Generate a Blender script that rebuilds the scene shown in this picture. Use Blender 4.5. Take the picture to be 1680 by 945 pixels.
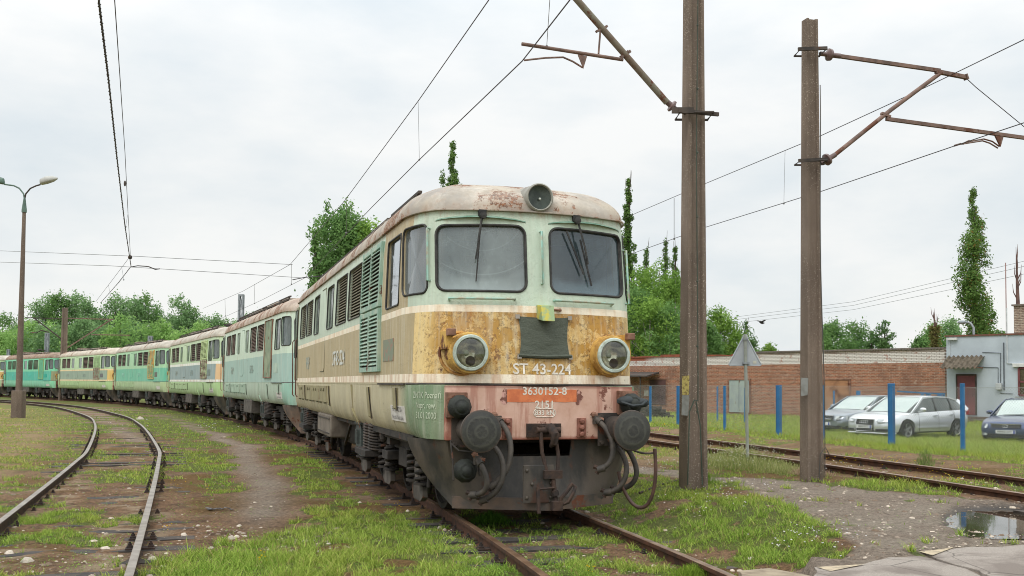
import bpy, bmesh, math, random
import numpy as np
from mathutils import Vector, Matrix
rnd = random.Random(7); NR = np.random.default_rng(11)
rad = math.radians
scn = bpy.context.scene
for o in list(bpy.data.objects): bpy.data.objects.remove(o)

# ------------------------------------------------------------------ camera
FPX, CAMH, PITCH, ROLL = 1600.0, 1.55, rad(2.4), rad(.48)
_f = Vector((0, math.cos(PITCH), math.sin(PITCH))); _r0 = Vector((1, 0, 0)); _u0 = Vector((0, -math.sin(PITCH), math.cos(PITCH)))
_c, _s = math.cos(ROLL), math.sin(ROLL)
_r = _r0*_c + _u0*_s; _u = _u0*_c - _r0*_s
SH = 631-472.5-FPX*math.tan(PITCH)
cam = bpy.data.objects.new('camera', bpy.data.cameras.new('camera')); scn.collection.objects.link(cam)
M = Matrix((_r, _u, -_f)).transposed().to_4x4(); M.translation = (0, 0, CAMH); cam.matrix_world = M
cam.data.sensor_width = 36; cam.data.lens = 36*FPX/1680; cam.data.shift_y = SH/1680
cam.data.clip_start = .1; cam.data.clip_end = 3000
scn.camera = cam
def ray(px, py):
    return _f + _r*((px-840)/FPX) - _u*((py-472.5-SH)/FPX)
def at(px, py, Y):                       # the point at depth Y that the photograph shows at (px, py)
    d = ray(px, py); k = Y/d.y
    return Vector((d.x*k, Y, CAMH+d.z*k))
def on_z(px, py, z):
    d = ray(px, py); k = (z-CAMH)/d.z
    return Vector((d.x*k, d.y*k, z))
def on_plane(px, py, P, D):              # the vertical plane through P along D
    d = ray(px, py); n = Vector((-D[1], D[0], 0)); k = (Vector((P[0], P[1], 0)).dot(n))/Vector((d.x, d.y, 0)).dot(n)
    return Vector((d.x*k, d.y*k, CAMH+d.z*k))
def pj(x, y, z):                         # arrays -> pixel
    v = (x, y, z-CAMH)
    dd = v[0]*_f.x+v[1]*_f.y+v[2]*_f.z
    return 840+FPX*(v[0]*_r.x+v[1]*_r.y+v[2]*_r.z)/dd, 472.5+SH-FPX*(v[0]*_u.x+v[1]*_u.y+v[2]*_u.z)/dd, dd

# ------------------------------------------------------------------ sky, sun, exposure
SUN_EL, SUN_AZ = rad(52), rad(205)       # azimuth clockwise from +Y
w = bpy.data.worlds.new('World'); scn.world = w; w.use_nodes = True
nt = w.node_tree; nt.nodes.clear()
def wn(t, **k):
    n = nt.nodes.new(t)
    for a, b in k.items(): setattr(n, a, b)
    return n
out = wn('ShaderNodeOutputWorld'); bg = wn('ShaderNodeBackground'); bg.inputs[1].default_value = .1
sky = wn('ShaderNodeTexSky', sky_type='NISHITA', sun_disc=False, sun_elevation=SUN_EL, sun_rotation=SUN_AZ)
tc = wn('ShaderNodeTexCoord'); sep = wn('ShaderNodeSeparateXYZ'); nt.links.new(tc.outputs['Generated'], sep.inputs[0])
rp = wn('ShaderNodeValToRGB'); nt.links.new(sep.outputs[2], rp.inputs[0])
rp.color_ramp.interpolation = 'B_SPLINE'
els = rp.color_ramp.elements
els[0].position = 0; els[0].color = (.415, .415, .412, 1)
els[1].position = 1; els[1].color = (1, 1, 1, 1)
e = els.new(.12); e.color = (.43, .43, .43, 1)
e = els.new(.42); e.color = (.44, .445, .455, 1)
e = els.new(.65); e.color = (.9, .9, .92, 1)
mp = wn('ShaderNodeMapping'); nt.links.new(tc.outputs['Generated'], mp.inputs[0]); mp.inputs['Scale'].default_value = (1, 1, 2.6)
ns = wn('ShaderNodeTexNoise'); nt.links.new(mp.outputs[0], ns.inputs['Vector']); ns.inputs['Scale'].default_value = 2.6; ns.inputs['Detail'].default_value = 6; ns.inputs['Roughness'].default_value = .55
r2 = wn('ShaderNodeValToRGB'); nt.links.new(ns.outputs[0], r2.inputs[0])
r2.color_ramp.elements[0].position = .36; r2.color_ramp.elements[0].color = (.79, .85, .885, 1)
r2.color_ramp.elements[1].position = .60; r2.color_ramp.elements[1].color = (1.0, 1.0, .985, 1)
mm = wn('ShaderNodeMixRGB', blend_type='MULTIPLY'); mm.inputs[0].default_value = 1
nt.links.new(rp.outputs[0], mm.inputs[1]); nt.links.new(r2.outputs[0], mm.inputs[2])
m2 = wn('ShaderNodeMixRGB', blend_type='MULTIPLY'); m2.inputs[0].default_value = 1; nt.links.new(mm.outputs[0], m2.inputs[1]); m2.inputs[2].default_value = (22.3, 22.4, 22.3, 1)
m3 = wn('ShaderNodeMixRGB'); m3.inputs[0].default_value = .96; nt.links.new(sky.outputs[0], m3.inputs[1]); nt.links.new(m2.outputs[0], m3.inputs[2])
nt.links.new(m3.outputs[0], bg.inputs[0]); nt.links.new(bg.outputs[0], out.inputs[0])
sl = bpy.data.lights.new('sun', 'SUN'); sl.energy = 1.1; sl.angle = rad(28); sl.color = (1, .965, .91)
so = bpy.data.objects.new('sun', sl); scn.collection.objects.link(so)
sd = Vector((math.sin(SUN_AZ)*math.cos(SUN_EL), math.cos(SUN_AZ)*math.cos(SUN_EL), math.sin(SUN_EL)))
so.rotation_euler = sd.to_track_quat('Z', 'Y').to_euler()
scn.view_settings.view_transform = 'Standard'; scn.view_settings.look = 'None'; scn.view_settings.gamma = 1; scn.view_settings.exposure = .0
scn.render.engine = 'CYCLES'; scn.cycles.max_bounces = 6; scn.cycles.transparent_max_bounces = 6; scn.cycles.filter_width = 1.0
try: scn.cycles.use_denoising = True
except Exception: pass

# ------------------------------------------------------------------ node materials
def L(r, g, b, k=1.0):                   # sRGB 0..255 -> linear
    f = lambda c: (c/255/12.92 if c/255 <= .04045 else ((c/255+.055)/1.055)**2.4)*k
    return (f(r), f(g), f(b), 1)
class G:
    def __init__(s, name):
        s.m = bpy.data.materials.new(name); s.m.use_nodes = True; s.t = s.m.node_tree; s.t.nodes.clear()
        s.o = s.t.nodes.new('ShaderNodeOutputMaterial'); s.tc = s.t.nodes.new('ShaderNodeTexCoord'); s.p = s.tc.outputs['Object']
    def put(s, sock, v):
        if v is None: return
        if isinstance(v, bpy.types.NodeSocket): s.t.links.new(v, sock)
        elif isinstance(v, (tuple, list)) and len(v) == 3 and sock.type == 'RGBA': sock.default_value = (*v, 1)
        else: sock.default_value = v
    def n(s, t, ins=None, **k):
        n = s.t.nodes.new(t)
        for a, b in k.items(): setattr(n, a, b)
        for a, b in (ins or {}).items(): s.put(n.inputs[a], b)
        return n
    def math(s, op, a, b=0, c=0):
        n = s.n('ShaderNodeMath', {0: a, 1: b, 2: c}, operation=op); return n.outputs[0]
    def mul(s, a, b): return s.math('MULTIPLY', a, b)
    def add(s, a, b): return s.math('ADD', a, b)
    def sub(s, a, b): return s.math('SUBTRACT', a, b)
    def inv(s, a): return s.math('SUBTRACT', 1, a)
    def mx(s, a, b): return s.math('MAXIMUM', a, b)
    def mix(s, f, a, b, bt='MIX'):
        n = s.n('ShaderNodeMixRGB', {0: f, 1: a, 2: b}, blend_type=bt); return n.outputs[0]
    def st(s, x, lo, hi, smooth=False):  # 0 below lo, 1 above hi
        n = s.n('ShaderNodeMapRange', {'Value': x, 'From Min': lo, 'From Max': hi}, clamp=True)
        if smooth: n.interpolation_type = 'SMOOTHSTEP'
        return n.outputs[0]
    def band(s, x, a, b, e=.004): return s.mul(s.st(x, a-e, a+e), s.inv(s.st(x, b-e, b+e)))
    def map(s, sc=(1, 1, 1), loc=(0, 0, 0)): return s.n('ShaderNodeMapping', {'Vector': s.p, 'Scale': sc, 'Location': loc}).outputs[0]
    def noise(s, scale=1, detail=4, rough=.55, sc=None, loc=(0, 0, 0), dist=0):
        v = s.map(sc or (1, 1, 1), loc)
        return s.n('ShaderNodeTexNoise', {'Vector': v, 'Scale': scale, 'Detail': detail, 'Roughness': rough, 'Distortion': dist}).outputs[0]
    def vor(s, scale=1, sc=None, feature='F1', out='Distance'):
        return s.n('ShaderNodeTexVoronoi', {'Vector': s.map(sc or (1, 1, 1)), 'Scale': scale}, feature=feature).outputs[out]
    def xyz(s, v=None): return s.n('ShaderNodeSeparateXYZ', {0: v or s.p}).outputs
    def attr(s, nm): return s.n('ShaderNodeAttribute', attribute_name=nm)
    def bump(s, h, strength=.3, dist=.01): return s.n('ShaderNodeBump', {'Height': h, 'Strength': strength, 'Distance': dist}).outputs[0]
    def fin(s, col, rough=.6, metal=0, normal=None, spec=.5, alpha=None):
        b = s.n('ShaderNodeBsdfPrincipled', {'Base Color': col, 'Roughness': rough, 'Metallic': metal, 'Specular IOR Level': spec})
        if normal is not None: s.put(b.inputs['Normal'], normal)
        s.b = b; s.t.links.new(b.outputs[0], s.o.inputs[0]); return s.m
MATS = {}
def pm(name, c, rough=.6, c2=None, scale=3, lo=.4, hi=.65, metal=0, bump=0, bscale=40, rust=0, rcol=None, rscale=2.5, spec=.5, stretch=(1, 1, 1)):
    if name in MATS: return MATS[name]
    g = G(name); n = g.noise(scale, 5, .6, stretch)
    c2 = c2 or tuple(x*.72 for x in c[:3])
    col = g.mix(g.st(n, lo, hi), c, c2); ro = rough
    if rust:
        rn = g.noise(rscale, 9, .68, stretch, (3, 1, 7)); f = g.st(rn, .66-rust*.2, .70-rust*.2)
        col = g.mix(f, col, g.mix(g.noise(25, 3), rcol or L(120, 66, 40), L(70, 42, 30)))
    nm = g.bump(g.noise(bscale, 4), bump, .01) if bump else None
    MATS[name] = g.fin(col, ro, metal, nm, spec); return MATS[name]

# ------------------------------------------------------------------ mesh helpers
C = scn.collection
class MB:
    def __init__(s): s.v = []; s.f = []; s.mi = []; s.cur = 0
    def add(s, vs, fs, M=None):
        k = len(s.v)
        s.v += [tuple(M @ Vector(q)) if M else tuple(q) for q in vs]
        s.f += [tuple(i+k for i in f) for f in fs]; s.mi += [s.cur]*len(fs); return s
    def box(s, x0, x1, y0, y1, z0, z1, M=None):
        v = [(x, y, z) for z in (z0, z1) for y in (y0, y1) for x in (x0, x1)]
        return s.add(v, [(0, 2, 3, 1), (4, 5, 7, 6), (0, 1, 5, 4), (2, 6, 7, 3), (0, 4, 6, 2), (1, 3, 7, 5)], M)
    def bar(s, p, q, w, h=None, up=(0, 0, 1), w2=None, h2=None):
        p, q = Vector(p), Vector(q); h = h or w; d = (q-p).normalized(); u = Vector(up)
        if abs(d.dot(u)) > .98: u = Vector((0, 1, 0))
        a = d.cross(u).normalized(); b = a.cross(d)
        w2 = w2 or w; h2 = h2 or h
        v = [p+a*x*w/2+b*y*h/2 for x, y in ((-1, -1), (1, -1), (1, 1), (-1, 1))]+[q+a*x*w2/2+b*y*h2/2 for x, y in ((-1, -1), (1, -1), (1, 1), (-1, 1))]
        return s.add(v, [(3, 2, 1, 0), (4, 5, 6, 7), (0, 1, 5, 4), (1, 2, 6, 5), (2, 3, 7, 6), (3, 0, 4, 7)])
    def tube(s, pts, r, n=8, closed=False, cap=True):
        pts = [Vector(p) for p in pts]; m = len(pts); rs = r if isinstance(r, (list, tuple)) else [r]*m
        rings = []; prev = None
        for i, p in enumerate(pts):
            a = pts[(i-1) % m] if (closed or i > 0) else p; b = pts[(i+1) % m] if (closed or i < m-1) else p
            d = (b-a)
            d = d.normalized() if d.length > 1e-9 else Vector((0, 0, 1))
            if prev is None:
                u = Vector((0, 0, 1)) if abs(d.z) < .9 else Vector((1, 0, 0)); x = d.cross(u).normalized()
            else:
                x = prev-d*prev.dot(d); x = x.normalized() if x.length > 1e-6 else d.orthogonal().normalized()
            prev = x; y = d.cross(x)
            rings.append([p+(x*math.cos(2*math.pi*k/n)+y*math.sin(2*math.pi*k/n))*rs[i] for k in range(n)])
        vs = [q for rg in rings for q in rg]; fs = []
        for i in range(m if closed else m-1):
            for k in range(n):
                a = i*n+k; b = i*n+(k+1) % n; c = ((i+1) % m)*n+(k+1) % n; d = ((i+1) % m)*n+k
                fs.append((a, b, c, d))
        if cap and not closed: fs += [tuple(range(n))[::-1], tuple((m-1)*n+k for k in range(n))]
        return s.add(vs, fs)
    def lathe(s, prof, M=None, n=24, cap=True):      # prof (r, z) about local z
        vs = [(r*math.cos(2*math.pi*k/n), r*math.sin(2*math.pi*k/n), z) for r, z in prof for k in range(n)]
        fs = [(i*n+k, i*n+(k+1) % n, (i+1)*n+(k+1) % n, (i+1)*n+k) for i in range(len(prof)-1) for k in range(n)]
        if cap: fs += [tuple(range(n))[::-1], tuple((len(prof)-1)*n+k for k in range(n))]
        return s.add(vs, fs, M)
    def prism(s, a, b):                  # two rings of equal length
        n = len(a); return s.add(list(a)+list(b), [tuple(range(n))[::-1], tuple(range(n, 2*n))]+[(i, (i+1) % n, n+(i+1) % n, n+i) for i in range(n)])
    def quad(s, *p): return s.add(p, [tuple(range(len(p)))])
    def sphere(s, c, r, n=10, m=6, sc=(1, 1, 1)):
        vs = []; c = Vector(c)
        for j in range(m+1):
            a = math.pi*j/m
            for i in range(n):
                b = 2*math.pi*i/n; vs.append(c+Vector((math.sin(a)*math.cos(b)*r*sc[0], math.sin(a)*math.sin(b)*r*sc[1], math.cos(a)*r*sc[2])))
        return s.add(vs, [(j*n+i, (j+1)*n+i, (j+1)*n+(i+1) % n, j*n+(i+1) % n) for j in range(m) for i in range(n)])
    def mesh(s, name, mats, smooth=None):
        me = bpy.data.meshes.new(name); me.from_pydata([tuple(v) for v in s.v], [], s.f)
        for m in (mats if isinstance(mats, (list, tuple)) else [mats]): me.materials.append(m)
        if any(s.mi): me.polygons.foreach_set('material_index', s.mi)
        if smooth:
            bm = bmesh.new(); bm.from_mesh(me); bmesh.ops.recalc_face_normals(bm, faces=bm.faces)
            for f in bm.faces: f.smooth = True
            for ed in bm.edges:
                if len(ed.link_faces) == 2 and ed.calc_face_angle(0) > rad(smooth): ed.smooth = False
            bm.to_mesh(me); bm.free()
        else:
            bm = bmesh.new(); bm.from_mesh(me); bmesh.ops.recalc_face_normals(bm, faces=bm.faces); bm.to_mesh(me); bm.free()
        me.update(); return me
    def build(s, name, mats, parent=None, smooth=None, bevel=0):
        o = bpy.data.objects.new(name, s.mesh(name, mats, smooth)); C.objects.link(o)
        if parent is not None: o.parent = parent
        if bevel:
            b = o.modifiers.new('bevel', 'BEVEL'); b.width = bevel; b.segments = 2; b.limit_method = 'ANGLE'
        return o
def tag(o, label=None, cat=None, group=None, kind=None):
    for k, v in (('label', label), ('category', cat), ('group', group), ('kind', kind)):
        if v: o[k] = v
    return o
def empty(name, loc=(0, 0, 0), rz=0, label=None, cat=None, group=None, kind=None):
    o = bpy.data.objects.new(name, None); C.objects.link(o); o.location = loc; o.rotation_euler = (0, 0, rz); o.empty_display_size = .2
    return tag(o, label, cat, group, kind)
def raw(name, V, F, mat, attrs=None, smooth=False):     # numpy mesh, F (n,k)
    me = bpy.data.meshes.new(name); k = F.shape[1]
    me.vertices.add(len(V)); me.vertices.foreach_set('co', np.ascontiguousarray(V, dtype=np.float32).ravel())
    me.loops.add(F.size); me.loops.foreach_set('vertex_index', np.ascontiguousarray(F, dtype=np.int32).ravel())
    me.polygons.add(len(F)); me.polygons.foreach_set('loop_start', np.arange(0, F.size, k, dtype=np.int32))
    me.update(calc_edges=True)
    if smooth: me.polygons.foreach_set('use_smooth', np.ones(len(F), dtype=bool))
    for nm, a in (attrs or {}).items():
        at_ = me.color_attributes.new(nm, 'FLOAT_COLOR', 'POINT'); a4 = np.ones((len(V), 4), dtype=np.float32); a4[:, :a.shape[1]] = a
        at_.data.foreach_set('color', a4.ravel())
    me.materials.append(mat); return me
def rawobj(name, V, F, mat, attrs=None, smooth=False, parent=None):
    o = bpy.data.objects.new(name, raw(name, V, F, mat, attrs, smooth)); C.objects.link(o)
    if parent is not None: o.parent = parent
    return o
def copy_tree(o, parent=None):
    c = o.copy(); C.objects.link(c); c.parent = parent
    for ch in list(o.children): copy_tree(ch, c)
    return c
def text(s, size, mat, fn, name='lettering', parent=None, sx=1.0, extrude=.0, bold=.0):
    cu = bpy.data.curves.new('t', 'FONT'); cu.body = s; cu.size = size; cu.align_x = 'CENTER'; cu.align_y = 'CENTER'; cu.offset = bold; cu.resolution_u = 3
    ob = bpy.data.objects.new('t', cu); C.objects.link(ob); dg = bpy.context.evaluated_depsgraph_get(); dg.update()
    me = bpy.data.meshes.new_from_object(ob.evaluated_get(dg)); bpy.data.objects.remove(ob); bpy.data.curves.remove(cu)
    for v in me.vertices: v.co = fn(v.co.x*sx, v.co.y)
    me.materials.clear(); me.materials.append(mat); me.name = name
    o = bpy.data.objects.new(name, me); C.objects.link(o)
    if parent is not None: o.parent = parent
    return o
def rrect(x0, x1, y0, y1, r, n=5):
    p = []
    for cx, cy, a0 in ((x1-r, y1-r, 0), (x0+r, y1-r, 90), (x0+r, y0+r, 180), (x1-r, y0+r, 270)):
        for i in range(n+1):
            a = rad(a0+90*i/n); p.append((cx+r*math.cos(a), cy+r*math.sin(a)))
    return p
def dense(p, step):
    q = []
    for i, a in enumerate(p):
        b = p[(i+1) % len(p)]; d = math.hypot(b[0]-a[0], b[1]-a[1]); k = max(1, int(d/step))
        q += [(a[0]+(b[0]-a[0])*j/k, a[1]+(b[1]-a[1])*j/k) for j in range(k)]
    return q
def catmull(P, step=.5):
    P = [np.array(p, float) for p in P]; P = [2*P[0]-P[1]]+P+[2*P[-1]-P[-2]]; out = []
    for i in range(1, len(P)-2):
        a, b, c, d = P[i-1:i+3]; n = max(2, int(np.linalg.norm(c-b)/step))
        for k in range(n):
            t = k/n; out.append(.5*((2*b)+(-a+c)*t+(2*a-5*b+4*c-d)*t*t+(-a+3*b-3*c+d)*t**3))
    out.append(P[-2]); return np.array(out)
# value noise
def _h(ix, iy, seed):
    n = (ix*374761393+iy*668265263+seed*974634777) & 0xffffffff
    n = ((n ^ (n >> 13))*1274126177) & 0xffffffff
    return ((n ^ (n >> 16)) & 0xffff)/65535.0
def vnoise(x, y, seed=0):
    ix = np.floor(x).astype(np.int64); iy = np.floor(y).astype(np.int64); fx = x-ix; fy = y-iy
    fx = fx*fx*(3-2*fx); fy = fy*fy*(3-2*fy)
    a = _h(ix, iy, seed); b = _h(ix+1, iy, seed); c = _h(ix, iy+1, seed); d = _h(ix+1, iy+1, seed)
    return (a*(1-fx)+b*fx)*(1-fy)+(c*(1-fx)+d*fx)*fy
def fbm(x, y, s=1.0, o=4, seed=0):
    t = 0; a = .5; tot = 0
    for i in range(o): t = t+a*vnoise(x*s, y*s, seed+i); tot += a; a *= .5; s *= 2.03
    return t/tot
def ss(x, a, b):
    t = np.clip((x-a)/(b-a), 0, 1); return t*t*(3-2*t)

# ------------------------------------------------------------------ where the trains and tracks lie
CH = [((.333, 11.21), 17.65), ((-4.86, 27.33), 23.0), ((-11.52, 42.91), 26.95), ((-19.24, 57.98), 32.35), ((-28.36, 72.26), 37.85), ((-38.78, 85.6), 41.9), ((-50.1, 98.2), 46.5)]
def tpt(k, t, v=0):
    (x, y), h = CH[k]; h = rad(h); return (x-math.sin(h)*t+math.cos(h)*v, y+math.cos(h)*t+math.sin(h)*v)
MAIN = catmull([(3.4, -6), (2.45, 1.0), (1.07, 7.95)]+[tpt(k, t) for k in range(7) for t in (3.35, 12.35)]+[(-75, 120), (-110, 145), (-160, 170)])
LEFT = catmull([(.4, -6), (-1.5, .5), (-3.77, 7.65), (-7.4, 18.33), (-9.39, 23.7), (-14.38, 35.7), (-19.17, 45.7), (-28.0, 61.0), (-38, 74), (-49, 85), (-70, 101), (-110, 123)])
RIGHT = catmull([(11.2, -6), (9.9, 0), (8.15, 8.3), (7.1, 12.4), (6.04, 16.7), (4.09, 23.6), (1.8, 31.5), (-1, 40), (-6, 53), (-14, 69), (-25, 84)])
def side_dist(x, y, P):                  # signed lateral distance, + to the right of the line
    x = np.asarray(x, float); y = np.asarray(y, float); best = np.full(x.shape, 1e9); sg = np.zeros(x.shape)
    Q = np.concatenate([P[::4], P[-1:]])
    for i in range(len(Q)-1):
        a = Q[i]; d = Q[i+1]-a; l2 = d@d; t = np.clip(((x-a[0])*d[0]+(y-a[1])*d[1])/l2, 0, 1)
        ex = x-a[0]-t*d[0]; ey = y-a[1]-t*d[1]; q = ex*ex+ey*ey; m = q < best
        best = np.where(m, q, best); sg = np.where(m, np.sign(ex*d[1]-ey*d[0]), sg)
    return np.sqrt(best)*sg
def zg0(x, y, dm, dr):
    z = -.13+.26*ss(dm, 1.15, 2.6)*(1-ss(y, 34, 60))
    z = z-.16*ss(dr, 3.5, 13)*(1-ss(y, 34, 60))
    return z
def zg(x, y, dm=None, dr=None, dl=None):
    x = np.asarray(x, float); y = np.asarray(y, float)
    if dm is None: dm = side_dist(x, y, MAIN); dr = side_dist(x, y, RIGHT)
    z = zg0(x, y, dm, dr)
    near = 1-ss(y, 45, 90)
    z = z+(fbm(x, y, .7, 3, 5)-.5)*.07*near+(fbm(x, y, 4, 3, 9)-.5)*.035*near
    z = z+.05*np.exp(-((dr-3.1)/.5)**2)*(y < 40)
    z = z+.03*np.exp(-((dm+2.0)/.45)**2)*(y < 40)
    return z
def gz(x, y): return float(zg(np.array([x]), np.array([y]))[0])
def gpt(px, py):                          # ground point seen at a pixel
    z = -.1
    for _ in range(4): p = on_z(px, py, z); z = gz(p.x, p.y)
    return Vector((p.x, p.y, z))
def gptv(px, py):
    px, py = np.asarray(px, float), np.asarray(py, float); R0, U0, F0 = np.array(_r), np.array(_u), np.array(_f)
    D = F0[None]+R0[None]*((px-840)/FPX)[:, None]-U0[None]*((py-472.5-SH)/FPX)[:, None]; z = np.full(len(px), -.05)
    for _ in range(4): k = (z-CAMH)/D[:, 2]; x, y = D[:, 0]*k, D[:, 1]*k; z = zg(x, y)
    return x, y, z
# ------------------------------------------------------------------ ground
def poly_sd(px, py, poly):               # >0 inside (pixels)
    ins = np.zeros(px.shape, bool); best = np.full(px.shape, 1e9); n = len(poly)
    for i in range(n):
        x0, y0 = poly[i]; x1, y1 = poly[(i+1) % n]
        c = ((y0 > py) != (y1 > py)) & (px < (x1-x0)*(py-y0)/((y1-y0) or 1e-9)+x0); ins ^= c
        dx, dy = x1-x0, y1-y0; t = np.clip(((px-x0)*dx+(py-y0)*dy)/(dx*dx+dy*dy), 0, 1)
        best = np.minimum(best, np.hypot(px-x0-t*dx, (py-y0-t*dy)*1.8))
    return np.where(ins, best, -best)
GRAVEL = [(1030, 762), (1160, 778), (1330, 792), (1440, 806), (1590, 818), (1800, 832), (1900, 1000), (1330, 1000), (1215, 960), (1290, 935), (1370, 922), (1405, 893), (1330, 850), (1240, 805), (1170, 792), (1030, 776)]
def zones(x, y, dm, dl, dr):
    """grass, gravel, moss, dry and sand amounts of the ground at (x, y)"""
    z = zg0(x, y, dm, dr); yy = np.maximum(y, 2.0); px, py, _ = pj(x, yy, z)
    n1 = fbm(x, y, .9, 4, 21); n2 = fbm(x, y, 3.6, 4, 33); n3 = fbm(x, y, .35, 3, 44)
    g = .42+(n1-.5)*2.0+(n2-.5)*2.4
    def bump(cx, cy, rx, ry, wgt):
        return wgt*np.exp(-(((px-cx)/rx)**2+((py-cy)/ry)**2))
    ok = (y > 3)
    g = g+.16*np.clip(fbm(x, y, 7.5, 2, 13)-.5, -.5, .5)*4*(y < 22)
    add = 0
    for b in [(400, 945, 180, 36, 1.1), (650, 880, 110, 34, .5), (760, 935, 150, 28, .6), (555, 850, 50, 18, .6), (500, 780, 60, 25, .7), (650, 745, 60, 22, .6), (700, 800, 80, 18, .4),
              (1200, 850, 150, 50, .45), (1290, 890, 120, 45, .8), (960, 925, 130, 26, .7), (880, 880, 60, 10, .6),
              (110, 845, 60, 14, .8), (100, 880, 60, 14, .8), (210, 790, 60, 18, .6), (150, 735, 80, 18, .3), (330, 740, 60, 26, .5), (400, 790, 70, 25, .35), (300, 690, 120, 18, .5),
              (1500, 800, 180, 9, .9), (1100, 800, 60, 14, .5), (860, 855, 60, 14, .5),
              (370, 830, 110, 34, -.9), (330, 880, 60, 25, -.6), (60, 915, 160, 22, -.9), (150, 820, 90, 12, -.4), (560, 905, 70, 14, -.4), (450, 800, 50, 40, -.5), (1060, 790, 70, 12, -.6), (1190, 845, 30, 12, -.4), (880, 780, 120, 30, -.5),
              (690, 850, 60, 18, -.3), (600, 770, 40, 25, -.4)]:
        add = add+bump(*b)
    g = g+np.where(ok, add, 0)
    path = np.exp(-((dm+2.75+.35*(n3-.5)*2)/(.30))**2)*(y > 11)*(1-ss(y, 58, 70))*ss(y, 10.5, 13)
    path2 = np.exp(-((px-(140+(py-670)*1.6))/20)**2)*((py > 665) & (py < 725))*.8*ok
    ball = np.exp(-((np.abs(dm)-.2)/1.15)**4)*(1-ss(y, 4, 9)*0)
    g = g-path*1.4-path2-.45*np.exp(-((dm)/1.25)**6)*ss(y, 11, 13)-.35*np.exp(-(dl/1.3)**6)-.75*np.exp(-((dr)/1.25)**6)
    gs = poly_sd(px+(n2-.5)*40, py+(n1-.5)*16, GRAVEL); gr = np.where(ok, ss(gs, -3, 5), 0)
    far = ss(y, 26, 40)
    g = g+far*.5
    lot = ss(dr, 3.6, 4.6)*(x > 2); bank = np.exp(-((dr-3.0)/.7)**2)
    g = g+lot*.9-bank*.5
    g = g*(1-gr)+gr*((n2-.5)*2.0-.02)
    grass = np.clip(ss(g, .38, .58), 0, 1)
    gravel = np.clip(np.maximum(gr, path*.9+path2), 0, 1)
    moss = ss(fbm(x, y, 1.1, 4, 77)+.25*np.exp(-((dm+1.9)/.5)**2)+np.where(ok, bump(400, 830, 120, 40, .2)+bump(1190, 850, 50, 25, .3), 0), .5, .66)*(1-gravel)
    dry = np.clip(ss(-dl, 1.0, 2.4)*(.35+.9*(n3))+lot*.25+bank*.3+np.where(ok, bump(1110, 750, 90, 14, .9)+bump(1250, 762, 70, 12, .6), 0), 0, 1)
    sand = np.exp(-((np.abs(dl)-.62)/.42)**4)*ss(n2, .52, .62)*(y < 26)
    return grass, gravel, moss, dry, sand, px, py
def axis(lo, hi, a, b, d, gr=1.12):
    v = list(np.arange(a, b, d)); s = d; x = v[-1]
    while x < hi: s *= gr; x += s; v.append(x)
    s = d; x = a; pre = []
    while x > lo: s *= gr; x -= s; pre.append(x)
    return np.array(pre[::-1]+v)
xs = axis(-900, 900, -9, 12, .085); ys = axis(-60, 1500, 5.5, 27, .085, 1.07)
GX, GY = np.meshgrid(xs, ys); gx = GX.ravel(); gy = GY.ravel()
dm = side_dist(gx, gy, MAIN); dl = side_dist(gx, gy, LEFT); dr = side_dist(gx, gy, RIGHT)
gzv = zg(gx, gy, dm, dr)
PUD = [(1556, 846), (1575, 838), (1640, 834), (1760, 836), (1800, 872), (1690, 874), (1625, 873), (1585, 865)]
gr_, gv_, mo_, dr_, sa_, gpx, gpy = zones(gx, gy, dm, dl, dr)
pud = np.where(gy > 3, ss(poly_sd(gpx+(fbm(gx, gy, 5, 3, 90)-.5)*26, gpy+(fbm(gx, gy, 4, 3, 91)-.5)*8, PUD), -22, 2), 0)
pz0 = .085
gzv = gzv*(1-pud)+(pz0-.03)*pud
slb = np.where(gy > 3, ss(poly_sd(gpx, gpy, [(1330, 934), (1421, 926), (1497, 905), (1573, 897), (1800, 887), (2100, 880), (2200, 1150), (1360, 1150)]), -16, 4), 0); gzv = gzv*(1-slb)+.074*slb
nx, ny = len(xs), len(ys)
I = (np.arange(ny-1)[:, None]*nx+np.arange(nx-1)[None, :]).ravel()
F = np.stack([I, I+1, I+nx+1, I+nx], 1)
g = G('ground')
z1 = g.n('ShaderNodeSeparateColor', {0: g.attr('za').outputs['Color']}).outputs; z2 = g.n('ShaderNodeSeparateColor', {0: g.attr('zb').outputs['Color']}).outputs
fine = g.noise(22, 8, .7); mid = g.noise(4, 6, .6); big = g.noise(.7, 5, .6); pebn = g.vor(26, out='Distance'); pebc = g.vor(26, out='Color')
vf = g.noise(75, 5, .75); fine = g.add(g.mul(fine, .6), g.mul(vf, .4)); dirt = g.mix(g.st(fine, .36, .64), L(64, 46, 33), L(174, 138, 106)); dirt = g.mix(g.mul(g.st(mid, .48, .62), .7), dirt, g.mix(g.st(fine, .4, .6), L(58, 44, 36), L(104, 82, 66)))
dirt = g.mix(g.mul(g.st(big, .5, .65), .5), dirt, g.mix(g.st(fine, .4, .6), L(118, 98, 80), L(168, 146, 124)))
mossc = g.mix(g.st(fine, .38, .62), L(72, 56, 26), L(136, 106, 58)); col = g.mix(g.mul(z1[2], .75), dirt, mossc)
grv = g.mix(g.st(fine, .38, .62), L(104, 92, 80), L(176, 160, 144)); grv = g.mix(g.mul(g.st(mid, .46, .64), .45), grv, g.mix(g.st(fine, .4, .6), L(92, 78, 66), L(140, 122, 104))); grv = g.mix(g.mul(g.st(big, .48, .6), .6), grv, g.mix(g.st(fine, .4, .6), L(128, 116, 102), L(176, 166, 150)))
sp = g.inv(g.st(pebn, .12, .2)); pc = g.n('ShaderNodeSeparateColor', {0: pebc}).outputs[0]
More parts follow.
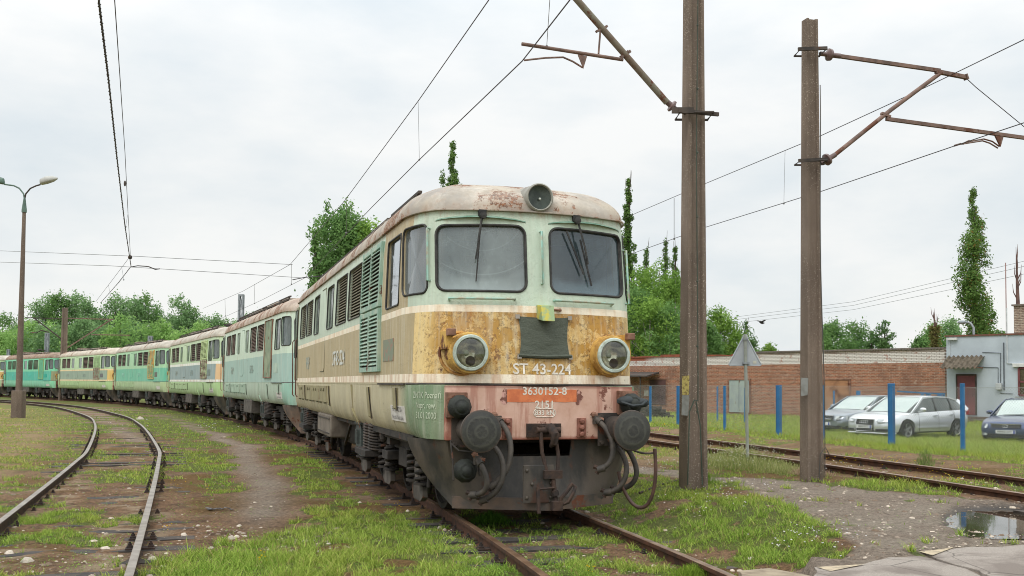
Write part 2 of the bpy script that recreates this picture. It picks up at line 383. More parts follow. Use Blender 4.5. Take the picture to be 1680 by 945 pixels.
grv = g.mix(g.mul(g.mul(sp, g.st(pc, .5, .55)), .8), grv, g.mix(pc, L(150, 120, 104), L(186, 180, 170)))
col = g.mix(z1[1], col, grv)
col = g.mix(g.mul(z2[1], g.st(fine, .3, .5)), col, L(168, 148, 122))
dryc = g.mix(g.st(fine, .36, .64), L(112, 92, 64), L(176, 154, 116)); col = g.mix(g.mul(z2[0], g.inv(z1[1])), col, dryc)
grc = g.mix(g.st(fine, .38, .62), L(62, 74, 32), L(118, 132, 62)); grc = g.mix(g.mul(z2[0], .7), grc, g.mix(fine, L(118, 118, 62), L(150, 142, 90)))
gm = g.st(g.add(z1[0], g.mul(g.sub(fine, .5), 1.6)), .4, .65); col = g.mix(g.mul(gm, .85), col, grc)
col = g.mix(z2[2], col, L(60, 54, 48))
pb = g.mul(g.inv(g.st(pebn, .0, .3)), g.st(pc, .45, .6))
h = g.add(g.mul(fine, 1.6), g.mul(pb, .6))
gmat = g.fin(col, g.mix(z2[2], (.95,)*3, (.35,)*3), 0, g.bump(h, 1.0, .05), .2)
za = np.stack([gr_, gv_, mo_], 1); zb = np.stack([dr_, sa_, np.clip(pud*1.5, 0, 1)], 1)
ground = rawobj('ground', np.stack([gx, gy, gzv], 1), F, gmat, {'za': za, 'zb': zb}, True)
tag(ground, kind='structure')
# puddle
pm_ = G('puddle_water'); wmat = pm_.fin(L(62, 56, 48), .03, 0, pm_.bump(pm_.noise(5, 2), .03, .01), .9)
pp = [on_z(a, b, pz0) for a, b in [(1530, 830), (1860, 826), (1900, 884), (1540, 884)]]
mb = MB(); mb.quad(*pp); tag(mb.build('puddle_water', wmat), kind='structure')
# asphalt and concrete slabs at the lower right
def slab(poly, name, mat, z, th=.14, jit=.02):
    pts = [on_z(a, b, z) for a, b in poly]; q = []
    for i, a in enumerate(pts):
        b = pts[(i+1) % len(pts)]; k = max(1, int((b-a).length/.12))
        for j in range(k):
            p = a.lerp(b, j/k); q.append(Vector((p.x+rnd.uniform(-jit, jit), p.y+rnd.uniform(-jit, jit), z+rnd.uniform(-.004, .004))))
    mb = MB(); mb.prism([Vector((p.x, p.y, p.z-th)) for p in q], q)
    return mb.build(name, mat, bevel=.006)
g = G('asphalt'); f = g.noise(60, 6, .7); v = g.vor(55); vc = g.n('ShaderNodeSeparateColor', {0: g.vor(55, out='Color')}).outputs[0]
col = g.mix(g.st(f, .3, .7), L(132, 124, 116), L(170, 160, 150)); col = g.mix(g.mul(g.inv(g.st(v, .1, .3)), g.st(vc, .6, .75)), col, L(176, 164, 150))
col = g.mix(g.st(g.noise(1.6, 5), .5, .62), col, L(124, 114, 106)); crk = g.inv(g.st(g.vor(1.3, feature='DISTANCE_TO_EDGE'), .0, .012))
col = g.mix(g.mul(crk, .7), col, L(60, 54, 48))
asph = g.fin(col, .85, 0, g.bump(f, .7, .015), .3)
conc = pm('pale_concrete', L(158, 144, 122), .9, L(126, 112, 94), 6, bump=.6, bscale=50)
s1 = slab([(1336, 930), (1421, 924), (1497, 906), (1549, 924), (1600, 938), (1660, 965), (1700, 1100), (1350, 1100)], 'pavement', asph, .085)
s2 = slab([(1500, 902), (1573, 895), (1700, 889), (1990, 884), (2050, 1100), (1715, 1100), (1672, 966), (1604, 935), (1552, 920)], 'pavement', asph, .098)
s4 = slab([(1212, 936), (1262, 931), (1330, 944), (1360, 1010), (1262, 1010)], 'concrete_slab', conc, .02, .16, .008)
tag(s1, kind='structure'); tag(s2, kind='structure'); tag(s4, 'broken concrete slab beside the near end of the right rail', 'slab')
paint = pm('worn_cream_paint', L(186, 170, 142), .9, L(140, 128, 110), 14, bump=.3)
for poly in ([(1340, 930), (1421, 925), (1362, 937)], [(1502, 903), (1570, 896), (1530, 911)]):
    mb = MB(); mb.quad(*[on_z(a, b, .103 if poly[0][0] > 1400 else .0905) for a, b in poly]); tag(mb.build('painted_markings', paint), kind='structure')

# ------------------------------------------------------------------ tracks
def offset_line(P, d):
    T = np.gradient(P, axis=0); T /= np.linalg.norm(T, axis=1)[:, None]; return P+np.stack([T[:, 1], -T[:, 0]], 1)*d
PROF = [(-.036, 0), (-.034, -.035), (-.009, -.05), (-.008, -.135), (-.065, -.15), (-.065, -.162), (.065, -.162), (.065, -.15), (.008, -.135), (.009, -.05), (.034, -.035), (.036, 0), (.028, .004), (-.028, .004)]
def railmat(name, top, top2, side, side2):
    g = G(name); nz = g.n('ShaderNodeNewGeometry').outputs['Normal']; z = g.xyz(nz)[2]; pz = g.xyz()[2]
    n = g.noise(5, 6); t = g.mix(g.st(n, .4, .65), top, top2); s = g.mix(g.st(g.noise(7, 7, .65), .38, .65), side, side2)
    k = g.mul(g.st(z, .7, .95), g.st(pz, -.02, -.01)); col = g.mix(k, s, t)
    return g.fin(col, g.mix(k, (.9,)*3, (.35,)*3), g.mul(k, .55), g.bump(g.noise(60, 4), .3, .005), .4)
wood = pm('tarred_timber', L(52, 48, 46), .9, L(84, 74, 66), 6, stretch=(1, 1, 6), bump=.7, bscale=25)
iron = pm('rusted_iron', L(70, 52, 42), .85, L(40, 34, 32), 9, bump=.5)
def track(P, z0, name, label, m, near, ztop):
    root = empty(name, (P[20][0], P[20][1], z0), 0, label, 'railway track')
    loc = np.array([P[20][0], P[20][1]])
    for sd_ in (-1, 1):
        Q = offset_line(P, sd_*.7535); mb = MB(); n = len(PROF); vs = []; fs = []
        T = np.gradient(Q, axis=0); T /= np.linalg.norm(T, axis=1)[:, None]
        for i, q in enumerate(Q):
            nx_, ny_ = T[i][1], -T[i][0]
            vs += [(q[0]-loc[0]+nx_*a, q[1]-loc[1]+ny_*a, b) for a, b in PROF]
        fs = [(i*n+k, i*n+(k+1) % n, (i+1)*n+(k+1) % n, (i+1)*n+k) for i in range(len(Q)-1) for k in range(n)]
        mb.add(vs, fs); mb.build('rail', m, root, smooth=35)
    # sleepers
    cum = np.concatenate([[0], np.cumsum(np.linalg.norm(np.diff(P, axis=0), axis=1))]); k = 0; s = 0; cnt = 0
    while s < cum[-1] and cnt < 60:
        s += .66+rnd.uniform(-.03, .03); i = min(np.searchsorted(cum, s), len(P)-2); p = P[i]+(P[i+1]-P[i])*((s-cum[i])/(cum[i+1]-cum[i])); t = P[i+1]-P[i]
        if p[1] < 6 or p[1] > near: continue
        cnt += 1; a = math.atan2(t[1], t[0])-math.pi/2+rnd.uniform(-.02, .02)
        so_ = MB(); zt = ztop+rnd.uniform(-.012, .012); nseg = 10
        ring = []
        for j in range(nseg+1):
            x = -1.28+2.56*j/nseg; wv = rnd.uniform(-.008, .008)
            ring.append([(x, -.125+wv, zt-.12), (x, -.12+wv, zt+rnd.uniform(-.006, .006)), (x, .12+wv, zt+rnd.uniform(-.006, .006)), (x, .125+wv, zt-.12)])
        vs = [q for r_ in ring for q in r_]; so_.add(vs, [(j*4+k_, (j+1)*4+k_, (j+1)*4+(k_+1) % 4, j*4+(k_+1) % 4) for j in range(nseg) for k_ in range(4)]+[(0, 1, 2, 3), tuple(nseg*4+q for q in (3, 2, 1, 0))])
        so = so_.build('sleeper', wood, root); so.location = (p[0]-loc[0], p[1]-loc[1], 0); so.rotation_euler = (0, 0, a)
        for sx in (-.7535, .7535):
            if rnd.random() < .3: continue
            fb = MB()
            fb.box(sx-.14, sx+.14, -.07, .07, zt+.004, zt+.018)
            for ex in (-.1, .1):
                fb.box(sx+ex-.028, sx+ex+.028, -.035, .035, zt+.015, zt+.038); fb.lathe([(.012, zt+.038), (.012, zt+.078)], Matrix.Translation((sx+ex, 0, 0)), 6); fb.lathe([(.020, zt+.04), (.020, zt+.06)], Matrix.Translation((sx+ex, 0, 0)), 6)
            fb.build('rail_fastening', iron, so)
    return root
rm1 = railmat('rail_rusty', L(150, 122, 98), L(112, 84, 62), L(92, 60, 42), L(56, 40, 32))
rm2 = railmat('rail_worn', L(160, 150, 138), L(120, 106, 92), L(82, 62, 48), L(50, 40, 34))
track(MAIN, 0, 'railway_track', 'rusty railway track under the row of old locomotives', rm1, 30, -.132)
track(LEFT, 0, 'railway_track', 'curved overgrown track with worn shiny rail heads left of the locomotives', rm2, 34, -.136)
track(RIGHT, .25, 'railway_track', 'rusty track running past the traffic sign and the blue fence', rm1, 30, -.15)

# ------------------------------------------------------------------ grass, weeds, flowers, stones
def hgt(x, y): return zg(x, y)
def scatter_px(n, x0, x1, y0, y1, z=-.05):
    px = NR.uniform(x0, x1, n); py = NR.uniform(y0, y1, n)
    d = np.array([tuple(ray(0, 0))]); R0 = np.array(_r); U0 = np.array(_u); F0 = np.array(_f)
    D = F0[None]+R0[None]*((px-840)/FPX)[:, None]-U0[None]*((py-472.5-SH)/FPX)[:, None]
    k = (z-CAMH)/np.minimum(D[:, 2], -1e-4); return D[:, 0]*k, D[:, 1]*k
def blades(x, y, z, h, wd, lean, col):
    n = len(x); a = NR.uniform(0, 2*np.pi, n); b = NR.uniform(0, 2*np.pi, n); lx, ly = np.cos(b)*lean, np.sin(b)*lean
    cx, cy = np.cos(a)*wd/2, np.sin(a)*wd/2; V = np.zeros((n, 5, 3))
    V[:, 0] = np.stack([x-cx, y-cy, z], 1); V[:, 1] = np.stack([x+cx, y+cy, z], 1)
    V[:, 2] = np.stack([x-cx*.8+lx*.35, y-cy*.8+ly*.35, z+h*.6], 1); V[:, 3] = np.stack([x+cx*.8+lx*.35, y+cy*.8+ly*.35, z+h*.6], 1)
    V[:, 4] = np.stack([x+lx, y+ly, z+h], 1)
    k = np.arange(n)[:, None]*5; F = np.concatenate([k+np.array([[0, 1, 3]]), k+np.array([[0, 3, 2]]), k+np.array([[2, 3, 4]])], 0)
    return V.reshape(-1, 3), F, np.repeat(col, 5, 0)
g = G('grass_blades'); a = g.attr('col').outputs['Color']
d1 = g.n('ShaderNodeBsdfDiffuse', {0: a}); d2 = g.n('ShaderNodeBsdfTranslucent', {0: a}); mxs = g.n('ShaderNodeMixShader', {0: .35, 1: d1.outputs[0], 2: d2.outputs[0]}); g.t.links.new(mxs.outputs[0], g.o.inputs[0]); grass_mat = g.m
def ground_at(n, x0, x1, y0, y1):
    x, y = scatter_px(n, x0, x1, y0, y1); k = (y > 5) & (y < 75) & (np.abs(x) < 60); x = x[k]; y = y[k]
    dm = side_dist(x, y, MAIN); dl = side_dist(x, y, LEFT); dr = side_dist(x, y, RIGHT)
    return x, y, dm, dl, dr
def rail_clear(dm, dl, dr):
    return (np.abs(np.abs(dm)-.75) > .05) & (np.abs(np.abs(dl)-.75) > .05) & (np.abs(np.abs(dr)-.75) > .05)
Vs, Fs, Cs = [], [], []; off = 0
for (n, y0, y1) in ((210000, 668, 760), (230000, 745, 850), (260000, 830, 985)):
    x, y, dm_, dl_, dr_2 = ground_at(n, -60, 1740, y0, y1)
    gA, gV, gM, gD, gS, px_, py_ = zones(x, y, dm_, dl_, dr_2)
    z = zg(x, y, dm_, dr_2)
    tuft = fbm(x, y, 6.5, 3, 55)
    lush = np.exp(-(((px_-420)/230)**2+((py_-940)/60)**2))+.5*np.exp(-(((px_-1280)/150)**2+((py_-880)/60)**2))+.8*np.exp(-(((px_-1480)/170)**2+((py_-796)/10)**2))
    lot = ss(dr_2, 3.6, 4.8)
    pr = gA**1.3*(.05+.25*gD+1.5*ss(tuft, .46, .62)+.6*lush*ss(tuft, .36, .56)+lot*.5)
    k = (NR.random(len(x)) < pr) & rail_clear(dm_, dl_, dr_2) & ~((np.abs(dm_) < 1.2) & (y > 11.6) & (y < 30) & (NR.random(len(x)) < .75))
    pdd = poly_sd(px_, py_, PUD) > -16; sl_ = (poly_sd(px_, py_, [(1336, 928), (1421, 922), (1497, 902), (1573, 893), (1800, 884), (1900, 1000), (1320, 1000)]) > 0)
    k &= ~pdd & ~sl_
    x, y, z, gD_, tu, lu, lo = x[k], y[k], z[k], gD[k], tuft[k], lush[k], lot[k]; n = len(x)
    dist = y
    h = NR.uniform(.016, .06, n)*(.3+1.4*tu)*(1+.9*np.clip(lu, 0, 1))*(1+1.2*lo)*np.where(NR.random(n) < .06, 1.8, 1); wd = np.maximum(.0065, dist*.00060)*NR.uniform(.6, 1.4, n)
    t = NR.random(n)[:, None]; hv = fbm(x, y, .8, 3, 71)[:, None]; c1 = np.array(L(84, 122, 44)[:3])*(1-hv)+np.array(L(118, 134, 52)[:3])*hv; c2 = np.array(L(172, 204, 96)[:3])*(1-hv)+np.array(L(204, 208, 112)[:3])*hv; cd = np.array(L(188, 170, 118)[:3])
    col = c1*(1-t)+c2*t; sel = (NR.random(n) < gD_*.6+.06)[:, None]; col = np.where(sel, cd*(.75+.4*t), col)
    lo_ = lo[:, None]; col = col*(1-lo_*.5)+np.array(L(150, 168, 74)[:3])*lo_*.5
    V, F_, c = blades(x, y, z-.006, h, wd, h*NR.uniform(.2, 1.4, n), col); Vs.append(V); Fs.append(F_+off); Cs.append(c); off += len(V)
# scattered broad leaves of ground weeds
x, y, dm_, dl_, dr_2 = ground_at(110000, -60, 1740, 690, 985); gA, gV, gM, gD, gS, px_, py_ = zones(x, y, dm_, dl_, dr_2)
cl = fbm(x, y, 3.1, 3, 91); k = (NR.random(len(x)) < ss(cl, .46, .60)*(.35+gA)*(1-.8*gV)) & rail_clear(dm_, dl_, dr_2) & ~((np.abs(dm_) < 1.2) & (y > 11.6)) & (poly_sd(px_, py_, PUD) < -6)
k &= ~(poly_sd(px_, py_, [(1336, 928), (1421, 922), (1497, 902), (1573, 893), (1800, 884), (1900, 1000), (1320, 1000)]) > 0)
x, y = x[k], y[k]; z = zg(x, y, dm_[k], dr_2[k]); n = len(x); a = NR.uniform(0, 6.283, n); s_ = NR.uniform(.006, .013, n)*np.maximum(1, y/12); up = NR.uniform(.01, .04, n)
V = np.zeros((n, 4, 3)); ca, sa = np.cos(a), np.sin(a)
for j, (u_, v_, w_) in enumerate([(-1, 0, -.3), (0, -.6, .1), (1.2, 0, .3), (0, .6, .1)]): V[:, j] = np.stack([x+(u_*ca-v_*sa)*s_, y+(u_*sa+v_*ca)*s_, z+up+w_*s_], 1)
k4 = np.arange(n)[:, None]*4; F_ = np.concatenate([k4+[[0, 1, 2]], k4+[[0, 2, 3]]], 0); t = NR.random(n)[:, None]
col = np.array(L(80, 118, 46)[:3])*(1-t)+np.array(L(150, 190, 84)[:3])*t; Vs.append(V.reshape(-1, 3)); Fs.append(F_+off); Cs.append(np.repeat(col, 4, 0)); off += n*4
tag(rawobj('grass', np.concatenate(Vs), np.concatenate(Fs), grass_mat, {'col': np.concatenate(Cs)}), 'short patchy green grass and low weeds over the yard', 'grass', kind='stuff')
# pebbles
def rocks(x, y, z, s, col, flat=.6):
    n = len(x); base = np.array([(1, 0, 0), (.3, .95, 0), (-.8, .6, 0), (-.8, -.6, 0), (.3, -.95, 0), (.1, .05, 1), (.55, .3, .7), (-.4, .5, .75), (-.35, -.5, .8), (.5, -.4, .7)])
    fac = np.array([(0, 1, 6), (1, 7, 6), (1, 2, 7), (2, 3, 7), (3, 8, 7), (3, 4, 8), (4, 9, 8), (4, 0, 9), (0, 6, 9), (5, 6, 7), (5, 7, 8), (5, 8, 9), (5, 9, 6)])
    a = NR.uniform(0, 6.283, n); ca, sa = np.cos(a)[:, None], np.sin(a)[:, None]; B = base[None]*(1+NR.uniform(-.25, .25, (n, 10, 3)))
    X = B[..., 0]*s[:, None]*NR.uniform(.8, 1.5, n)[:, None]; Y = B[..., 1]*s[:, None]; V = np.stack([x[:, None]+X*ca-Y*sa, y[:, None]+X*sa+Y*ca, z[:, None]+B[..., 2]*s[:, None]*flat-.004], 2)
    return V.reshape(-1, 3), (np.arange(n)[:, None, None]*10+fac[None]).reshape(-1, 3), np.repeat(col, 10, 0)
g = G('stones'); a = g.attr('col').outputs['Color']; n_ = g.st(g.noise(60, 4), .5, .8); stone_mat = g.fin(g.mix(g.mul(n_, .6), a, L(110, 96, 84)), .9, 0, g.bump(n_, .5, .005), .3)
x, y, dm_, dl_, dr_2 = ground_at(110000, -60, 1740, 690, 985); gA, gV, gM, gD, gS, px_, py_ = zones(x, y, dm_, dl_, dr_2)
def pxb(cx, cy, rx, ry): return np.exp(-(((px_-cx)/rx)**2+((py_-cy)/ry)**2))
w_ = .05+.35*gV+.5*np.exp(-((np.abs(dr_2))/1.0)**4)+1.1*pxb(480, 892, 70, 18)+1.2*pxb(350, 872, 60, 12)+.6*pxb(560, 900, 60, 20)+.7*pxb(230, 925, 80, 18)+1.0*pxb(770, 880, 60, 22)+.3*np.exp(-(dm_/1.3)**4)+.2*np.exp(-(dl_/1.3)**4)
k = (NR.random(len(x)) < w_*.30) & rail_clear(dm_, dl_, dr_2) & ~((np.abs(dm_) < 1.0) & (y > 12)) & (poly_sd(px_, py_, PUD) < 4)
k &= ~(poly_sd(px_, py_, [(1336, 928), (1421, 922), (1497, 902), (1573, 893), (1800, 884), (1900, 1000), (1320, 1000)]) > 0)
x, y = x[k], y[k]; z = zg(x, y, dm_[k], dr_2[k]); n = len(x); s_ = NR.uniform(.004, .013, n)*np.where(NR.random(n) < .10, 2.4, 1)*(1+.3*y/10)
t = NR.random(n)[:, None]; col = np.array(L(116, 98, 82)[:3])*(1-t)+np.array(L(206, 192, 174)[:3])*t**1.6
V, F_, c = rocks(x, y, z, s_, col)
tag(rawobj('gravel', V, F_, stone_mat, {'col': c}), 'loose pale pebbles strewn over the bare soil', 'gravel', kind='stuff')
# larger stones, one by one
BIG = [(745, 872, .055), (722, 867, .04), (700, 879, .035), (706, 873, .03), (730, 884, .035), (748, 887, .045), (736, 893, .04), (752, 893, .03), (765, 889, .03), (772, 894, .025), (690, 869, .028), (669, 839, .035), (590, 825, .03), (602, 796, .035),
       (301, 878, .045), (392, 863, .035), (380, 884, .05), (388, 881, .035), (402, 880, .03), (358, 893, .04), (346, 899, .03), (522, 905, .028), (1232, 917, .035), (778, 905, .035), (786, 915, .03), (230, 688, .16), (172, 900, .04), (15, 908, .05), (250, 918, .05), (45, 921, .06), (325, 863, .03), (540, 892, .025), (615, 760, .03)]
def stone_place(a, b):
    if 660 < a < 800 and b > 835: return 'pale broken stone in the loose heap beside the left rail ahead of the front locomotive', 'stones heaped beside the rail'
    if 340 < a < 410: return 'pale stone in the short scattered row on bare soil left of the lower grass patch', 'stones in the row by the grass patch'
    if a < 300: return 'dusty stone lying on or beside the sleepers of the curved left track', 'stones on the curved track'
    return 'small pale stone lying by itself on the trodden ground', 'single stones on the trodden ground'
for i, (a, b, s0) in enumerate(BIG):
    p = gpt(a, b); V, F_, c = rocks(np.array([0.]), np.array([0.]), np.array([0.]), np.array([s0]), np.array([L(208, 196, 180)[:3]])*rnd.uniform(.6, 1.0), .75)
    o = rawobj('stone', V, F_, stone_mat, {'col': c}); o.location = p
    if s0 > .1: tag(o, 'dark rock lying beside the right rail of the curved track', 'stone')
    else: tag(o, stone_place(a, b)[0], 'stone', stone_place(a, b)[1])
# flowers
def flowers(spots, n, r, colr, name, label, hmin, hmax, stem, single=False):
    Vs, Fs, Cs, off = [], [], [], 0
    for (cx, cy, rx, ry, m) in spots:
        if not m: continue
        px = NR.normal(cx, rx*.5, m); py = NR.normal(cy, ry*.5, m); gx_, gy_, gz_ = gptv(px, py)
        for a, b, c_ in zip(gx_, gy_, gz_):
            p = Vector((a, b, c_)); hh = NR.uniform(hmin, hmax); rr = r*NR.uniform(.7, 1.3)*max(1, p.y/16)
            V = [(p.x+rr*math.cos(q)*(1 if q_ % 2 else .55), p.y+rr*math.sin(q)*(1 if q_ % 2 else .55), p.z+hh+rr*.5*(q_ % 2)) for q_, q in enumerate(np.linspace(0, 6.283, 9)[:-1])]+[(p.x, p.y, p.z+hh+rr*.7), (p.x, p.y, p.z+hh-rr*.4)]
            Fs.append(np.array([(i, (i+1) % 8, 8) for i in range(8)]+[(i, (i+1) % 8, 9) for i in range(8)])+off); Vs.append(np.array(V)); Cs.append(np.tile(np.array(colr[:3])*NR.uniform(.8, 1.05), (10, 1))); off += 10
            if stem:
                V, F_, c = blades(np.array([p.x]), np.array([p.y]), np.array([p.z]), np.array([hh]), np.array([max(.004, p.y*.0003)]), np.array([.0]), np.array([L(120, 140, 70)[:3]]))
                Vs.append(V); Fs.append(F_+off); Cs.append(c); off += len(V)
    return tag(rawobj(name, np.concatenate(Vs), np.concatenate(Fs), grass_mat, {'col': np.concatenate(Cs)}), label, 'flowers', kind='stuff')
flowers([(1180, 820, 60, 22, 40), (1310, 880, 90, 14, 45), (1100, 828, 90, 20, 10), (1380, 893, 60, 10, 12), (1060, 765, 80, 14, 40), (700, 745, 20, 8, 2), (1240, 800, 60, 12, 14), (330, 700, 120, 14, 30), (1380, 770, 40, 8, 26)], 0, .011, L(235, 232, 230), 'white_flowers', 'small white clover flowers dotted over the grass beside the tracks', .03, .09, False)
flowers([(1215, 765, 75, 20, 430), (1150, 752, 20, 14, 40)], 0, .008, L(225, 222, 205), 'tall_white_flowers', 'tall white flowering weeds around the foot of the sign post', .14, .34, True)
flowers([(290, 800, 14, 8, 8), (345, 805, 10, 5, 4), (430, 925, 14, 6, 9), (275, 875, 8, 5, 5), (1430, 760, 90, 12, 60), (1560, 783, 100, 16, 50), (85, 915, 12, 5, 0), (965, 945, 14, 3, 8), (1500, 795, 60, 8, 10), (600, 745, 30, 8, 4), (1190, 700, 100, 4, 40), (655, 835, 15, 8, 6)], 0, .010, L(226, 190, 40), 'yellow_flowers', 'small yellow flowers scattered in the grass near the rails', .04, .1, False)
# feathery horsetail clumps
def clump(a, b, w_, h_, n, label, c1=L(86, 122, 44), c2=L(140, 168, 70), name='weed_plant', group=None):
    p = gpt(a, b); x = NR.normal(0, w_*.35, n); y = NR.normal(0, w_*.25, n); z = NR.uniform(0, h_*.7, n)*(1-np.minimum(.9, np.hypot(x, y)/w_))
    t = NR.random(n)[:, None]; col = np.array(c1[:3])*(1-t)+np.array(c2[:3])*t
    hh = NR.uniform(.25, .6, n)*h_*.6
    V, F_, c = blades(x, y, z, hh, np.full(n, max(.004, p.y*.0004)), hh*NR.uniform(.2, 1.1, n), col)
    o = rawobj(name, V, F_, grass_mat, {'col': c}); o.location = p; return tag(o, label, 'weed', group)
clump(805, 862, .35, .22, 1500, 'feathery green weed growing under the tip of the plough', L(60, 100, 40), L(110, 150, 60))
clump(1135, 950, .30, .16, 1400, 'feathery horsetail clump against the inside of the right rail', L(96, 128, 44), L(150, 172, 70))
for i_, (a_, b_, w1_, h1_) in enumerate([(1165, 762, .8, .26), (1195, 768, .8, .30), (1230, 772, .9, .32), (1262, 770, .8, .26), (1285, 776, .6, .2), (1215, 752, .7, .3)]): clump(a_, b_, w1_, h1_, 900, 'pale flowering weed clump near the foot of the traffic sign', L(120, 132, 72), L(186, 186, 130), group='flowering weed clumps by the sign')
clump(1195, 955, .25, .10, 900, 'low horsetail clump outside the right rail by the slab', L(96, 128, 44), L(150, 172, 70))
clump(1145, 795, .35, .3, 900, 'leafy weeds around the foot of the thicker concrete mast')
clump(1330, 780, .4, .22, 900, 'dry pinkish weeds around the foot of the slimmer mast', L(150, 120, 96), L(206, 184, 160))
clump(1518, 770, .22, .5, 260, 'tall pale green weed growing in front of the fence', L(96, 120, 66), L(150, 166, 100))
# ------------------------------------------------------------------ locomotives (local frame: x lateral, y back along the body, z up; y=0 at the front beam)
LEN = 15.7; RB = 5.8
def Wz(z):
    if z < 1.55: return float(np.interp(z, [.93, .98, 1.05, 1.15, 1.3, 1.55], [1.30, 1.345, 1.375, 1.40, 1.415, 1.42]))
    return float(np.interp(z, [1.55, 2.7, 3.3, 3.6], [1.425, 1.425, 1.405, 1.375]))
def Cz(z): return -.05+(z-1.55)*.115
def plan(z, W=None, Cc=None, low=None, ext=None):
    """half outline of the front end: (v, t) from the centre to the side"""
    W = W or Wz(z); low = z < 1.55 if low is None else low
    if low: p0, p1, p2 = (1.10, .03), (1.33, .16), (W, .74); face = [(1.10*i/8, .03) for i in range(8)]
    else:
        c = Cz(z) if Cc is None else Cc; k = W/1.42; vf = 1.12*k
        face = [(vf*i/8, c+(vf*i/8)**2/RB) for i in range(8)]; p0 = (vf, c+vf*vf/RB); p1 = (W-.06*k, c+.38); p2 = (W, c+(ext or .92))
    cor = []
    for i in range(11):
        t = i/10; cor.append(tuple(p0[j]*(1-t)**2+2*p1[j]*t*(1-t)+p2[j]*t*t for j in (0, 1)))
    return face+cor
def ring(z, **k):
    h = plan(z, **k); n = 20; W = h[-1][0]; t0 = h[-1][1]; side = [(W, t0+(LEN-2*t0)*i/n) for i in range(1, n)]
    half = h+side+[(v, LEN-t) for v, t in h[::-1]]
    return [(-v, t) for v, t in half]+[(v, t) for v, t in half[::-1]][1:-1]
def surf(z, up=True):
    """sampler: arc length u from the centre of the nose (signed) -> point, outward normal"""
    h = plan(z, low=not up)+[(Wz(z), LEN/2)]; P = np.array(h); d = np.concatenate([[0], np.cumsum(np.linalg.norm(np.diff(P, axis=0), axis=1))])
    return P, d
_sc = {}
def S(u, z, off=0.0, up=True):
    key = (round(z, 3), up)
    if key not in _sc: _sc[key] = surf(z, up)
    P, d = _sc[key]; a = abs(u); i = min(max(int(np.searchsorted(d, a))-1, 0), len(P)-2); f = (a-d[i])/(d[i+1]-d[i]); p = P[i]*(1-f)+P[i+1]*f; t = P[i+1]-P[i]; t = t/np.linalg.norm(t)
    if i+2 < len(P) and f > .5: t2 = P[i+2]-P[i+1]; t2 = t2/np.linalg.norm(t2); t = t*(1.5-f)+t2*(f-.5)
    elif i > 0 and f < .5: t2 = P[i]-P[i-1]; t2 = t2/np.linalg.norm(t2); t = t*(f+.5)+t2*(.5-f)
    n = np.array([t[1], -t[0]]); n /= np.linalg.norm(n)
    s = 1 if u >= 0 else -1; q = p+n*off
    return Vector((s*q[0], q[1], z))
def U(z, v, t):                          # arc length of the outline point nearest (v, t)
    P, d = surf(z); best = min(range(len(P)-1), key=lambda i: np.linalg.norm(P[i]-np.array([abs(v), t]))); return d[best]*(1 if v >= 0 else -1)
def Sd(s, t, z, off=0.0): return Vector((s*(Wz(z)+off), t, z))
WIN = []                                 # (kind, outline function) for every opening
uo, ui = U(3.0, 1.14, .40), .15
FW = [(-1, ui, uo), (1, ui, uo)]
QW0, QW1 = U(3.0, 1.235, .5), U(3.0, 1.41, 1.0)
SIDE = [('cabin_window', 1.21, 2.08, 2.52, 3.40, .05), ('grille', 4.25, 5.55, 2.58, 3.40, .05), ('grille', 5.82, 7.12, 2.58, 3.40, .05), ('window', 7.55, 8.42, 2.58, 3.38, .06),
        ('window', 9.80, 10.66, 2.58, 3.38, .06), ('grille', 11.1, 12.25, 2.62, 3.38, .05), ('grille', 12.5, 13.7, 2.62, 3.38, .05)]
def outl(kind, s, a, b, z0, z1, r):      # outline fn(off) -> list of points
    if kind in ('front', 'quarter'):
        pts = dense(rrect(a, b, z0, z1, r, 5), .08)
        if kind == 'front': pts = [(x, z-.02*max(0, (x-a)/(b-a)-.3) if z > 3 else z) for x, z in pts]
        return lambda off: [S(s*x, z, off) for x, z in pts]
    pts = rrect(a, b, z0, z1, r, 4)
    return lambda off: [Sd(s, x, z, off) for x, z in pts]
OPEN = []
for s, a, b in FW: OPEN.append(('windshield', s, outl('front', s, a, b, 2.62, 3.40, .11)))
for s in (-1, 1): OPEN.append(('quarter_window', s, outl('quarter', s, QW0, QW1, 2.60, 3.42, .09)))
for s in (-1, 1):
    for k, a, b, z0, z1, r in SIDE: OPEN.append((k, s, outl('side', s, a, b, z0, z1, r)))
def loft(rings, capb=True, capt=True):
    mb = MB(); n = len(rings[0]); mb.v = [p for r in rings for p in r]
    mb.f = [(i*n+k, i*n+(k+1) % n, (i+1)*n+(k+1) % n, (i+1)*n+k) for i in range(len(rings)-1) for k in range(n)]
    if capb: mb.f.append(tuple(range(n))[::-1])
    if capt: mb.f.append(tuple((len(rings)-1)*n+k for k in range(n)))
    mb.mi = [0]*len(mb.f); return mb
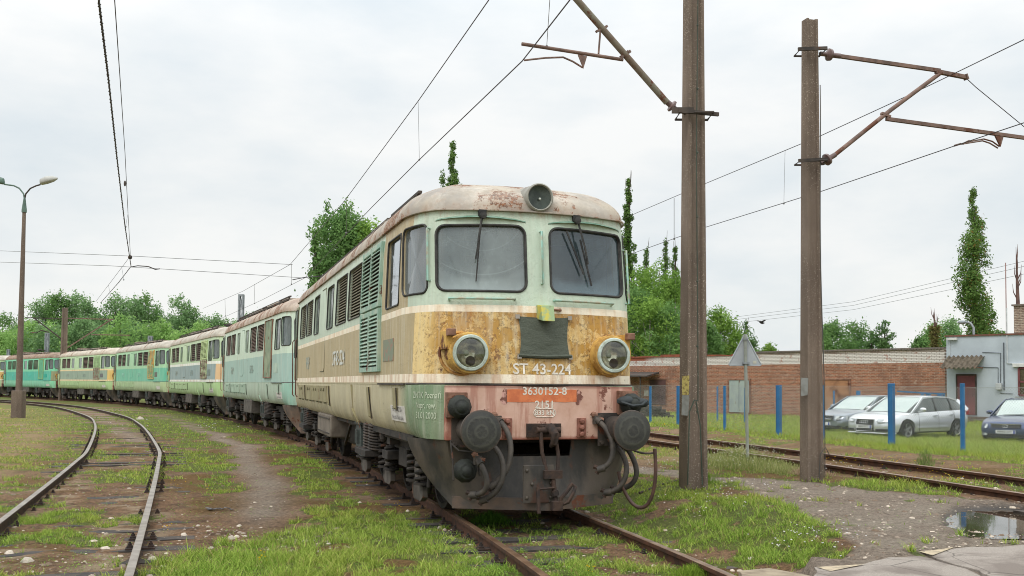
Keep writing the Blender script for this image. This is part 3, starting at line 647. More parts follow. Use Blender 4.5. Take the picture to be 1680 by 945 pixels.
def body_mesh(hollow=False):
    zs = [.93, .96, 1.0, 1.05, 1.12, 1.2, 1.35, 1.53]
    R = [[(v, t, z) for v, t in ring(z)] for z in zs]
    R.append([(v, t, 1.535) for v, t in ring(1.53)]); R.append([(v, t, 1.545) for v, t in ring(1.56)])
    R += [[(v, t, z) for v, t in ring(max(z, 1.56))] for z in [1.56]+[1.66+.1*i for i in range(20)]]
    o = loft(R).build('tmp', [])
    c = MB()
    for k, s, fn in OPEN: c.prism(fn(.12), fn(-.14 if hollow and k in ('windshield', 'quarter_window', 'cabin_window') else -.05))
    co = c.build('tmpc', []); ro = None
    if hollow:
        R2 = []
        for z in (2.05, 2.3, 2.6, 2.9, 3.2, 3.50):
            q = [(v, t) for v, t in plan(z) if t < 1.9]; q = [(v-.075 if v > .3 else v, t+.075) for v, t in q]; W_ = Wz(z)-.075; q = [(min(v, W_), t) for v, t in q]
            R2.append([(-v, t, z) for v, t in q]+[(-W_, 2.22, z), (W_, 2.22, z)]+[(v, t, z) for v, t in q[::-1]][:-1])
        ro = loft(R2).build('tmpr', []); b = o.modifiers.new('r', 'BOOLEAN'); b.operation = 'DIFFERENCE'; b.object = ro; b.solver = 'EXACT'
    b = o.modifiers.new('b', 'BOOLEAN'); b.operation = 'DIFFERENCE'; b.object = co; b.solver = 'EXACT'
    dg = bpy.context.evaluated_depsgraph_get(); dg.update(); me = bpy.data.meshes.new_from_object(o.evaluated_get(dg))
    bpy.data.objects.remove(o); bpy.data.objects.remove(co)
    if ro: bpy.data.objects.remove(ro)
    bm = bmesh.new(); bm.from_mesh(me); bmesh.ops.remove_doubles(bm, verts=bm.verts, dist=1e-4)
    for f in bm.faces: f.smooth = True
    for ed in bm.edges:
        if len(ed.link_faces) == 2 and ed.calc_face_angle(0) > rad(28): ed.smooth = False
    bm.to_mesh(me); bm.free(); me.materials.clear(); return me
def roof_mesh():
    R = []
    for i in range(15):
        a = math.pi/2*i/14; W = max(.01, 1.392*math.cos(a)**.62); z = 3.585+.50*math.sin(a)**1.0
        if i == 14: W = .02
        R.append([(v, t, z) for v, t in ring(3.58, W=W, Cc=.16+1.55*(1-math.cos(a))**1.0, low=False, ext=.92)])
    R.insert(0, [(v, t, 3.562) for v, t in ring(3.58, W=1.392, Cc=.16, low=False)])
    return loft(R)
BODY = body_mesh(); BODY0 = body_mesh(True); ROOF = roof_mesh()

def body_mat(name, up, stripe, mid, low, front=None, tanpanel=None, corner=None, rusty=.5, stripe_z=(2.38, 2.46), peel=False):
    g = G(name); x, y, z = g.xyz(); n = g.noise(3.5, 6, .6, (1, 1, .35)); fine = g.noise(30, 5, .65); zz = g.add(z, g.mul(g.sub(fine, .5), .006))
    stain = g.noise(5, 7, .62, (1.3, 1.3, .12), (4, 2, 0)); big = g.noise(.8, 4, .6)
    var = lambda c, k=.82: g.mix(g.st(n, .38, .66), c, tuple(q*k for q in c[:3])+(1,))
    col = var(up, .86)
    if tanpanel: col = g.mix(g.mul(g.band(y, .80, 2.38, .004), g.st(z, 2.4, 2.41)), col, var(tanpanel, .85))
    m_ = var(mid, .84)
    if front is not None:
        fm = g.inv(g.st(y, .60, .608)); 
        if peel:
            p1 = g.noise(2.6, 10, .66, dist=.5); p2 = g.noise(7, 10, .72, loc=(5, 0, 3)); pe = g.mul(g.mix(.45, p1, p2), 1.0)
            deep = g.mix(fine, L(176, 132, 54), L(200, 156, 74)); light = g.mix(g.st(fine, .35, .65), L(208, 170, 100), L(232, 202, 138))
            wdt = g.add(.5, g.mul(g.math('ABSOLUTE', x), .015))
            f = g.mix(g.st(pe, .5, .507), deep, light)
            vv = g.n('ShaderNodeMixRGB', {0: .06, 1: g.p, 2: g.n('ShaderNodeTexNoise', {'Vector': g.p, 'Scale': 14.0, 'Detail': 4.0}).outputs['Color']}, blend_type='ADD').outputs[0]
            fl = g.n('ShaderNodeTexVoronoi', {'Vector': vv, 'Scale': 30.0}); fe = g.n('ShaderNodeTexVoronoi', {'Vector': vv, 'Scale': 30.0}, feature='DISTANCE_TO_EDGE').outputs[0]; fc = g.n('ShaderNodeSeparateColor', {0: fl.outputs['Color']}).outputs
            zone = g.mul(g.st(g.noise(3.2, 5, .7, (1, 1, .6), (9, 2, 5)), .535, .57), .9); fk = g.mix(fc[0], L(196, 150, 72), L(234, 196, 124)); fk = g.mix(g.st(fc[1], .72, .76), fk, L(140, 96, 52)); fk = g.mix(g.mul(g.inv(g.st(fe, .03, .10)), .75), fk, L(122, 82, 44)); f = g.mix(g.mul(zone, g.st(fc[2], .25, .3)), f, fk)
            edge = g.mul(g.band(pe, .493, .500, .003), g.st(fine, .45, .55)); f = g.mix(g.mul(edge, .9), f, L(96, 62, 30))
            ch = g.mul(g.st(g.noise(22, 8, .8, loc=(1, 1, 1)), .53, .57), g.st(p2, .44, .56)); f = g.mix(g.mul(ch, .85), f, g.mix(g.noise(60, 3), L(120, 78, 34), L(92, 96, 74)))
            f = g.mix(g.mul(g.mul(g.st(z, 2.12, 2.40), g.st(stain, .40, .58)), .55), f, L(160, 108, 62)); f = g.mix(.16, f, L(150, 112, 62))
            f = g.mix(g.mul(g.st(y, .25, .42), .9), f, g.mix(g.mul(ch, .8), L(236, 208, 146), L(150, 110, 60)))
            f = g.mix(g.mul(g.st(stain, .58, .72), .45), f, L(150, 84, 40))
            h = g.add(g.mul(g.st(pe, .49, .51), .8), g.mul(ch, -.8))
        else: f = var(front, .84); h = fine
        m_ = g.mix(fm, m_, f)
    else: h = fine
    col = g.mix(g.inv(g.st(zz, stripe_z[0]-.002, stripe_z[0]+.002)), col, m_)
    if stripe: col = g.mix(g.band(zz, stripe_z[0], stripe_z[1], .002), col, g.mix(g.st(stain, .45, .7), stripe, tuple(a*b for a, b in zip(stripe[:3], (.86, .72, .58)))+(1,)))
    lowc = var(low, .84)
    if corner: lowc = g.mix(g.inv(g.st(y, .66, 1.15)), lowc, g.mix(g.st(g.noise(1.2, 4), .35, .65), corner, tuple(q*.85 for q in corner[:3])+(1,)))
    col = g.mix(g.inv(g.st(zz, 1.556, 1.558)), col, lowc)
    if stripe: col = g.mix(g.band(zz, 1.565, 1.665, .002), col, g.mix(g.st(stain, .45, .68), stripe, L(200, 156, 120)))
    drt = g.noise(7, 5, .65, (1.4, 1.4, .10), (6, 6, 0)); col = g.mix(g.mul(g.st(drt, .48, .7), .26), col, L(168, 160, 136)); col = g.mix(g.mul(g.st(g.noise(10, 4, .6, (1.5, 1.5, .08), (1, 8, 3)), .5, .7), .30), col, L(222, 222, 206))
    # rust runs, chips, grime towards the sill and under the gutter
    run = g.mul(g.st(stain, .60, .70), g.st(g.noise(1.1, 3, loc=(0, 0, 9)), .45, .6)); col = g.mix(g.mul(run, .55*rusty), col, L(166, 100, 62))
    chip = g.mul(g.st(g.noise(9, 9, .75, loc=(2, 7, 1)), .67-.03*rusty, .685-.03*rusty), 1.0); col = g.mix(g.mul(chip, .9), col, g.mix(fine, L(112, 64, 42), L(72, 50, 38)))
    grime = g.mul(g.inv(g.st(z, .95, 1.35)), g.st(n, .25, .6)); col = g.mix(g.mul(grime, .35), col, L(92, 82, 66))
    edge2 = g.mul(g.st(z, 3.46, 3.58), g.st(g.noise(7, 8, .7, (1, 1, .4)), .48, .6)); col = g.mix(g.mul(edge2, .6), col, L(168, 116, 84))
    gw = g.add(g.mul(h, .5), g.mul(g.noise(2.2, 2), .5))
    return g.fin(col, g.mix(n, (.42,)*3, (.6,)*3), 0, g.bump(h, .35 if peel else .15, .012 if peel else .004), .4)
def roof_mat(name, base, base2, rust):
    g = G(name); n = g.noise(1.6, 6, .6); x, y, z = g.xyz()
    col = g.mix(g.st(n, .38, .62), base, base2); col = g.mix(g.mul(g.st(g.noise(6, 7, .7, loc=(7, 7, 7)), .48, .62), .35), col, L(136, 124, 112)); col = g.mix(g.mul(g.st(g.noise(4, 7, .7, loc=(1, 9, 7)), .52, .64), .35), col, L(214, 208, 198)); r1 = g.noise(2.2, 10, .74, loc=(3, 3, 3)); big = g.noise(.9, 3, .5, loc=(8, 1, 0))
    rr = g.mul(g.st(g.add(r1, g.mul(g.sub(big, .5), .55)), .61-.1*rust, .635-.1*rust), g.st(g.noise(15, 6, .75, loc=(2, 2, 8)), .42, .5)); fr = g.add(r1, g.mul(g.sub(big, .5), .55))
    col = g.mix(g.mul(g.st(fr, .54-.1*rust, .64-.1*rust), .35), col, L(180, 150, 128))
    col = g.mix(rr, col, g.mix(g.st(g.noise(24, 5), .35, .65), L(150, 104, 76), L(78, 52, 40)))
    side = g.mul(g.inv(g.st(z, 3.58, 3.72)), g.st(g.noise(6, 8, .7, (1, 1, .5)), .42, .62)); col = g.mix(g.mul(side, .35), col, L(170, 134, 108))
    rib = g.st(g.math('SINE', g.mul(y, 5.2)), .9, 1.0); col = g.mix(g.mul(rib, .18), col, L(220, 214, 204))
    return g.fin(col, .75, 0, g.bump(g.add(rr, n), .3, .012), .3)
rubber = pm('black_rubber', L(38, 38, 37), .7, L(66, 64, 60), 8, bump=.2)
dark = pm('grimy_black_metal', L(52, 47, 43), .8, L(80, 70, 62), 4, bump=.5, bscale=30, rust=.25)
under = pm('sooty_steel', L(58, 52, 47), .85, L(34, 31, 29), 5, bump=.6, bscale=25, rust=.3, rcol=L(96, 62, 42))
greyst = pm('dusty_grey_steel', L(96, 89, 82), .8, L(58, 52, 47), 5, bump=.5, rust=.3, rcol=L(112, 74, 50))
plowm = pm('weathered_plough_grey', L(52, 50, 47), .6, L(88, 79, 70), 2.6, .44, .62, bump=.4, bscale=12, rust=.42, rcol=L(84, 64, 52), rscale=2.4, stretch=(1, 1, .45))
brown = pm('brown_painted_steel', L(146, 108, 88), .8, L(110, 78, 62), 6, bump=.4, rust=.5)
def glassm(name, c, c2, rough=.06):
    if name in MATS: return MATS[name]
    g = G(name); n = g.noise(1.8, 5, .6); d = g.noise(14, 6, .7, (1, 1, .4))
    col = g.mix(g.st(n, .3, .7), c, c2); col = g.mix(g.mul(g.st(d, .5, .7), .3), col, L(150, 152, 146))
    MATS[name] = g.fin(col, g.mix(g.st(d, .4, .7), (rough,)*3, (rough+.22,)*3), 0, g.bump(g.noise(1.2, 2), .05, .02), .6); return MATS[name]
def windglass(name, c, c2, cx, lines):
    g = G(name); x, y, z = g.xyz(); n = g.noise(1.3, 4, .55); d = g.noise(9, 6, .7); col = g.mix(g.st(n, .35, .65), c, c2)
    r = g.math('SQRT', g.add(g.math('POWER', g.sub(x, cx), 2), g.math('POWER', g.sub(z, 3.62), 2)))
    inside = g.mul(g.st(r, .25, .27), g.inv(g.st(r, .86, .88))); col = g.mix(g.mul(g.inv(inside), .30), col, L(150, 152, 148))
    for q, wq in lines: col = g.mix(g.mul(g.band(r, q, q+wq, .004), .5), col, L(176, 178, 174))
    col = g.mix(g.mul(g.st(d, .52, .7), .18), col, L(160, 162, 156)); col = g.mix(g.mul(g.inv(g.st(z, 2.64, 2.80)), .35), col, L(150, 150, 132))
    return g.fin(col, g.mix(inside, (.22,)*3, (.06,)*3), 0, g.bump(g.noise(1.0, 1), .04, .02), .7)
wglass = windglass('dusty_windshield_glass', L(98, 112, 118), L(122, 134, 138), -.66, ((.80, .012), (.52, .006), (.28, .008))); wglass2 = windglass('dark_windshield_glass', L(58, 76, 88), L(76, 96, 104), .52, ()); sglass = glassm('bright_side_glass', L(168, 176, 176), L(122, 134, 134))
dglass = glassm('dark_cab_glass', L(62, 72, 70), L(84, 94, 90)); eglass = glassm('engine_room_glass', L(74, 84, 80), L(120, 130, 124))
def clearglass(name, dust, amt, cx=None, lines=()):
    g = G(name); x, y, z = g.xyz(); n = g.noise(1.6, 4, .6); d = g.noise(16, 6, .7, (1, 1, .5)); a = g.add(amt, g.mul(g.sub(n, .5), amt*1.2)); a = g.add(a, g.mul(g.st(d, .52, .72), .10))
    if cx is not None:
        r = g.math('SQRT', g.add(g.math('POWER', g.sub(x, cx), 2), g.math('POWER', g.sub(z, 3.62), 2))); inside = g.mul(g.st(r, .25, .27), g.inv(g.st(r, .84, .90))); a = g.add(a, g.mul(g.inv(inside), .16))
        for q, wq in lines: a = g.add(a, g.mul(g.band(r, q, q+wq, .006), .16))
        a = g.add(a, g.mul(g.inv(g.st(z, 2.62, 2.78)), .3))
    t = g.n('ShaderNodeBsdfTransparent', {0: (.74, .79, .79)}); df = g.n('ShaderNodeBsdfDiffuse', {0: dust}); m1 = g.n('ShaderNodeMixShader', {0: g.math('MINIMUM', a, .95), 1: t.outputs[0], 2: df.outputs[0]})
    gl = g.n('ShaderNodeBsdfGlossy', {'Color': (.95, .97, 1, 1), 'Roughness': .05, 'Normal': g.bump(g.noise(1.1, 1), .04, .02)}); fr = g.n('ShaderNodeFresnel', {0: 1.5}); m2 = g.n('ShaderNodeMixShader', {0: g.math('MINIMUM', g.add(g.mul(fr.outputs[0], 1.6), .02), 1.0), 1: m1.outputs[0], 2: gl.outputs[0]}); g.t.links.new(m2.outputs[0], g.o.inputs[0]); return g.m
wclear = clearglass('dusty_clear_glass', L(158, 170, 168), .44, -.66, ((.80, .010), (.52, .005), (.30, .006))); wclear2 = clearglass('clear_blue_glass', L(118, 140, 148), .20, .52); sclear = clearglass('side_clear_glass', L(160, 168, 168), .34)
def inset(mb, fn, off, flip=False):
    p = fn(off); c = sum((Vector(q) for q in p), Vector())/len(p); k = len(mb.v)
    # fan with a mid ring keeps the pane on the curve
    mid = [Vector(q).lerp(c, .5) for q in p]; n = len(p)
    mb.add(list(p)+mid+[c], [(i, (i+1) % n, n+(i+1) % n, n+i) for i in range(n)]+[(n+i, n+(i+1) % n, 2*n) for i in range(n)])
def pane_front(fn_pts):                  # curved pane sampled as a grid on the shell
    s, a, b, z0, z1 = fn_pts; mb = MB(); nx_, nz = 14, 8
    vs = [S(s*(a+(b-a)*i/nx_), z0+(z1-z0)*j/nz, -.026) for j in range(nz+1) for i in range(nx_+1)]
    mb.add(vs, [(j*(nx_+1)+i, j*(nx_+1)+i+1, (j+1)*(nx_+1)+i+1, (j+1)*(nx_+1)+i) for j in range(nz) for i in range(nx_)]); return mb
def bez(a, b, c, d, n=12):
    a, b, c, d = map(Vector, (a, b, c, d)); return [a*(1-t)**3+3*b*t*(1-t)**2+3*c*t*t*(1-t)+d*t**3 for t in [i/n for i in range(n+1)]]
SPR = {}
def spring_mb(x, y, z0, z1, r, wr, turns):
    mb = MB(); n = int(turns*12); mb.tube([(x+r*math.cos(2*math.pi*i/12), y+r*math.sin(2*math.pi*i/12), z0+(z1-z0)*i/n) for i in range(n+1)], wr, 7)
    mb.lathe([(r+wr*1.2, z0-.03), (r+wr*1.2, z0)], Matrix.Translation((x, y, 0)), 14); mb.lathe([(r+wr*1.2, z1), (r+wr*1.2, z1+.02)], Matrix.Translation((x, y, 0)), 14); return mb
def rotm(axis, ang, loc): return Matrix.Translation(loc) @ Matrix.Rotation(ang, 4, axis)
def make_bogie(root, yc, first):
    b = MB()
    for s in (-1, 1):
        b.box(s*1.06-.05, s*1.06+.05, yc-2.75, yc+2.75, .66, .84); b.box(s*1.06-.07, s*1.06+.07, yc-1.3, yc-.75, .45, .70); b.box(s*1.06-.07, s*1.06+.07, yc+.75, yc+1.3, .45, .70)
        for k in (-1, 1): b.bar((s*1.02, yc+k*2.7, .6), (s*1.0, yc+k*2.85, .25), .05); b.tube([(s*1.12, yc+k*2.62, .75), (s*1.14, yc+k*2.66, .34), (s*1.10, yc+k*2.5, .26), (s*1.05, yc+k*2.3, .3)], .03, 6)
        b.box(s*1.0-.25, s*1.0+.2, yc-.55, yc-.15, .5, .62); b.box(s*.9-.3, s*.9+.25, yc+.3, yc+1.1, .55, .72)
    for y in (-2.7, -1, 1, 2.7): b.box(-1.05, 1.05, yc+y-.08, yc+y+.08, .55, .72)
    bo = b.build('bogie', under, root, bevel=.008)
    for ax in (-2.05, 0, 2.05):
        w_ = MB()
        for s in (-1, 1):
            w_.lathe([(.0, -.07), (.50, -.07), (.515, -.065), (.50, .0), (.49, .065), (.43, .07), (.41, .03), (.16, .03), (.15, .09), (0, .09)], rotm('Y', s*math.pi/2, (s*.77, yc+ax, .5)), 28)
        w_.tube([(-.8, yc+ax, .5), (.8, yc+ax, .5)], .09, 10); w_.build('wheel', under, bo, smooth=30)
        for s in (-1, 1):
            a = MB(); M_ = rotm('Y', s*math.pi/2, (s*1.02, yc+ax, .5)); a.lathe([(.17, -.12), (.17, .1), (.13, .14), (0, .14)], M_, 16)
            a.prism([(s*1.15, yc+ax+q[0], q[1]) for q in [(-.30, .18), (-.18, .12), (.18, .12), (.30, .18), (.30, .30), (.14, .44), (.12, .66), (-.12, .66), (-.14, .44), (-.30, .30)]], [(s*1.08, yc+ax+q[0], q[1]) for q in [(-.30, .18), (-.18, .12), (.18, .12), (.30, .18), (.30, .30), (.14, .44), (.12, .66), (-.12, .66), (-.14, .44), (-.30, .30)]])
            a.build('axle_box', greyst, bo, bevel=.006)
            for k in (-1, 1): spring_mb(s*1.13, yc+ax+k*.24, .36, .72, .085, .024, 4.5).build('spring', under, bo, smooth=40)
            if abs(ax) > 1: 
                br = MB(); br.bar((s*.83, yc+ax+.56, .75), (s*.83, yc+ax+.60, .3), .08, .05); br.box(s*.83-.05, s*.83+.05, yc+ax+.5, yc+ax+.57, .25, .6); br.build('brake_shoe', iron, bo)
    for s in (-1, 1):
        for k in (0, 1):                 # leaf-like stacks of flat coils between body and bogie
            m_ = MB(); cy = yc+.55+k*.44
            for j in range(9): m_.lathe([(.15, .60+j*.042), (.17, .612+j*.042), (.17, .622+j*.042), (.15, .634+j*.042)], rotm('X', .12, (s*1.2, cy, 0)) @ Matrix.Translation((0, -.08, 0)), 16)
            m_.build('secondary_spring', dark, bo)
        m_ = MB(); m_.box(s*1.2-.22, s*1.2+.16, yc+.3, yc+1.3, .48, .57); m_.build('spring_plank', under, bo, bevel=.006)
        m_ = MB(); m_.box(s*1.2-.12, s*1.2+.17, yc+1.38, yc+1.85, .55, .93); m_.box(s*1.2-.14, s*1.2+.19, yc+1.33, yc+1.9, .90, .935); m_.box(s*1.2-.08, s*1.2+.13, yc+1.42, yc+1.80, .40, .56)
        m_.box(s*1.2+s*.15-.01, s*1.2+s*.15+.03, yc+1.5, yc+1.55, .6, .82); m_.box(s*1.2+s*.15-.01, s*1.2+s*.15+.03, yc+1.66, yc+1.71, .6, .82)
        m_.build('support_pillar', pm('dark_green_steel', L(70, 78, 74), .8, L(48, 50, 48), 5, bump=.5, rust=.2), bo, bevel=.006)
    return bo
def hose(mb, pts, r=.028):
    a = Vector(pts[0]); mb.tube(bez(*pts, n=14), r, 8)
    for p, q in ((pts[0], pts[1]), (pts[3], pts[2])):
        d = (Vector(q)-Vector(p)).normalized(); mb.tube([Vector(p)-d*.03, Vector(p)+d*.06], r*1.35, 8)
def grille_mb(s, a, b, z0, z1, n=17, off=-.035):
    mb = MB()
    for j in range(n):
        z = z0+.03+(z1-z0-.06)*j/(n-1); p = Sd(s, a+.03, z, off); q = Sd(s, b-.03, z, off)
        mb.add([p+Vector((s*.028, 0, -.014)), q+Vector((s*.028, 0, -.014)), q+Vector((0, 0, .016)), p+Vector((0, 0, .016)), p+Vector((s*.022, 0, -.020)), q+Vector((s*.022, 0, -.020)), q+Vector((-s*.004, 0, .010)), p+Vector((-s*.004, 0, .010))],
               [(0, 1, 2, 3), (4, 5, 6, 7), (0, 1, 5, 4), (2, 3, 7, 6), (0, 3, 7, 4), (1, 2, 6, 5)])
    return mb
def louvre_door(root, s, a, b, z0, z1, mat_, split=True):
    fr = MB(); m_ = (a+b)/2
    W_ = lambda t, z, o: Sd(s, t, z, o)
    def slabx(t0, t1, za, zb, o0, o1): fr.prism([W_(t0, za, o0), W_(t1, za, o0), W_(t1, zb, o0), W_(t0, zb, o0)], [W_(t0, za, o1), W_(t1, za, o1), W_(t1, zb, o1), W_(t0, zb, o1)])
    slabx(a, b, z0, z1, -.01, .012)
    for t0, t1 in ((a, a+.07), (m_-.05, m_+.05), (b-.07, b)): slabx(t0, t1, z0, z1, .012, .05)
    slabx(a+.07, b-.07, z0, z0+.07, .0125, .045); slabx(a+.07, b-.07, z1-.07, z1, .0125, .045)
    f = fr.build('louvre_door', mat_, root, bevel=.004)
    sl = MB(); n = 13
    for t0, t1 in ((a+.07, m_-.05), (m_+.05, b-.07)):
        for j in range(n):
            z = z0+.11+(z1-z0-.22)*j/(n-1); jit = rnd.uniform(-.008, .008)
            sl.add([W_(t0, z-.012, .055), W_(t1, z-.012+jit, .055), W_(t1, z+.03+jit, .016), W_(t0, z+.03, .016), W_(t0, z-.02, .05), W_(t1, z-.02+jit, .05), W_(t1, z+.022+jit, .013), W_(t0, z+.022, .013)], [(0, 1, 2, 3), (4, 5, 6, 7), (0, 1, 5, 4), (0, 3, 7, 4), (1, 2, 6, 5)])
    sl.build('louvre_slats', mat_, f)
    dk = MB(); dk.add([W_(a+.07, z0+.07, .0135), W_(b-.07, z0+.07, .0135), W_(b-.07, z1-.07, .0135), W_(a+.07, z1-.07, .0135)], [(0, 1, 2, 3)]); dk.build('louvre_backing', pm('shaft_black', L(30, 28, 26), .95), f)
def make_loco(k, sch):
    (x, y), h = CH[k]; detail = sch['detail']
    R = empty('diesel_locomotive', (x, y, 0), rad(h), sch['label'], 'locomotive', 'old diesel locomotives standing in a long row')
    me = (BODY0 if k == 0 else BODY).copy(); me.materials.append(sch['body']); bo = bpy.data.objects.new('body', me); C.objects.link(bo); bo.parent = R
    rf = ROOF.build('roof', sch['roof'], R, smooth=40)
    # gutter strip and side skirts of the roof edge
    g_ = MB(); rg = ring(3.57, W=1.405, Cc=.145, low=False); g_.tube([(v, t, 3.572) for v, t in rg], .012, 5, closed=True); g_.build('gutter', sch['roof'], rf)
    # ---- glazing
    for kd, s, fn in OPEN:
        if kd == 'windshield':
            a, b = ui, uo; w_ = pane_front((s, a-.02, b+.02, 2.60, 3.42)).build('windshield', ((wclear if s < 0 else wclear2) if k == 0 else wglass2), R, smooth=60)
            sm = MB(); sm.tube([Vector(p) for p in fn(.002)], .015, 6, closed=True); sm.tube([Vector(p) for p in fn(-.015)], .017, 6, closed=True); sm.build('window_seal', rubber, w_, smooth=60)
        elif kd in ('quarter_window', 'cabin_window', 'window'):
            mb = MB(); inset(mb, fn, -.028); w_ = mb.build(kd, (sclear if k == 0 else dglass) if kd in ('quarter_window', 'cabin_window') else eglass, R)
            if detail or kd != 'window': sm = MB(); sm.tube([Vector(p) for p in fn(.002)], .014, 6, closed=True); sm.build('window_seal', rubber, w_, smooth=60)
        else:
            mb = MB(); inset(mb, fn, -.045); gr = mb.build('grille', pm('grille_black', L(44, 42, 38), .9), R)
            i_ = [q for q in SIDE if q[0] == 'grille' and abs((fn(0)[0].y)-q[2]) < .2][0]
            grille_mb(s, i_[1], i_[2], i_[3], i_[4], 17 if k < 2 else 9).build('slats', sch['slat'], gr)
            sm = MB(); sm.tube([Vector(p) for p in fn(.004)], .013, 5, closed=True); sm.build('grille_frame', rubber, gr)
    sides = (-1, 1) if k == 0 else (-1,)
    for s in sides:
        if sch.get('bigdoor'):
            mb = MB(); mb.prism([Sd(s, a, z, .0) for a, z in ((2.55, 1.7), (3.9, 1.7), (3.9, 3.45), (2.55, 3.45))], [Sd(s, a, z, .03) for a, z in ((2.55, 1.7), (3.9, 1.7), (3.9, 3.45), (2.55, 3.45))]); d_ = mb.build('radiator_door', sch['bigdoor'], R, bevel=.006)
            mb = MB(); mb.tube([Sd(s, a, z, .03) for a, z in ((2.55, 1.7), (3.9, 1.7), (3.9, 3.45), (2.55, 3.45))], .025, 4, closed=True); mb.build('door_frame', sch['trim'], d_)
        else:
            louvre_door(R, s, 2.42, 4.0, 2.59, 3.47, sch['door_up']); louvre_door(R, s, 2.42, 4.0, 1.71, 2.565, sch['door_low'])
        # engine-room door seam, handrail
        mb = MB(); mb.tube([Sd(s, a, z, .002) for a, z in ((9.42, 3.42), (8.75, 3.42), (8.72, 3.38), (8.72, 1.85), (8.8, 1.78), (9.42, 1.78))], .009, 5); mb.build('door_seam', sch['seam'], R)
        # rear cab door with its glass
        mb = MB(); fn = lambda o: [Sd(s, a, z, o) for a, z in rrect(14.3, 15.0, 1.62, 3.46, .05)]; mb.prism(fn(-.01), fn(.02)); d_ = mb.build('cab_door', sch['door'], R)
        mb = MB(); fn2 = lambda o: [Sd(s, a, z, o) for a, z in rrect(14.38, 14.92, 2.2, 3.38, .05)]; inset(mb, fn2, .026); w_ = mb.build('door_glass', pm('green_door_glass', L(96, 112, 96), .25, L(70, 84, 72), 2), d_)
        mb = MB(); mb.tube(fn2(.024), .016, 5, closed=True); mb.build('window_seal', rubber, w_)
        for t in (14.22, 15.08):
          mb = MB(); mb.tube([Sd(s, t, 1.2, .02), Sd(s, t, 1.25, .06), Sd(s, t, 2.6, .06), Sd(s, t, 2.65, .02)], .014, 6)
          mb.build('handrail', brown if k else pm('rusted_rail', L(108, 60, 42), .8, L(70, 44, 34)), R, smooth=50)
        # battery hatches low on the side
        for a, b in ((8.3, 9.6), (9.64, 10.9), (10.95, 12.2), (12.6, 13.9)) if k < 5 else ():
            mb = MB(); o4 = lambda o: [Sd(s, p, z, o) for p, z in ((a, 1.18), (b, 1.18), (b, 1.50), (a, 1.50))]; mb.prism(o4(-.005), o4(.018)); hh = mb.build('hatch', sch['hatch'], R, bevel=.004)
            if k < 3:
                mb = MB()
                for q in (.2, .8):
                    for z in (1.17,): p = Sd(s, a+(b-a)*q, z, .02); mb.box(p.x-.02, p.x+.02, p.y-.05, p.y+.05, z-.018, z+.012)
                for q in (.3, .6): p = Sd(s, a+(b-a)*q, 1.42, .02); mb.tube([(p.x, p.y, 1.45), (p.x+s*.01, p.y, 1.39)], .012, 5)
                mb.build('hinge', sch['seam'], hh)
        if k < 3:
            for t, z0, z1, w_ in ((7.9, 1.12, 1.5, .10), (12.35, 1.15, 1.5, .10), (3.3, 1.05, 1.5, .16), (1.25, 1.22, 1.5, .17)):
                mb = MB(); mb.prism([Sd(s, a, z, -.005) for a, z in ((t, z0), (t+w_, z0), (t+w_, z1), (t, z1))], [Sd(s, a, z, .035) for a, z in ((t, z0+.03), (t+w_, z0+.03), (t+w_, z1), (t, z1))])
                o_ = mb.build('step_hatch', sch['hatch'], R, bevel=.004)
                mb = MB(); mb.tube([Sd(s, t-.03, z1, .03), Sd(s, t-.03, z0, .02)], .008, 5); mb.build('hatch_handle', dark, o_)
            mb = MB(); mb.tube([Sd(s, 5.0, 1.53, .02), Sd(s, 5.0, 1.05, .015), (s*1.32, 5.0, .90)], .016, 6); mb.bar(Sd(s, 4.95, 1.15, .02), Sd(s, 4.75, .90, .02), .05, .01); mb.build('drain_pipe', sch['hatch'], R)
            mb = MB(); mb.tube([Sd(s, 14.1, 1.53, .01), Sd(s, 14.1, .95, .01)], .010, 5); mb.build('panel_seam', dark, R)
        # dark drip rail under the cab
        mb = MB(); mb.bar(Sd(s, .78, 1.545, .012), Sd(s, 2.55, 1.545, .012), .03, .022); mb.build('drip_rail', dark, R)
        for t, w_, z0, z1 in ((1.5, .72, 1.84, 2.12),):
            mb = MB(); o4 = lambda o: [Sd(s, p, z, o) for p, z in ((t, z0), (t+w_, z0), (t+w_, z1), (t, z1))]; mb.prism(o4(-.004), o4(.007)); mb.build('cover_plate', sch['plate'], R)
        # number and owner letters
        sz = .36
        text('ST43-224' if k == 0 else sch['num'], sz, sch['letter'], lambda a, b: Sd(s, (6.62 - s*(-1)*a) if s < 0 else 6.62+a, 1.98+b, .012), 'lettering', R, 1.12 if k == 0 else 1.0, bold=.004)
        text('PKP', sz, sch['letter2'], lambda a, b: Sd(s, 11.75-a if s < 0 else 11.75+a, 1.98+b, .012), 'lettering', R, 1.05, bold=.008)
        if k < 0:
            text('ST43-224', sz, dark, lambda a, b: Sd(s, 6.645-a if s < 0 else 6.66+a, 1.965+b, .006), 'lettering_shadow', R, 1.12, bold=.016) if k == 0 else None
        # white notice
        mb = MB(); pz = [(.84, 1.09), (1.72, 1.09), (1.72, 1.28), (.84, 1.28)]; mb.prism([Sd(s, a, z, .0) for a, z in pz], [Sd(s, a, z, .010) for a, z in pz]); nt_ = mb.build('notice', pm('notice_white', L(214, 210, 204), .6, L(190, 184, 176), 5), R)
        if k < 3:
            tm = pm('notice_text', L(96, 92, 96), .7)
            text('PKP CARGO SA', .085, tm, lambda a, b: Sd(s, 1.28-a if s < 0 else 1.28+a, 1.235+b, .013), 'lettering', nt_, 1.0)
            text('Wschodni Zakład Spółki', .07, tm, lambda a, b: Sd(s, 1.28-a if s < 0 else 1.28+a, 1.135+b, .013), 'lettering', nt_, 1.0)
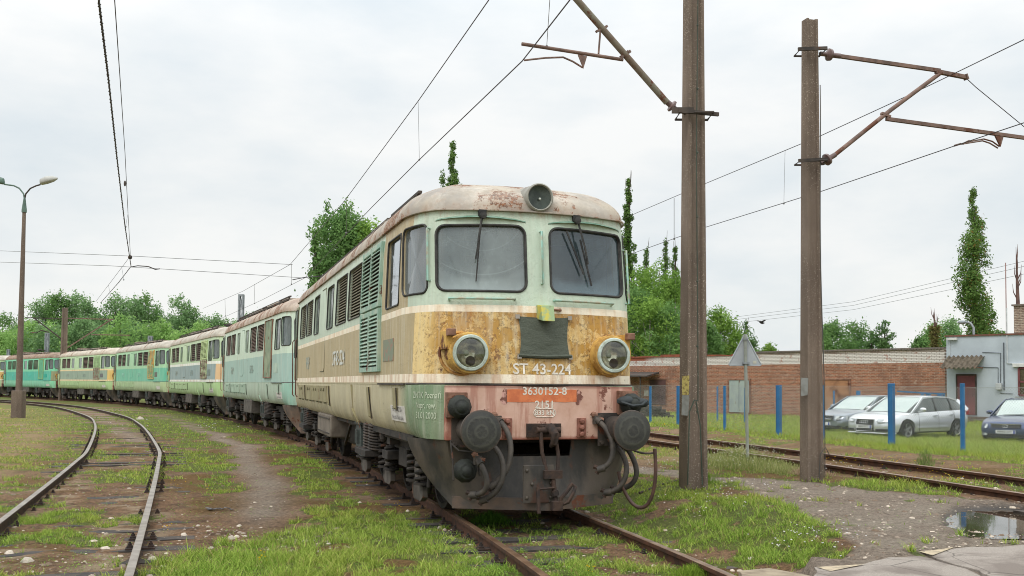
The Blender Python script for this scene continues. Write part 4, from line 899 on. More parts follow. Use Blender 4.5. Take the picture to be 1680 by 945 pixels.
    if k == 0:
        text('PKP CARGO', .03, sch['letter2'], lambda a, b: Sd(-1, 6.9-a, 1.2+b, .006), 'small_lettering', R) if False else None
    # ---- nose
    bm_ = MB(); bm_.box(-1.125, 1.125, -.055, .05, .925, 1.535); beam = bm_.build('buffer_beam', sch['beam'], R, bevel=.008)
    mb = MB(); P_ = [(-v, t-.012) for v, t in plan(1.56)[::-1]]+[(v, t-.012) for v, t in plan(1.56)[1:]]; P_ = [p for p in P_ if p[1] < .8]
    mb.tube([(v, t, 1.548) for v, t in P_], .016, 5); mb.build('nose_ledge', dark, R)
    for s in (-1, 1):
        hx, hz = s*.865, 1.90
        hm = MB(); Mx = Matrix.Translation((hx, 0, hz)) @ Matrix.Rotation(math.pi/2, 4, 'X'); hm.lathe([(.235, -.16), (.235, .06), (.225, .095), (.205, .10)], Mx, 36, cap=False)
        for q in range(8): a_ = q*math.pi/4+.3; hm.sphere((hx+.236*math.cos(a_), -.05, hz+.236*math.sin(a_)), .012, 6, 4)
        hl = hm.build('headlight', sch['lampbody'], R, smooth=40)
        mb = MB(); mb.lathe([(.168, .085), (.165, .118), (.172, .13), (.196, .128), (.206, .112), (.206, .09)], Mx, 36, cap=False); mb.build('headlight_rim', pm('mint_rim', L(194, 208, 200), .5, L(160, 168, 154), 12, rust=.35), hl, smooth=50)
        mb = MB(); mb.lathe([(.170, .10), (.15, .06), (.115, .01), (.06, -.03), (.0, -.04)], Mx, 32, cap=False); mb.build('reflector', pm('dull_reflector', L(232, 230, 216), .2, L(168, 166, 146), 9, metal=.75), hl, smooth=80)
        mb = MB(); mb.sphere((hx-.03*1, -.02, hz), .035, 10, 8); mb.build('bulb', pm('bulb', L(150, 160, 130), .1), hl, smooth=80)
        mb = MB(); mb.lathe([(.0, .098), (.056, .098), (.056, .102), (0, .102)], Mx @ Matrix.Translation((-.0, -.09, 0)), 20); mb.build('blackout_disc', pm('dark_plum', L(70, 62, 64), .5), hl)
        g = G('lens_glass'); b1 = g.n('ShaderNodeBsdfGlossy', {'Roughness': .06, 'Color': (.9, .9, .9)}); b2 = g.n('ShaderNodeBsdfTransparent', {0: (.88, .89, .84)}); fr_ = g.n('ShaderNodeFresnel', {0: 1.5}); mxx = g.n('ShaderNodeMixShader', {0: g.add(g.mul(fr_.outputs[0], 1.2), .04), 1: b2.outputs[0], 2: b1.outputs[0]}); g.t.links.new(mxx.outputs[0], g.o.inputs[0])
        mb = MB(); mb.lathe([(.170, .108), (.13, .122), (.07, .131), (.0, .134)], Mx, 32, cap=False); mb.build('lens', g.m, hl, smooth=80)
        # bracket with the small brown marker box
        mb = MB(); x0 = hx-.27 if s < 0 else hx+.16; mb.box(x0, x0+.08, -.04, .3, 1.94, 2.15); br = mb.build('marker_bracket', sch['lampbody'], R, bevel=.006)
        mb = MB(); x1 = hx-.27 if s < 0 else hx+.165; mb.box(x1, x1+.09, -.15, -.04, 2.085, 2.165); mb.build('marker_box', brown, br, bevel=.01)
        mb = MB(); Pq = [S(s*q, z, .012) for q, z in ((.50, 2.17), (.86, 2.17), (.86, 2.05), (.50, 2.0))]; 
        # buffers
        bf = MB(); bx, bz = s*.875, 1.05; Mb = Matrix.Translation((bx, -.055, bz)) @ Matrix.Rotation(math.pi/2, 4, 'X')
        bf.lathe([(.145, -.0), (.145, .40), (.125, .41), (.125, .52)], Mb, 28); bf.box(bx-.19, bx+.19, -.08, -.056, bz-.2, bz+.18)
        for q in ((-1, -1), (1, -1), (1, 1), (-1, 1)): bf.lathe([(.024, 0), (.024, .03)], Matrix.Translation((bx+q[0]*.155, -.08, bz-.01+q[1]*.15)) @ Matrix.Rotation(math.pi/2, 4, 'X'), 6)
        bu = bf.build('buffer', dark, R, smooth=35)
        bh = MB(); bh.lathe([(.0, .50), (.19, .50), (.222, .515), (.228, .53), (.224, .545), (.19, .556), (.10, .565), (0, .568)], Mb, 40)
        g = G('buffer_face'); p = g.xyz(); r_ = g.math('SQRT', g.add(g.math('POWER', g.sub(p[0], bx), 2), g.math('POWER', g.sub(p[2], bz), 2))); nn = g.noise(9, 7, .7); sw = g.math('SINE', g.mul(g.add(r_, g.mul(nn, .09)), 70))
        col = g.mix(g.st(nn, .4, .65), L(46, 46, 44), L(66, 66, 60)); col = g.mix(g.mul(g.st(sw, .5, 1), .35), col, L(94, 94, 84)); col = g.mix(g.st(g.noise(14, 8, .75, loc=(5, 1, 1)), .66, .69), col, L(146, 148, 128)); col = g.mix(g.st(r_, .205, .225), col, L(72, 60, 52))
        bh.build('buffer_head', g.fin(col, .5, .0, g.bump(g.add(nn, g.mul(sw, .2)), .4, .01), .5), bu, smooth=35)
    if k != 0:
        # plough, plain version
        plough(R, plowm if k != 1 else pm('pale_plough', L(128, 106, 92), .7, L(84, 78, 72), 3, rust=.4)); 
        for yc in (3.35, 12.35): make_bogie(R, yc, False)
        box = MB(); box.box(-1.36, -.45, 7.0, 8.9, .50, .94); box.build('battery_box', greyst, R, bevel=.02)
        tank = MB(); tank.box(-1.0, 1.0, 6.2, 9.8, .42, .93); tank.build('fuel_tank', under, R, bevel=.05)
        roof_gear(R, k)
        return R
    return R
def plough(R, mat_):
    top = [(-v, t) for v, t in plan(1.0)[::-1] if t < .72]+[(v, t) for v, t in plan(1.0)[1:] if t < .72]
    # columns from the left wing over the tip to the right wing
    cols = []; N = 36
    EL = [(0, 0), (.30, .14), (.55, .36), (.78, .66), (.93, .9), (1, 1)]
    for i in range(N+1):
        s = -1+2*i/N; a = abs(s); row = []
        # bottom edge V
        xb = s*.97; yb = -.27+(.46)*a**1.25; zb = .155
        xt = s*1.40; yt = (.02 if a < .78 else .02+.71*((a-.78)/.22)**1.3); zt = .925
        # wing cut: lift the lower end near the outer edges
        for j in range(9):
            f = j/8; x = xt+(xb-xt)*f**1.5; z = zt+(zb-zt)*f; yy = yt+(yb-yt)*f+.10*math.sin(math.pi*f)*(1-a*.5)
            row.append((x, yy, z))
        cols.append(row)
    mb = MB(); vs = [p for r in cols for p in r]+[(p[0], p[1]+.02, p[2]) for r in cols for p in r]; n = 9; k = (N+1)*n
    fs = []
    for i in range(N):
        hole = False
        for j in range(8):
            xm = (cols[i][j][0]+cols[i+1][j][0])/2; zm = (cols[i][j][2]+cols[i][j+1][2])/2
            if abs(xm) < .42 and zm > .74: continue
            fs += [(i*n+j, (i+1)*n+j, (i+1)*n+j+1, i*n+j+1), (k+i*n+j, k+i*n+j+1, k+(i+1)*n+j+1, k+(i+1)*n+j)]
        fs.append((i*n+8, (i+1)*n+8, k+(i+1)*n+8, k+i*n+8))
    for i in (0, N):
        for j in range(8): fs.append((i*n+j, i*n+j+1, k+i*n+j+1, k+i*n+j))
    mb.add(vs, fs); pl = mb.build('snow_plough', mat_, R, smooth=40)
    mb = MB(); b0 = [(-.985, .185), (-.5, -.065), (0, -.285), (.5, -.065), (.985, .185)]
    for a, b in zip(b0[:-1], b0[1:]): mb.prism([(a[0], a[1]-.012, .15), (b[0], b[1]-.012, .15), (b[0], b[1]-.005, .285), (a[0], a[1]-.005, .285)], [(a[0], a[1]+.01, .15), (b[0], b[1]+.01, .15), (b[0], b[1]+.02, .285), (a[0], a[1]+.02, .285)])
    mb.build('plough_blade', pm('scraped_blade', L(70, 66, 62), .6, L(104, 84, 70), 4, rust=.35, bump=.3), pl)
    return pl
def roof_gear(R, k):
    pale = pm('pale_roof_metal', L(176, 166, 152), .7, L(140, 120, 104), 3, rust=.4)
    mb = MB(); mb.box(-1.0, -.6, 2.5, 3.5, 4.0, 4.10); mb.box(-1.0, -.55, 4.4, 6.4, 4.0, 4.12); mb.box(-1.0, -.7, 7.4, 10.5, 4.0, 4.10); mb.build('roof_hatch', pale, R, bevel=.015)
    mb = MB()
    for a, b in ((2.2, 4.2), (4.5, 7.6), (7.8, 11), (11.2, 13.6)): mb.bar((-1.04, a, 4.03), (-1.04, b, 4.03), .03, .05); mb.bar((-.96, a, 4.13), (-.96, b, 4.13), .05, .035)
    for t in np.arange(2.3, 13.6, .75): mb.bar((-1.06, t, 3.90), (-.96, t, 4.13), .035)
    mb.build('walkway_rail', dark, R)
    mb = MB(); mb.box(-.5, .2, 11.6, 12.6, 4.0, 4.26); mb.box(-.56, .26, 11.54, 12.66, 4.26, 4.30); mb.box(.0, .6, 6.6, 7.4, 4.03, 4.2); mb.build('exhaust_housing', pale, R, bevel=.01)
def cab_interior(R):
    gi = pm('cab_grey', L(120, 124, 118), .8, L(96, 100, 94), 2); dk = pm('cab_dark', L(58, 58, 56), .7); bl = pm('blind_beige', L(176, 172, 156), .8, L(150, 146, 132), 3)
    mb = MB(); mb.box(-1.3, 1.3, 2.16, 2.205, 2.06, 3.49); mb.box(-1.3, 1.3, .7, 2.15, 2.06, 2.08); b = mb.build('cab_bulkhead', gi, R)
    mb = MB(); mb.box(-.36, .36, 2.12, 2.155, 2.08, 3.3); mb.build('cab_door', pm('cab_cream', L(150, 146, 128), .7), b)
    mb = MB(); mb.prism([(-1.2, .62, 2.08), (1.2, .62, 2.08), (1.2, .98, 2.08), (-1.2, .98, 2.08)], [(-1.15, .45, 2.58), (1.15, .45, 2.58), (1.15, .95, 2.68), (-1.15, .95, 2.68)]); ds = mb.build('control_desk', dk, R, bevel=.02)
    mb = MB(); mb.box(.35, .85, .7, .82, 2.66, 2.86); mb.box(-.25, -.05, .7, .8, 2.66, 2.80); mb.build('instrument_box', pm('cab_dark', L(58, 58, 56)), ds)
    for x in (-.62, .62):
        mb = MB(); mb.box(x-.23, x+.23, 1.35, 1.75, 2.45, 2.55); mb.box(x-.22, x+.22, 1.72, 1.80, 2.55, 3.02); mb.lathe([(.05, 2.08), (.05, 2.45)], Matrix.Translation((x, 1.55, 0)), 8); mb.build('driver_seat', pm('seat_brown', L(84, 66, 56), .7), R, bevel=.03)
    mb = MB(); mb.tube([(-.52, .6, 2.70), (-.50, .61, 2.84), (-.46, .62, 2.92)], [.055, .06, .03], 8); mb.sphere((-.44, .6, 2.95), .045, 8, 6); mb.build('white_bottle_bag', pm('bag_white', L(214, 212, 204), .6), R, smooth=60)
    mb = MB(); mb.add([(-1.22, 1.25, 3.40), (-1.22, 1.5, 3.40), (-1.20, 1.55, 2.55), (-1.22, 1.38, 2.55)], [(0, 1, 2, 3)]); mb.add([(-1.1, .62, 3.44), (-1.16, .85, 3.44), (-1.18, .85, 2.7), (-1.12, .68, 2.62)], [(0, 1, 2, 3)]); mb.build('window_blind', bl, R)
def front_details(R, beam):
    cab_interior(R)
    LT = pm('lettering_white', L(232, 226, 214), .6, L(206, 196, 180), 20)
    face = lambda z0: (lambda a, b: S(a+FX, z0+b, .010))
    FX = .0
    text('ST 43-224', .172, LT, lambda a, b: S(a+.015, 1.725+b, .006), 'lettering', R, 1.0, bold=.0025)
    bt = lambda x0, z0: (lambda a, b: Vector((x0+a, -.060, z0+b)))
    op = pm('orange_paint', L(218, 126, 78), .6, L(198, 108, 68), 9, .42, .6, rust=.25)
    mb = MB(); q = [(-.42, 1.355)]+[(-.42+.84*i/12, 1.355+rnd.uniform(-.006, .006)) for i in range(1, 12)]+[(.42, 1.355), (.42, 1.495)]+[(.42-.84*i/12, 1.495+rnd.uniform(-.006, .006)) for i in range(1, 12)]+[(-.42, 1.495)]
    mb.prism([(a, -.0555, b) for a, b in q], [(a, -.058, b) for a, b in q]); mb.build('paint_panel', op, beam)
    for x in (-.44, .44):
        mb = MB(); q = [(x+.06*math.cos(a)*rnd.uniform(.6, 1.3), 1.41+.09*math.sin(a)*rnd.uniform(.7, 1.15)) for a in np.linspace(0, 6.283, 15)[:-1]]; mb.prism([(a, -.0552, b) for a, b in q], [(a, -.0568, b) for a, b in q]); mb.build('peeled_patch', pm('peeled_pink', L(206, 160, 148), .8, L(120, 78, 66), 14, .45, .55), beam)
    text('3630152-8', .125, LT, bt(.03, 1.475), 'lettering', beam, 1.0, bold=.002); text('2151', .12, LT, bt(.03, 1.322), 'lettering', beam, 1.0, bold=.002)
    text('833 kN', .078, LT, bt(.03, 1.230), 'lettering', beam, 1.0, bold=.002); text('3.2', .06, LT, bt(.62, 1.20), 'lettering', beam, .9)
    mb = MB(); ov = rrect(-.10, .16, 1.184, 1.276, .045, 6); mb.tube([(a, -.058, b) for a, b in ov], .005, 4, closed=True); mb.build('lettering', LT, beam)
    gl = pm('green_lettering', L(206, 214, 190), .7)
    for i, s_ in enumerate(('ZNTK Poznań', 'Napr. rew.', '31.01.2000')):
        def fn(a, b, i=i):
            z = 1.42-.115*i+b; P, d = surf(1.2, False); return S(-(U(1.2, 1.2, .09)+.22)+a*1.0, z, .007, False)
        text(s_, .105, gl, fn, 'lettering', R, .82)
    # rivet plates beside the hook
    for x in (-.42, .48):
        mb = MB(); mb.box(x-.055, x+.055, -.075, -.056, .95, 1.17); 
        for z in (.985, 1.06, 1.135): mb.lathe([(.032, .0), (.032, .02), (.018, .035), (0, .036)], Matrix.Translation((x, -.075, z)) @ Matrix.Rotation(math.pi/2, 4, 'X'), 8)
        mb.build('bolt_plate', pm('red_brown_plate', L(150, 100, 84), .7, L(104, 62, 48), 9, rust=.4), beam)
    # draw hook and screw coupling
    mb = MB(); mb.box(-.19, .22, -.09, -.056, .955, 1.11); mb.box(-.05, .03, -.20, -.09, .98, 1.09)
    mb.tube([(.02, -.10, 1.04), (.04, -.24, 1.07), (.06, -.32, 1.00), (.06, -.30, .90), (.04, -.24, .86)], [.05, .055, .05, .045, .02], 8); hk = mb.build('draw_hook', iron, R, smooth=50)
    mb = MB()
    mb.tube([(-.075, -.22, 1.08), (-.07, -.26, .8), (-.02, -.30, .56)], .022, 7); mb.tube([(.10, -.22, .98), (.12, -.28, .75), (.10, -.30, .56)], .022, 7); mb.lathe([(.035, -.14), (.035, .14)], rotm('Y', math.pi/2, (.02, -.22, 1.04)), 10)
    mb.box(-.07, .14, -.36, -.27, .51, .60); mb.tube([(.04, -.32, .52), (.07, -.36, .20)], .028, 8); mb.tube([(.05, -.35, .38), (.06, -.355, .32)], .045, 8)
    mb.tube([(.10, -.42, .22), (.17, -.46, .26), (.24, -.44, .36), (.27, -.42, .42), (.24, -.40, .45), (.18, -.41, .38), (.10, -.42, .30)], .022, 7, closed=True); mb.box(-.01, .11, -.46, -.38, .17, .27)
    mb.tube([(-.16, -.38, .42), (-.155, -.42, .14)], .022, 7); mb.tube([(-.16, -.38, .40), (.04, -.36, .41)], .014, 6)
    mb.build('screw_coupling', iron, R, smooth=50)
    mb = MB(); mb.box(-.30, .06, -.30, -.275, .24, .66, Matrix.Rotation(0, 4, 'Z'))
    for a, b in ((-.26, .3), (.02, .3), (-.26, .6), (-.2, .45), (.02, .46)): mb.sphere((a, -.305, b), .022, 6, 4)
    mb.build('coupling_plate', plowm, R, bevel=.006)
    # hoses
    H = pm('rubber_hose', L(62, 58, 54), .7, L(84, 76, 68), 8, bump=.3)
    for pts in ([(-.54, -.10, 1.15), (-.42, -.34, 1.05), (-.40, -.40, .62), (-.66, -.30, .44)], [(-.66, -.18, .90), (-.52, -.42, .80), (-.50, -.46, .40), (-.74, -.22, .28)], [(-.82, -.30, .72), (-.76, -.42, .60), (-.66, -.42, .36), (-.86, -.22, .34)],
                [(.66, -.10, 1.15), (.80, -.34, 1.0), (.82, -.36, .66), (.62, -.28, .60)], [(.86, -.12, .86), (1.0, -.34, .74), (.98, -.34, .36), (.76, -.16, .32)], [(1.0, -.12, .86), (1.12, -.32, .62), (1.14, -.30, .38), (.92, -.06, .34)]):
        mb = MB(); hose(mb, pts, .031); p = Vector(pts[0]); mb.box(p.x-.04, p.x+.04, p.y-.02, p.y+.06, p.z-.045, p.z+.05); h_ = mb.build('brake_hose', H, R, smooth=50)
        mb = MB(); p = Vector(pts[3]); mb.tube([p+Vector((-.06, .03, .03)), p, p+Vector((-.03, .02, -.05))], .03, 6); mb.build('hose_coupling', iron, h_)
        mb = MB(); p = Vector(pts[0]); mb.tube([p+Vector((-.05, .04, .08)), p+Vector((0, 0, .02)), p+Vector((.07, -.02, .0))], .026, 6); mb.sphere(p+Vector((-.03, .02, .06)), .035, 7, 5); mb.build('hose_tap', brown, h_)
    mb = MB(); mb.tube(bez((.93, -.10, .55), (1.02, -.2, -.02), (1.28, -.52, -.02), (1.20, -.50, .84), 18), .022, 8); mb.build('brake_hose', pm('brown_hose', L(92, 66, 56), .6, L(70, 52, 46), 6), R, smooth=60)
    # jumper sockets: two on the beam, one hung under the left buffer
    for x, z, n_ in ((-1.0, 1.30, 0), (1.06, 1.33, 1), (-.93, .60, 2)):
        mb = MB()
        if n_ < 2: mb.box(x-.14, x+.10, -.13, -.056, z-.12, z+.16)
        else: mb.tube([(x-.15, -.09, .93), (x-.15, -.2, z+.12), (x-.15, -.24, z-.1)], .013, 6); mb.tube([(x+.15, -.10, .86), (x+.15, -.22, z-.05)], .013, 6); mb.tube([(x-.15, -.1, .9), (x-.08, -.2, .82), (x+.12, -.24, .80)], .014, 6)
        js = mb.build('socket_housing', brown if n_ < 2 else under, R, bevel=.006)
        mb = MB(); mb.lathe([(.13, .0), (.135, .06), (.11, .10), (.09, .14), (.03, .16), (0, .16)], Matrix.Translation((x, -.12, z)) @ Matrix.Rotation(math.pi/2, 4, 'X'), 10)
        for q in range(6): a = q*1.047+.3; mb.bar((x+.12*math.cos(a), -.14, z+.12*math.sin(a)), (x+.04*math.cos(a), -.27, z+.04*math.sin(a)), .03)
        mb.sphere((x, -.24, z), .075, 9, 6); mb.build('jumper_socket', pm('dark_socket', L(44, 48, 42), .75, L(30, 32, 30), 8, bump=.5), js, smooth=40)
    mb = MB(); mb.tube([(.90, -.25, 1.36), (1.0, -.34, 1.32), (1.12, -.34, 1.33), (1.2, -.3, 1.38)], .018, 6); mb.sphere((1.0, -.2, 1.37), .09, 8, 5, (1.6, 1, .7)); mb.sphere((1.17, -.22, 1.35), .07, 8, 5, (1.4, 1, .8)); mb.build('cable_bundle', pm('cable_wrap', L(46, 52, 54), .7, L(60, 110, 130), 9, .6, .66), R, smooth=50)
    # small pipes beside the right buffer
    mb = MB(); mb.tube(bez((.92, -.1, .95), (1.0, -.2, .8), (1.15, -.3, .74), (1.3, -.3, .78), 8), .012, 6); mb.tube([(.82, -.15, 1.12), (.80, -.25, .9)], .016, 6); mb.build('small_pipe', dark, R)
    # horizontal grab rails, door-post rails
    mint = pm('mint_rail', L(150, 192, 178), .5, L(166, 160, 138), 10)
    for s, u0, u1, z in ((-1, .30, 1.05, 2.53), (1, .18, .98, 2.53)):
        mb = MB(); mb.tube([S(s*u0, z, .005)]+[S(s*(u0+(u1-u0)*i/8), z+.012*0, .05) for i in range(9)]+[S(s*u1, z-.02, .005)], .015, 7); mb.build('handrail', mint, R, smooth=60)
    for u, z0, z1 in ((-.0+.035, 2.72, 3.34), (-(uo+.085), 2.74, 3.36), (uo+.09, 2.55, 3.22)):
        mb = MB(); mb.tube([S(u, z1, .005), S(u, z1, .05), S(u, z0, .05), S(u, z0, .005)], .014, 7); mb.build('handrail', mint, R, smooth=60)
    # rain brows above the windshields and wipers
    for s, a, b in ((-1, .14, uo), (1, .14, uo)):
        mb = MB(); n = 14; top = []; bot = []
        for i in range(n+1):
            f = i/n; u = s*(a+(b-a)*f); top.append(S(u, 3.455+.055*math.sin(math.pi*f)**.8, .004)); bot.append(S(u, 3.447+.035*math.sin(math.pi*f)**.8, .004+.05*math.sin(math.pi*f)))
        mb.add(top+bot, [(i, i+1, n+2+i, n+1+i) for i in range(n)]); mb.add([p+Vector((0, 0, -.006)) for p in bot]+[p+Vector((0, 0, -.02)) for p in top], [(i, i+1, n+2+i, n+1+i) for i in range(n)]); mb.build('rain_brow', pm('brow_green', L(104, 140, 120), .6, L(150, 176, 158), 6), R, smooth=60)
    for c, tip, zt in ((-.655, -.74, 2.80), (.50, .62, 2.80)):
        mb = MB(); p0 = S(c, 3.50, .02); mb.lathe([(.04, 0), (.04, .07), (0, .075)], Matrix.Translation(p0) @ Matrix.Rotation(math.pi/2, 4, 'X'), 10); mb.box(p0.x-.045, p0.x+.045, p0.y-.03, p0.y+.02, p0.z-.01, p0.z+.07)
        pts = [S(c+(tip-c)*f, 3.50+(2.98-3.50)*f, .06+.02*math.sin(3.14*f)) for f in (0, .3, .6, 1)]; mb.bar(pts[0], pts[2], .018, .022); mb.bar(pts[2], pts[3], .016, .018); wi = mb.build('wiper', rubber, R)
        mb = MB(); e0 = S(c+(tip-c)*.35, 3.28, .03); e1 = S(tip+(.07 if c > 0 else -.0), zt-.07, .012); mb.bar(e0, e1, .012, .02); mb.build('wiper_blade', rubber, wi)
    mb = MB(); e0 = S(.36, 3.37, .03); e1 = S(.58, 2.86, .02); mb.bar(e0, e1, .016, .018); mb.build('wiper_link', rubber, R)
    # roof light
    zc = 3.745; tc_ = .20; Mr = Matrix.Translation((.02, tc_, zc)) @ Matrix.Rotation(math.pi/2, 4, 'X')
    mb = MB(); mb.lathe([(.20, -.50), (.19, -.25), (.172, -.10), (.162, .0), (.162, .06)], Mr, 32, cap=False); rl = mb.build('roof_light', pm('grey_lamp', L(160, 160, 150), .6, L(132, 128, 118), 6, rust=.3), R, smooth=60)
    mb = MB(); mb.lathe([(.140, .03), (.142, .075), (.153, .085), (.167, .075), (.170, .05), (.167, .0)], Mr, 32, cap=False); mb.build('lamp_rim', pm('grey_lamp', L(160, 160, 150)), rl, smooth=60)
    mb = MB(); mb.lathe([(.141, .06), (.10, .052), (.05, .046), (0, .044)], Mr, 32, cap=False); mb.build('lamp_lens', pm('dark_green_lens', L(66, 74, 66), .22, L(44, 52, 46), 9, metal=.3), rl, smooth=80)
    mb = MB(); mb.sphere((.02, tc_-.07, zc-.02), .016, 8, 6); mb.build('lamp_bulb', pm('bulb_pale', L(190, 196, 186), .2), rl)
    # canvas sheet and the yellow-green box
    g = G('canvas'); f = g.noise(90, 3); x, y, z = g.xyz(); wv = g.noise(3, 4, .6, (1, 1, 2.2)); cn = g.fin(g.mix(g.st(f, .3, .7), L(78, 84, 74), L(98, 102, 92)), .9, 0, g.bump(wv, .8, .04), .2)
    mb = MB(); nx_, nz = 16, 12; a, b = -.265, .355; vs = []
    for j in range(nz+1):
        for i in range(nx_+1):
            fx, fz = i/nx_, j/nz; pull = .025*math.sin(math.pi*fz)*(1 if fx < .5 else -1)*abs(2*fx-1)**2; vs.append(S(a+(b-a)*fx+pull, 1.86+.475*fz-.012*math.sin(math.pi*fx), .014+.014*math.sin(math.pi*fx)*math.sin(math.pi*fz)+.004*math.sin(9*fx+5*fz)))
    mb.add(vs, [(j*(nx_+1)+i, j*(nx_+1)+i+1, (j+1)*(nx_+1)+i+1, (j+1)*(nx_+1)+i) for j in range(nz) for i in range(nx_)]); cv = mb.build('canvas_sheet', cn, R, smooth=60)
    mb = MB(); mb.tube([S(a-.01, 1.885, .03), S((a+b)/2, 1.875, .035), S(b+.01, 1.885, .03)], .022, 6); mb.build('hem', cn, cv)
    for u_, z_ in ((a-.01, 2.33), (b+.01, 2.33), (a, 1.87), (b, 1.87)):
      mb = MB(); q = S(u_, z_, .028); mb.box(q.x-.024, q.x+.024, q.y-.01, q.y+.01, z_-.024, z_+.024)
      mb.build('corner_clip', pm('clip', L(168, 160, 150), .5), cv)
    mb = MB(); p = S(.045, 2.37, .0); mb.prism([(p.x-.085, p.y+.02, 2.31), (p.x+.085, p.y+.02, 2.31), (p.x+.085, p.y+.02, 2.475), (p.x-.085, p.y+.02, 2.475)], [(p.x-.075, p.y-.19, 2.275), (p.x+.075, p.y-.19, 2.275), (p.x+.08, p.y-.13, 2.46), (p.x-.08, p.y-.13, 2.46)])
    mb.build('marker_light', pm('yellow_green_box', L(196, 184, 78), .6, L(150, 172, 128), 7, .45, .55, rust=.4), R, bevel=.008)
    mb = MB(); mb.tube([(p.x+.06, p.y+.02, 2.43), (p.x+.2, p.y-.01, 2.42)], .014, 6); mb.sphere((p.x+.2, p.y-.01, 2.42), .022, 6, 4); mb.build('marker_lever', brown, R)
    # plate behind the left lamp
    for s in (-1, 1):
        mb = MB(); Pq = [(s*q, z) for q, z in ((.55, 2.16), (1.08, 2.16), (1.10, 1.88), (.66, 1.86))]; n_ = 6
        mb.tube([S(s*.93+.235*math.cos(a)*1.03-.0, 1.9+.235*math.sin(a)*1.03, .01) for a in np.linspace(0, 6.283, 25)[:-1]], .018, 5, closed=True); mb.build('lamp_flange', pm('rusty_ochre', L(196, 150, 82), .8, L(140, 98, 56), 8, rust=.5), R)
    plough(R, plowm)
    for yc in (3.35, 12.35): make_bogie(R, yc, True)
    box = MB(); box.box(-1.37, -.5, 8.05, 10.2, .52, .94); bb = box.build('battery_box', pm('box_grey_brown', L(122, 112, 100), .75, L(92, 82, 72), 4, rust=.2, bump=.2), R, bevel=.025)
    mb = MB(); mb.box(-1.385, -1.365, 8.2, 10.05, .58, .60); mb.box(-1.385, -1.365, 8.2, 10.05, .86, .88); mb.build('box_lid_edge', dark, bb)
    tank = MB(); tank.box(-1.0, 1.0, 6.2, 9.8, .40, .93); tank.build('fuel_tank', under, R, bevel=.06)
    mb = MB(); mb.box(-1.2, -.9, 5.7, 6.1, .6, .93); mb.tube([(-1.25, 5.2, .9), (-1.2, 6.6, .85), (-1.1, 8, .4)], .03, 6); mb.tube([(-1.3, 1.0, .86), (-1.25, 2.6, .84), (-1.2, 4, .8)], .025, 6); mb.box(-1.25, -1.1, 2.6, 2.85, .72, .93); mb.sphere((-1.25, 3.1, .82), .10, 10, 6, (.6, 1, 1)); mb.build('underframe_pipes', under, R)
    mb = MB(); mb.bar((-1.3, .75, .90), (-1.28, 4.6, .90), .06, .08); mb.bar((1.3, .75, .90), (1.28, 4.6, .90), .06, .08); mb.box(-1.25, 1.25, .5, 15.2, .86, .925); mb.build('underframe', under, R)
    roof_gear(R, 0)
    # paint blisters: small raised rust scabs on the roof edge
beam0 = None
g = G('beam_paint'); x, y, z = g.xyz(); n = g.noise(4, 6, .6); st_ = g.noise(6, 7, .65, (1.5, 1, .12)); f = g.noise(30, 5, .7)
col = g.mix(g.st(n, .35, .65), L(216, 180, 162), L(198, 158, 138)); col = g.mix(g.mul(g.st(st_, .54, .62), .55), col, L(160, 98, 80)); col = g.mix(g.mul(g.st(g.noise(3, 9, .7, loc=(4, 4, 4)), .60, .63), .9), col, L(112, 62, 48))
col = g.mix(g.mul(g.inv(g.st(g.add(z, g.mul(f, .03)), .95, .985)), .9), col, L(140, 78, 62)); col = g.mix(g.mul(g.st(g.math('ABSOLUTE', x), .9, 1.12), g.st(n, .4, .6)), col, L(156, 96, 80)); col = g.mix(g.mul(g.st(z, 1.50, 1.53), .7), col, L(110, 60, 48))
beamm = g.fin(col, .6, 0, g.bump(f, .25, .005), .4)
cream = L(248, 236, 214)
white_l = pm('letters_pale', L(224, 228, 222), .6); teal_l = pm('letters_teal', L(96, 128, 120), .7, L(190, 190, 176), 6)
doorg = pm('louvre_green', L(140, 172, 156), .7, L(176, 190, 172), 4, rust=.35); doord = pm('louvre_green_dark', L(120, 150, 134), .75, L(110, 122, 104), 4, rust=.4)
slat0 = pm('slat_olive', L(116, 112, 94), .7, L(150, 144, 122), 5); slatb = pm('slat_brown', L(120, 96, 84), .8, L(92, 76, 68), 5)
hatch0 = pm('hatch_tan', L(160, 152, 116), .7, L(138, 128, 98), 3, rust=.3); seam0 = pm('seam_olive', L(104, 100, 74), .8)
lampo = pm('lamp_ochre', L(206, 166, 88), .75, L(168, 126, 62), 6, .45, .6, rust=.4, bump=.4)
roofA = roof_mat('roof_beige', L(182, 172, 156), L(156, 150, 142), .95); roofB = roof_mat('roof_rusty', L(190, 176, 160), L(158, 140, 126), .95); roofC = roof_mat('roof_tan', L(194, 188, 174), L(164, 156, 144), .2)
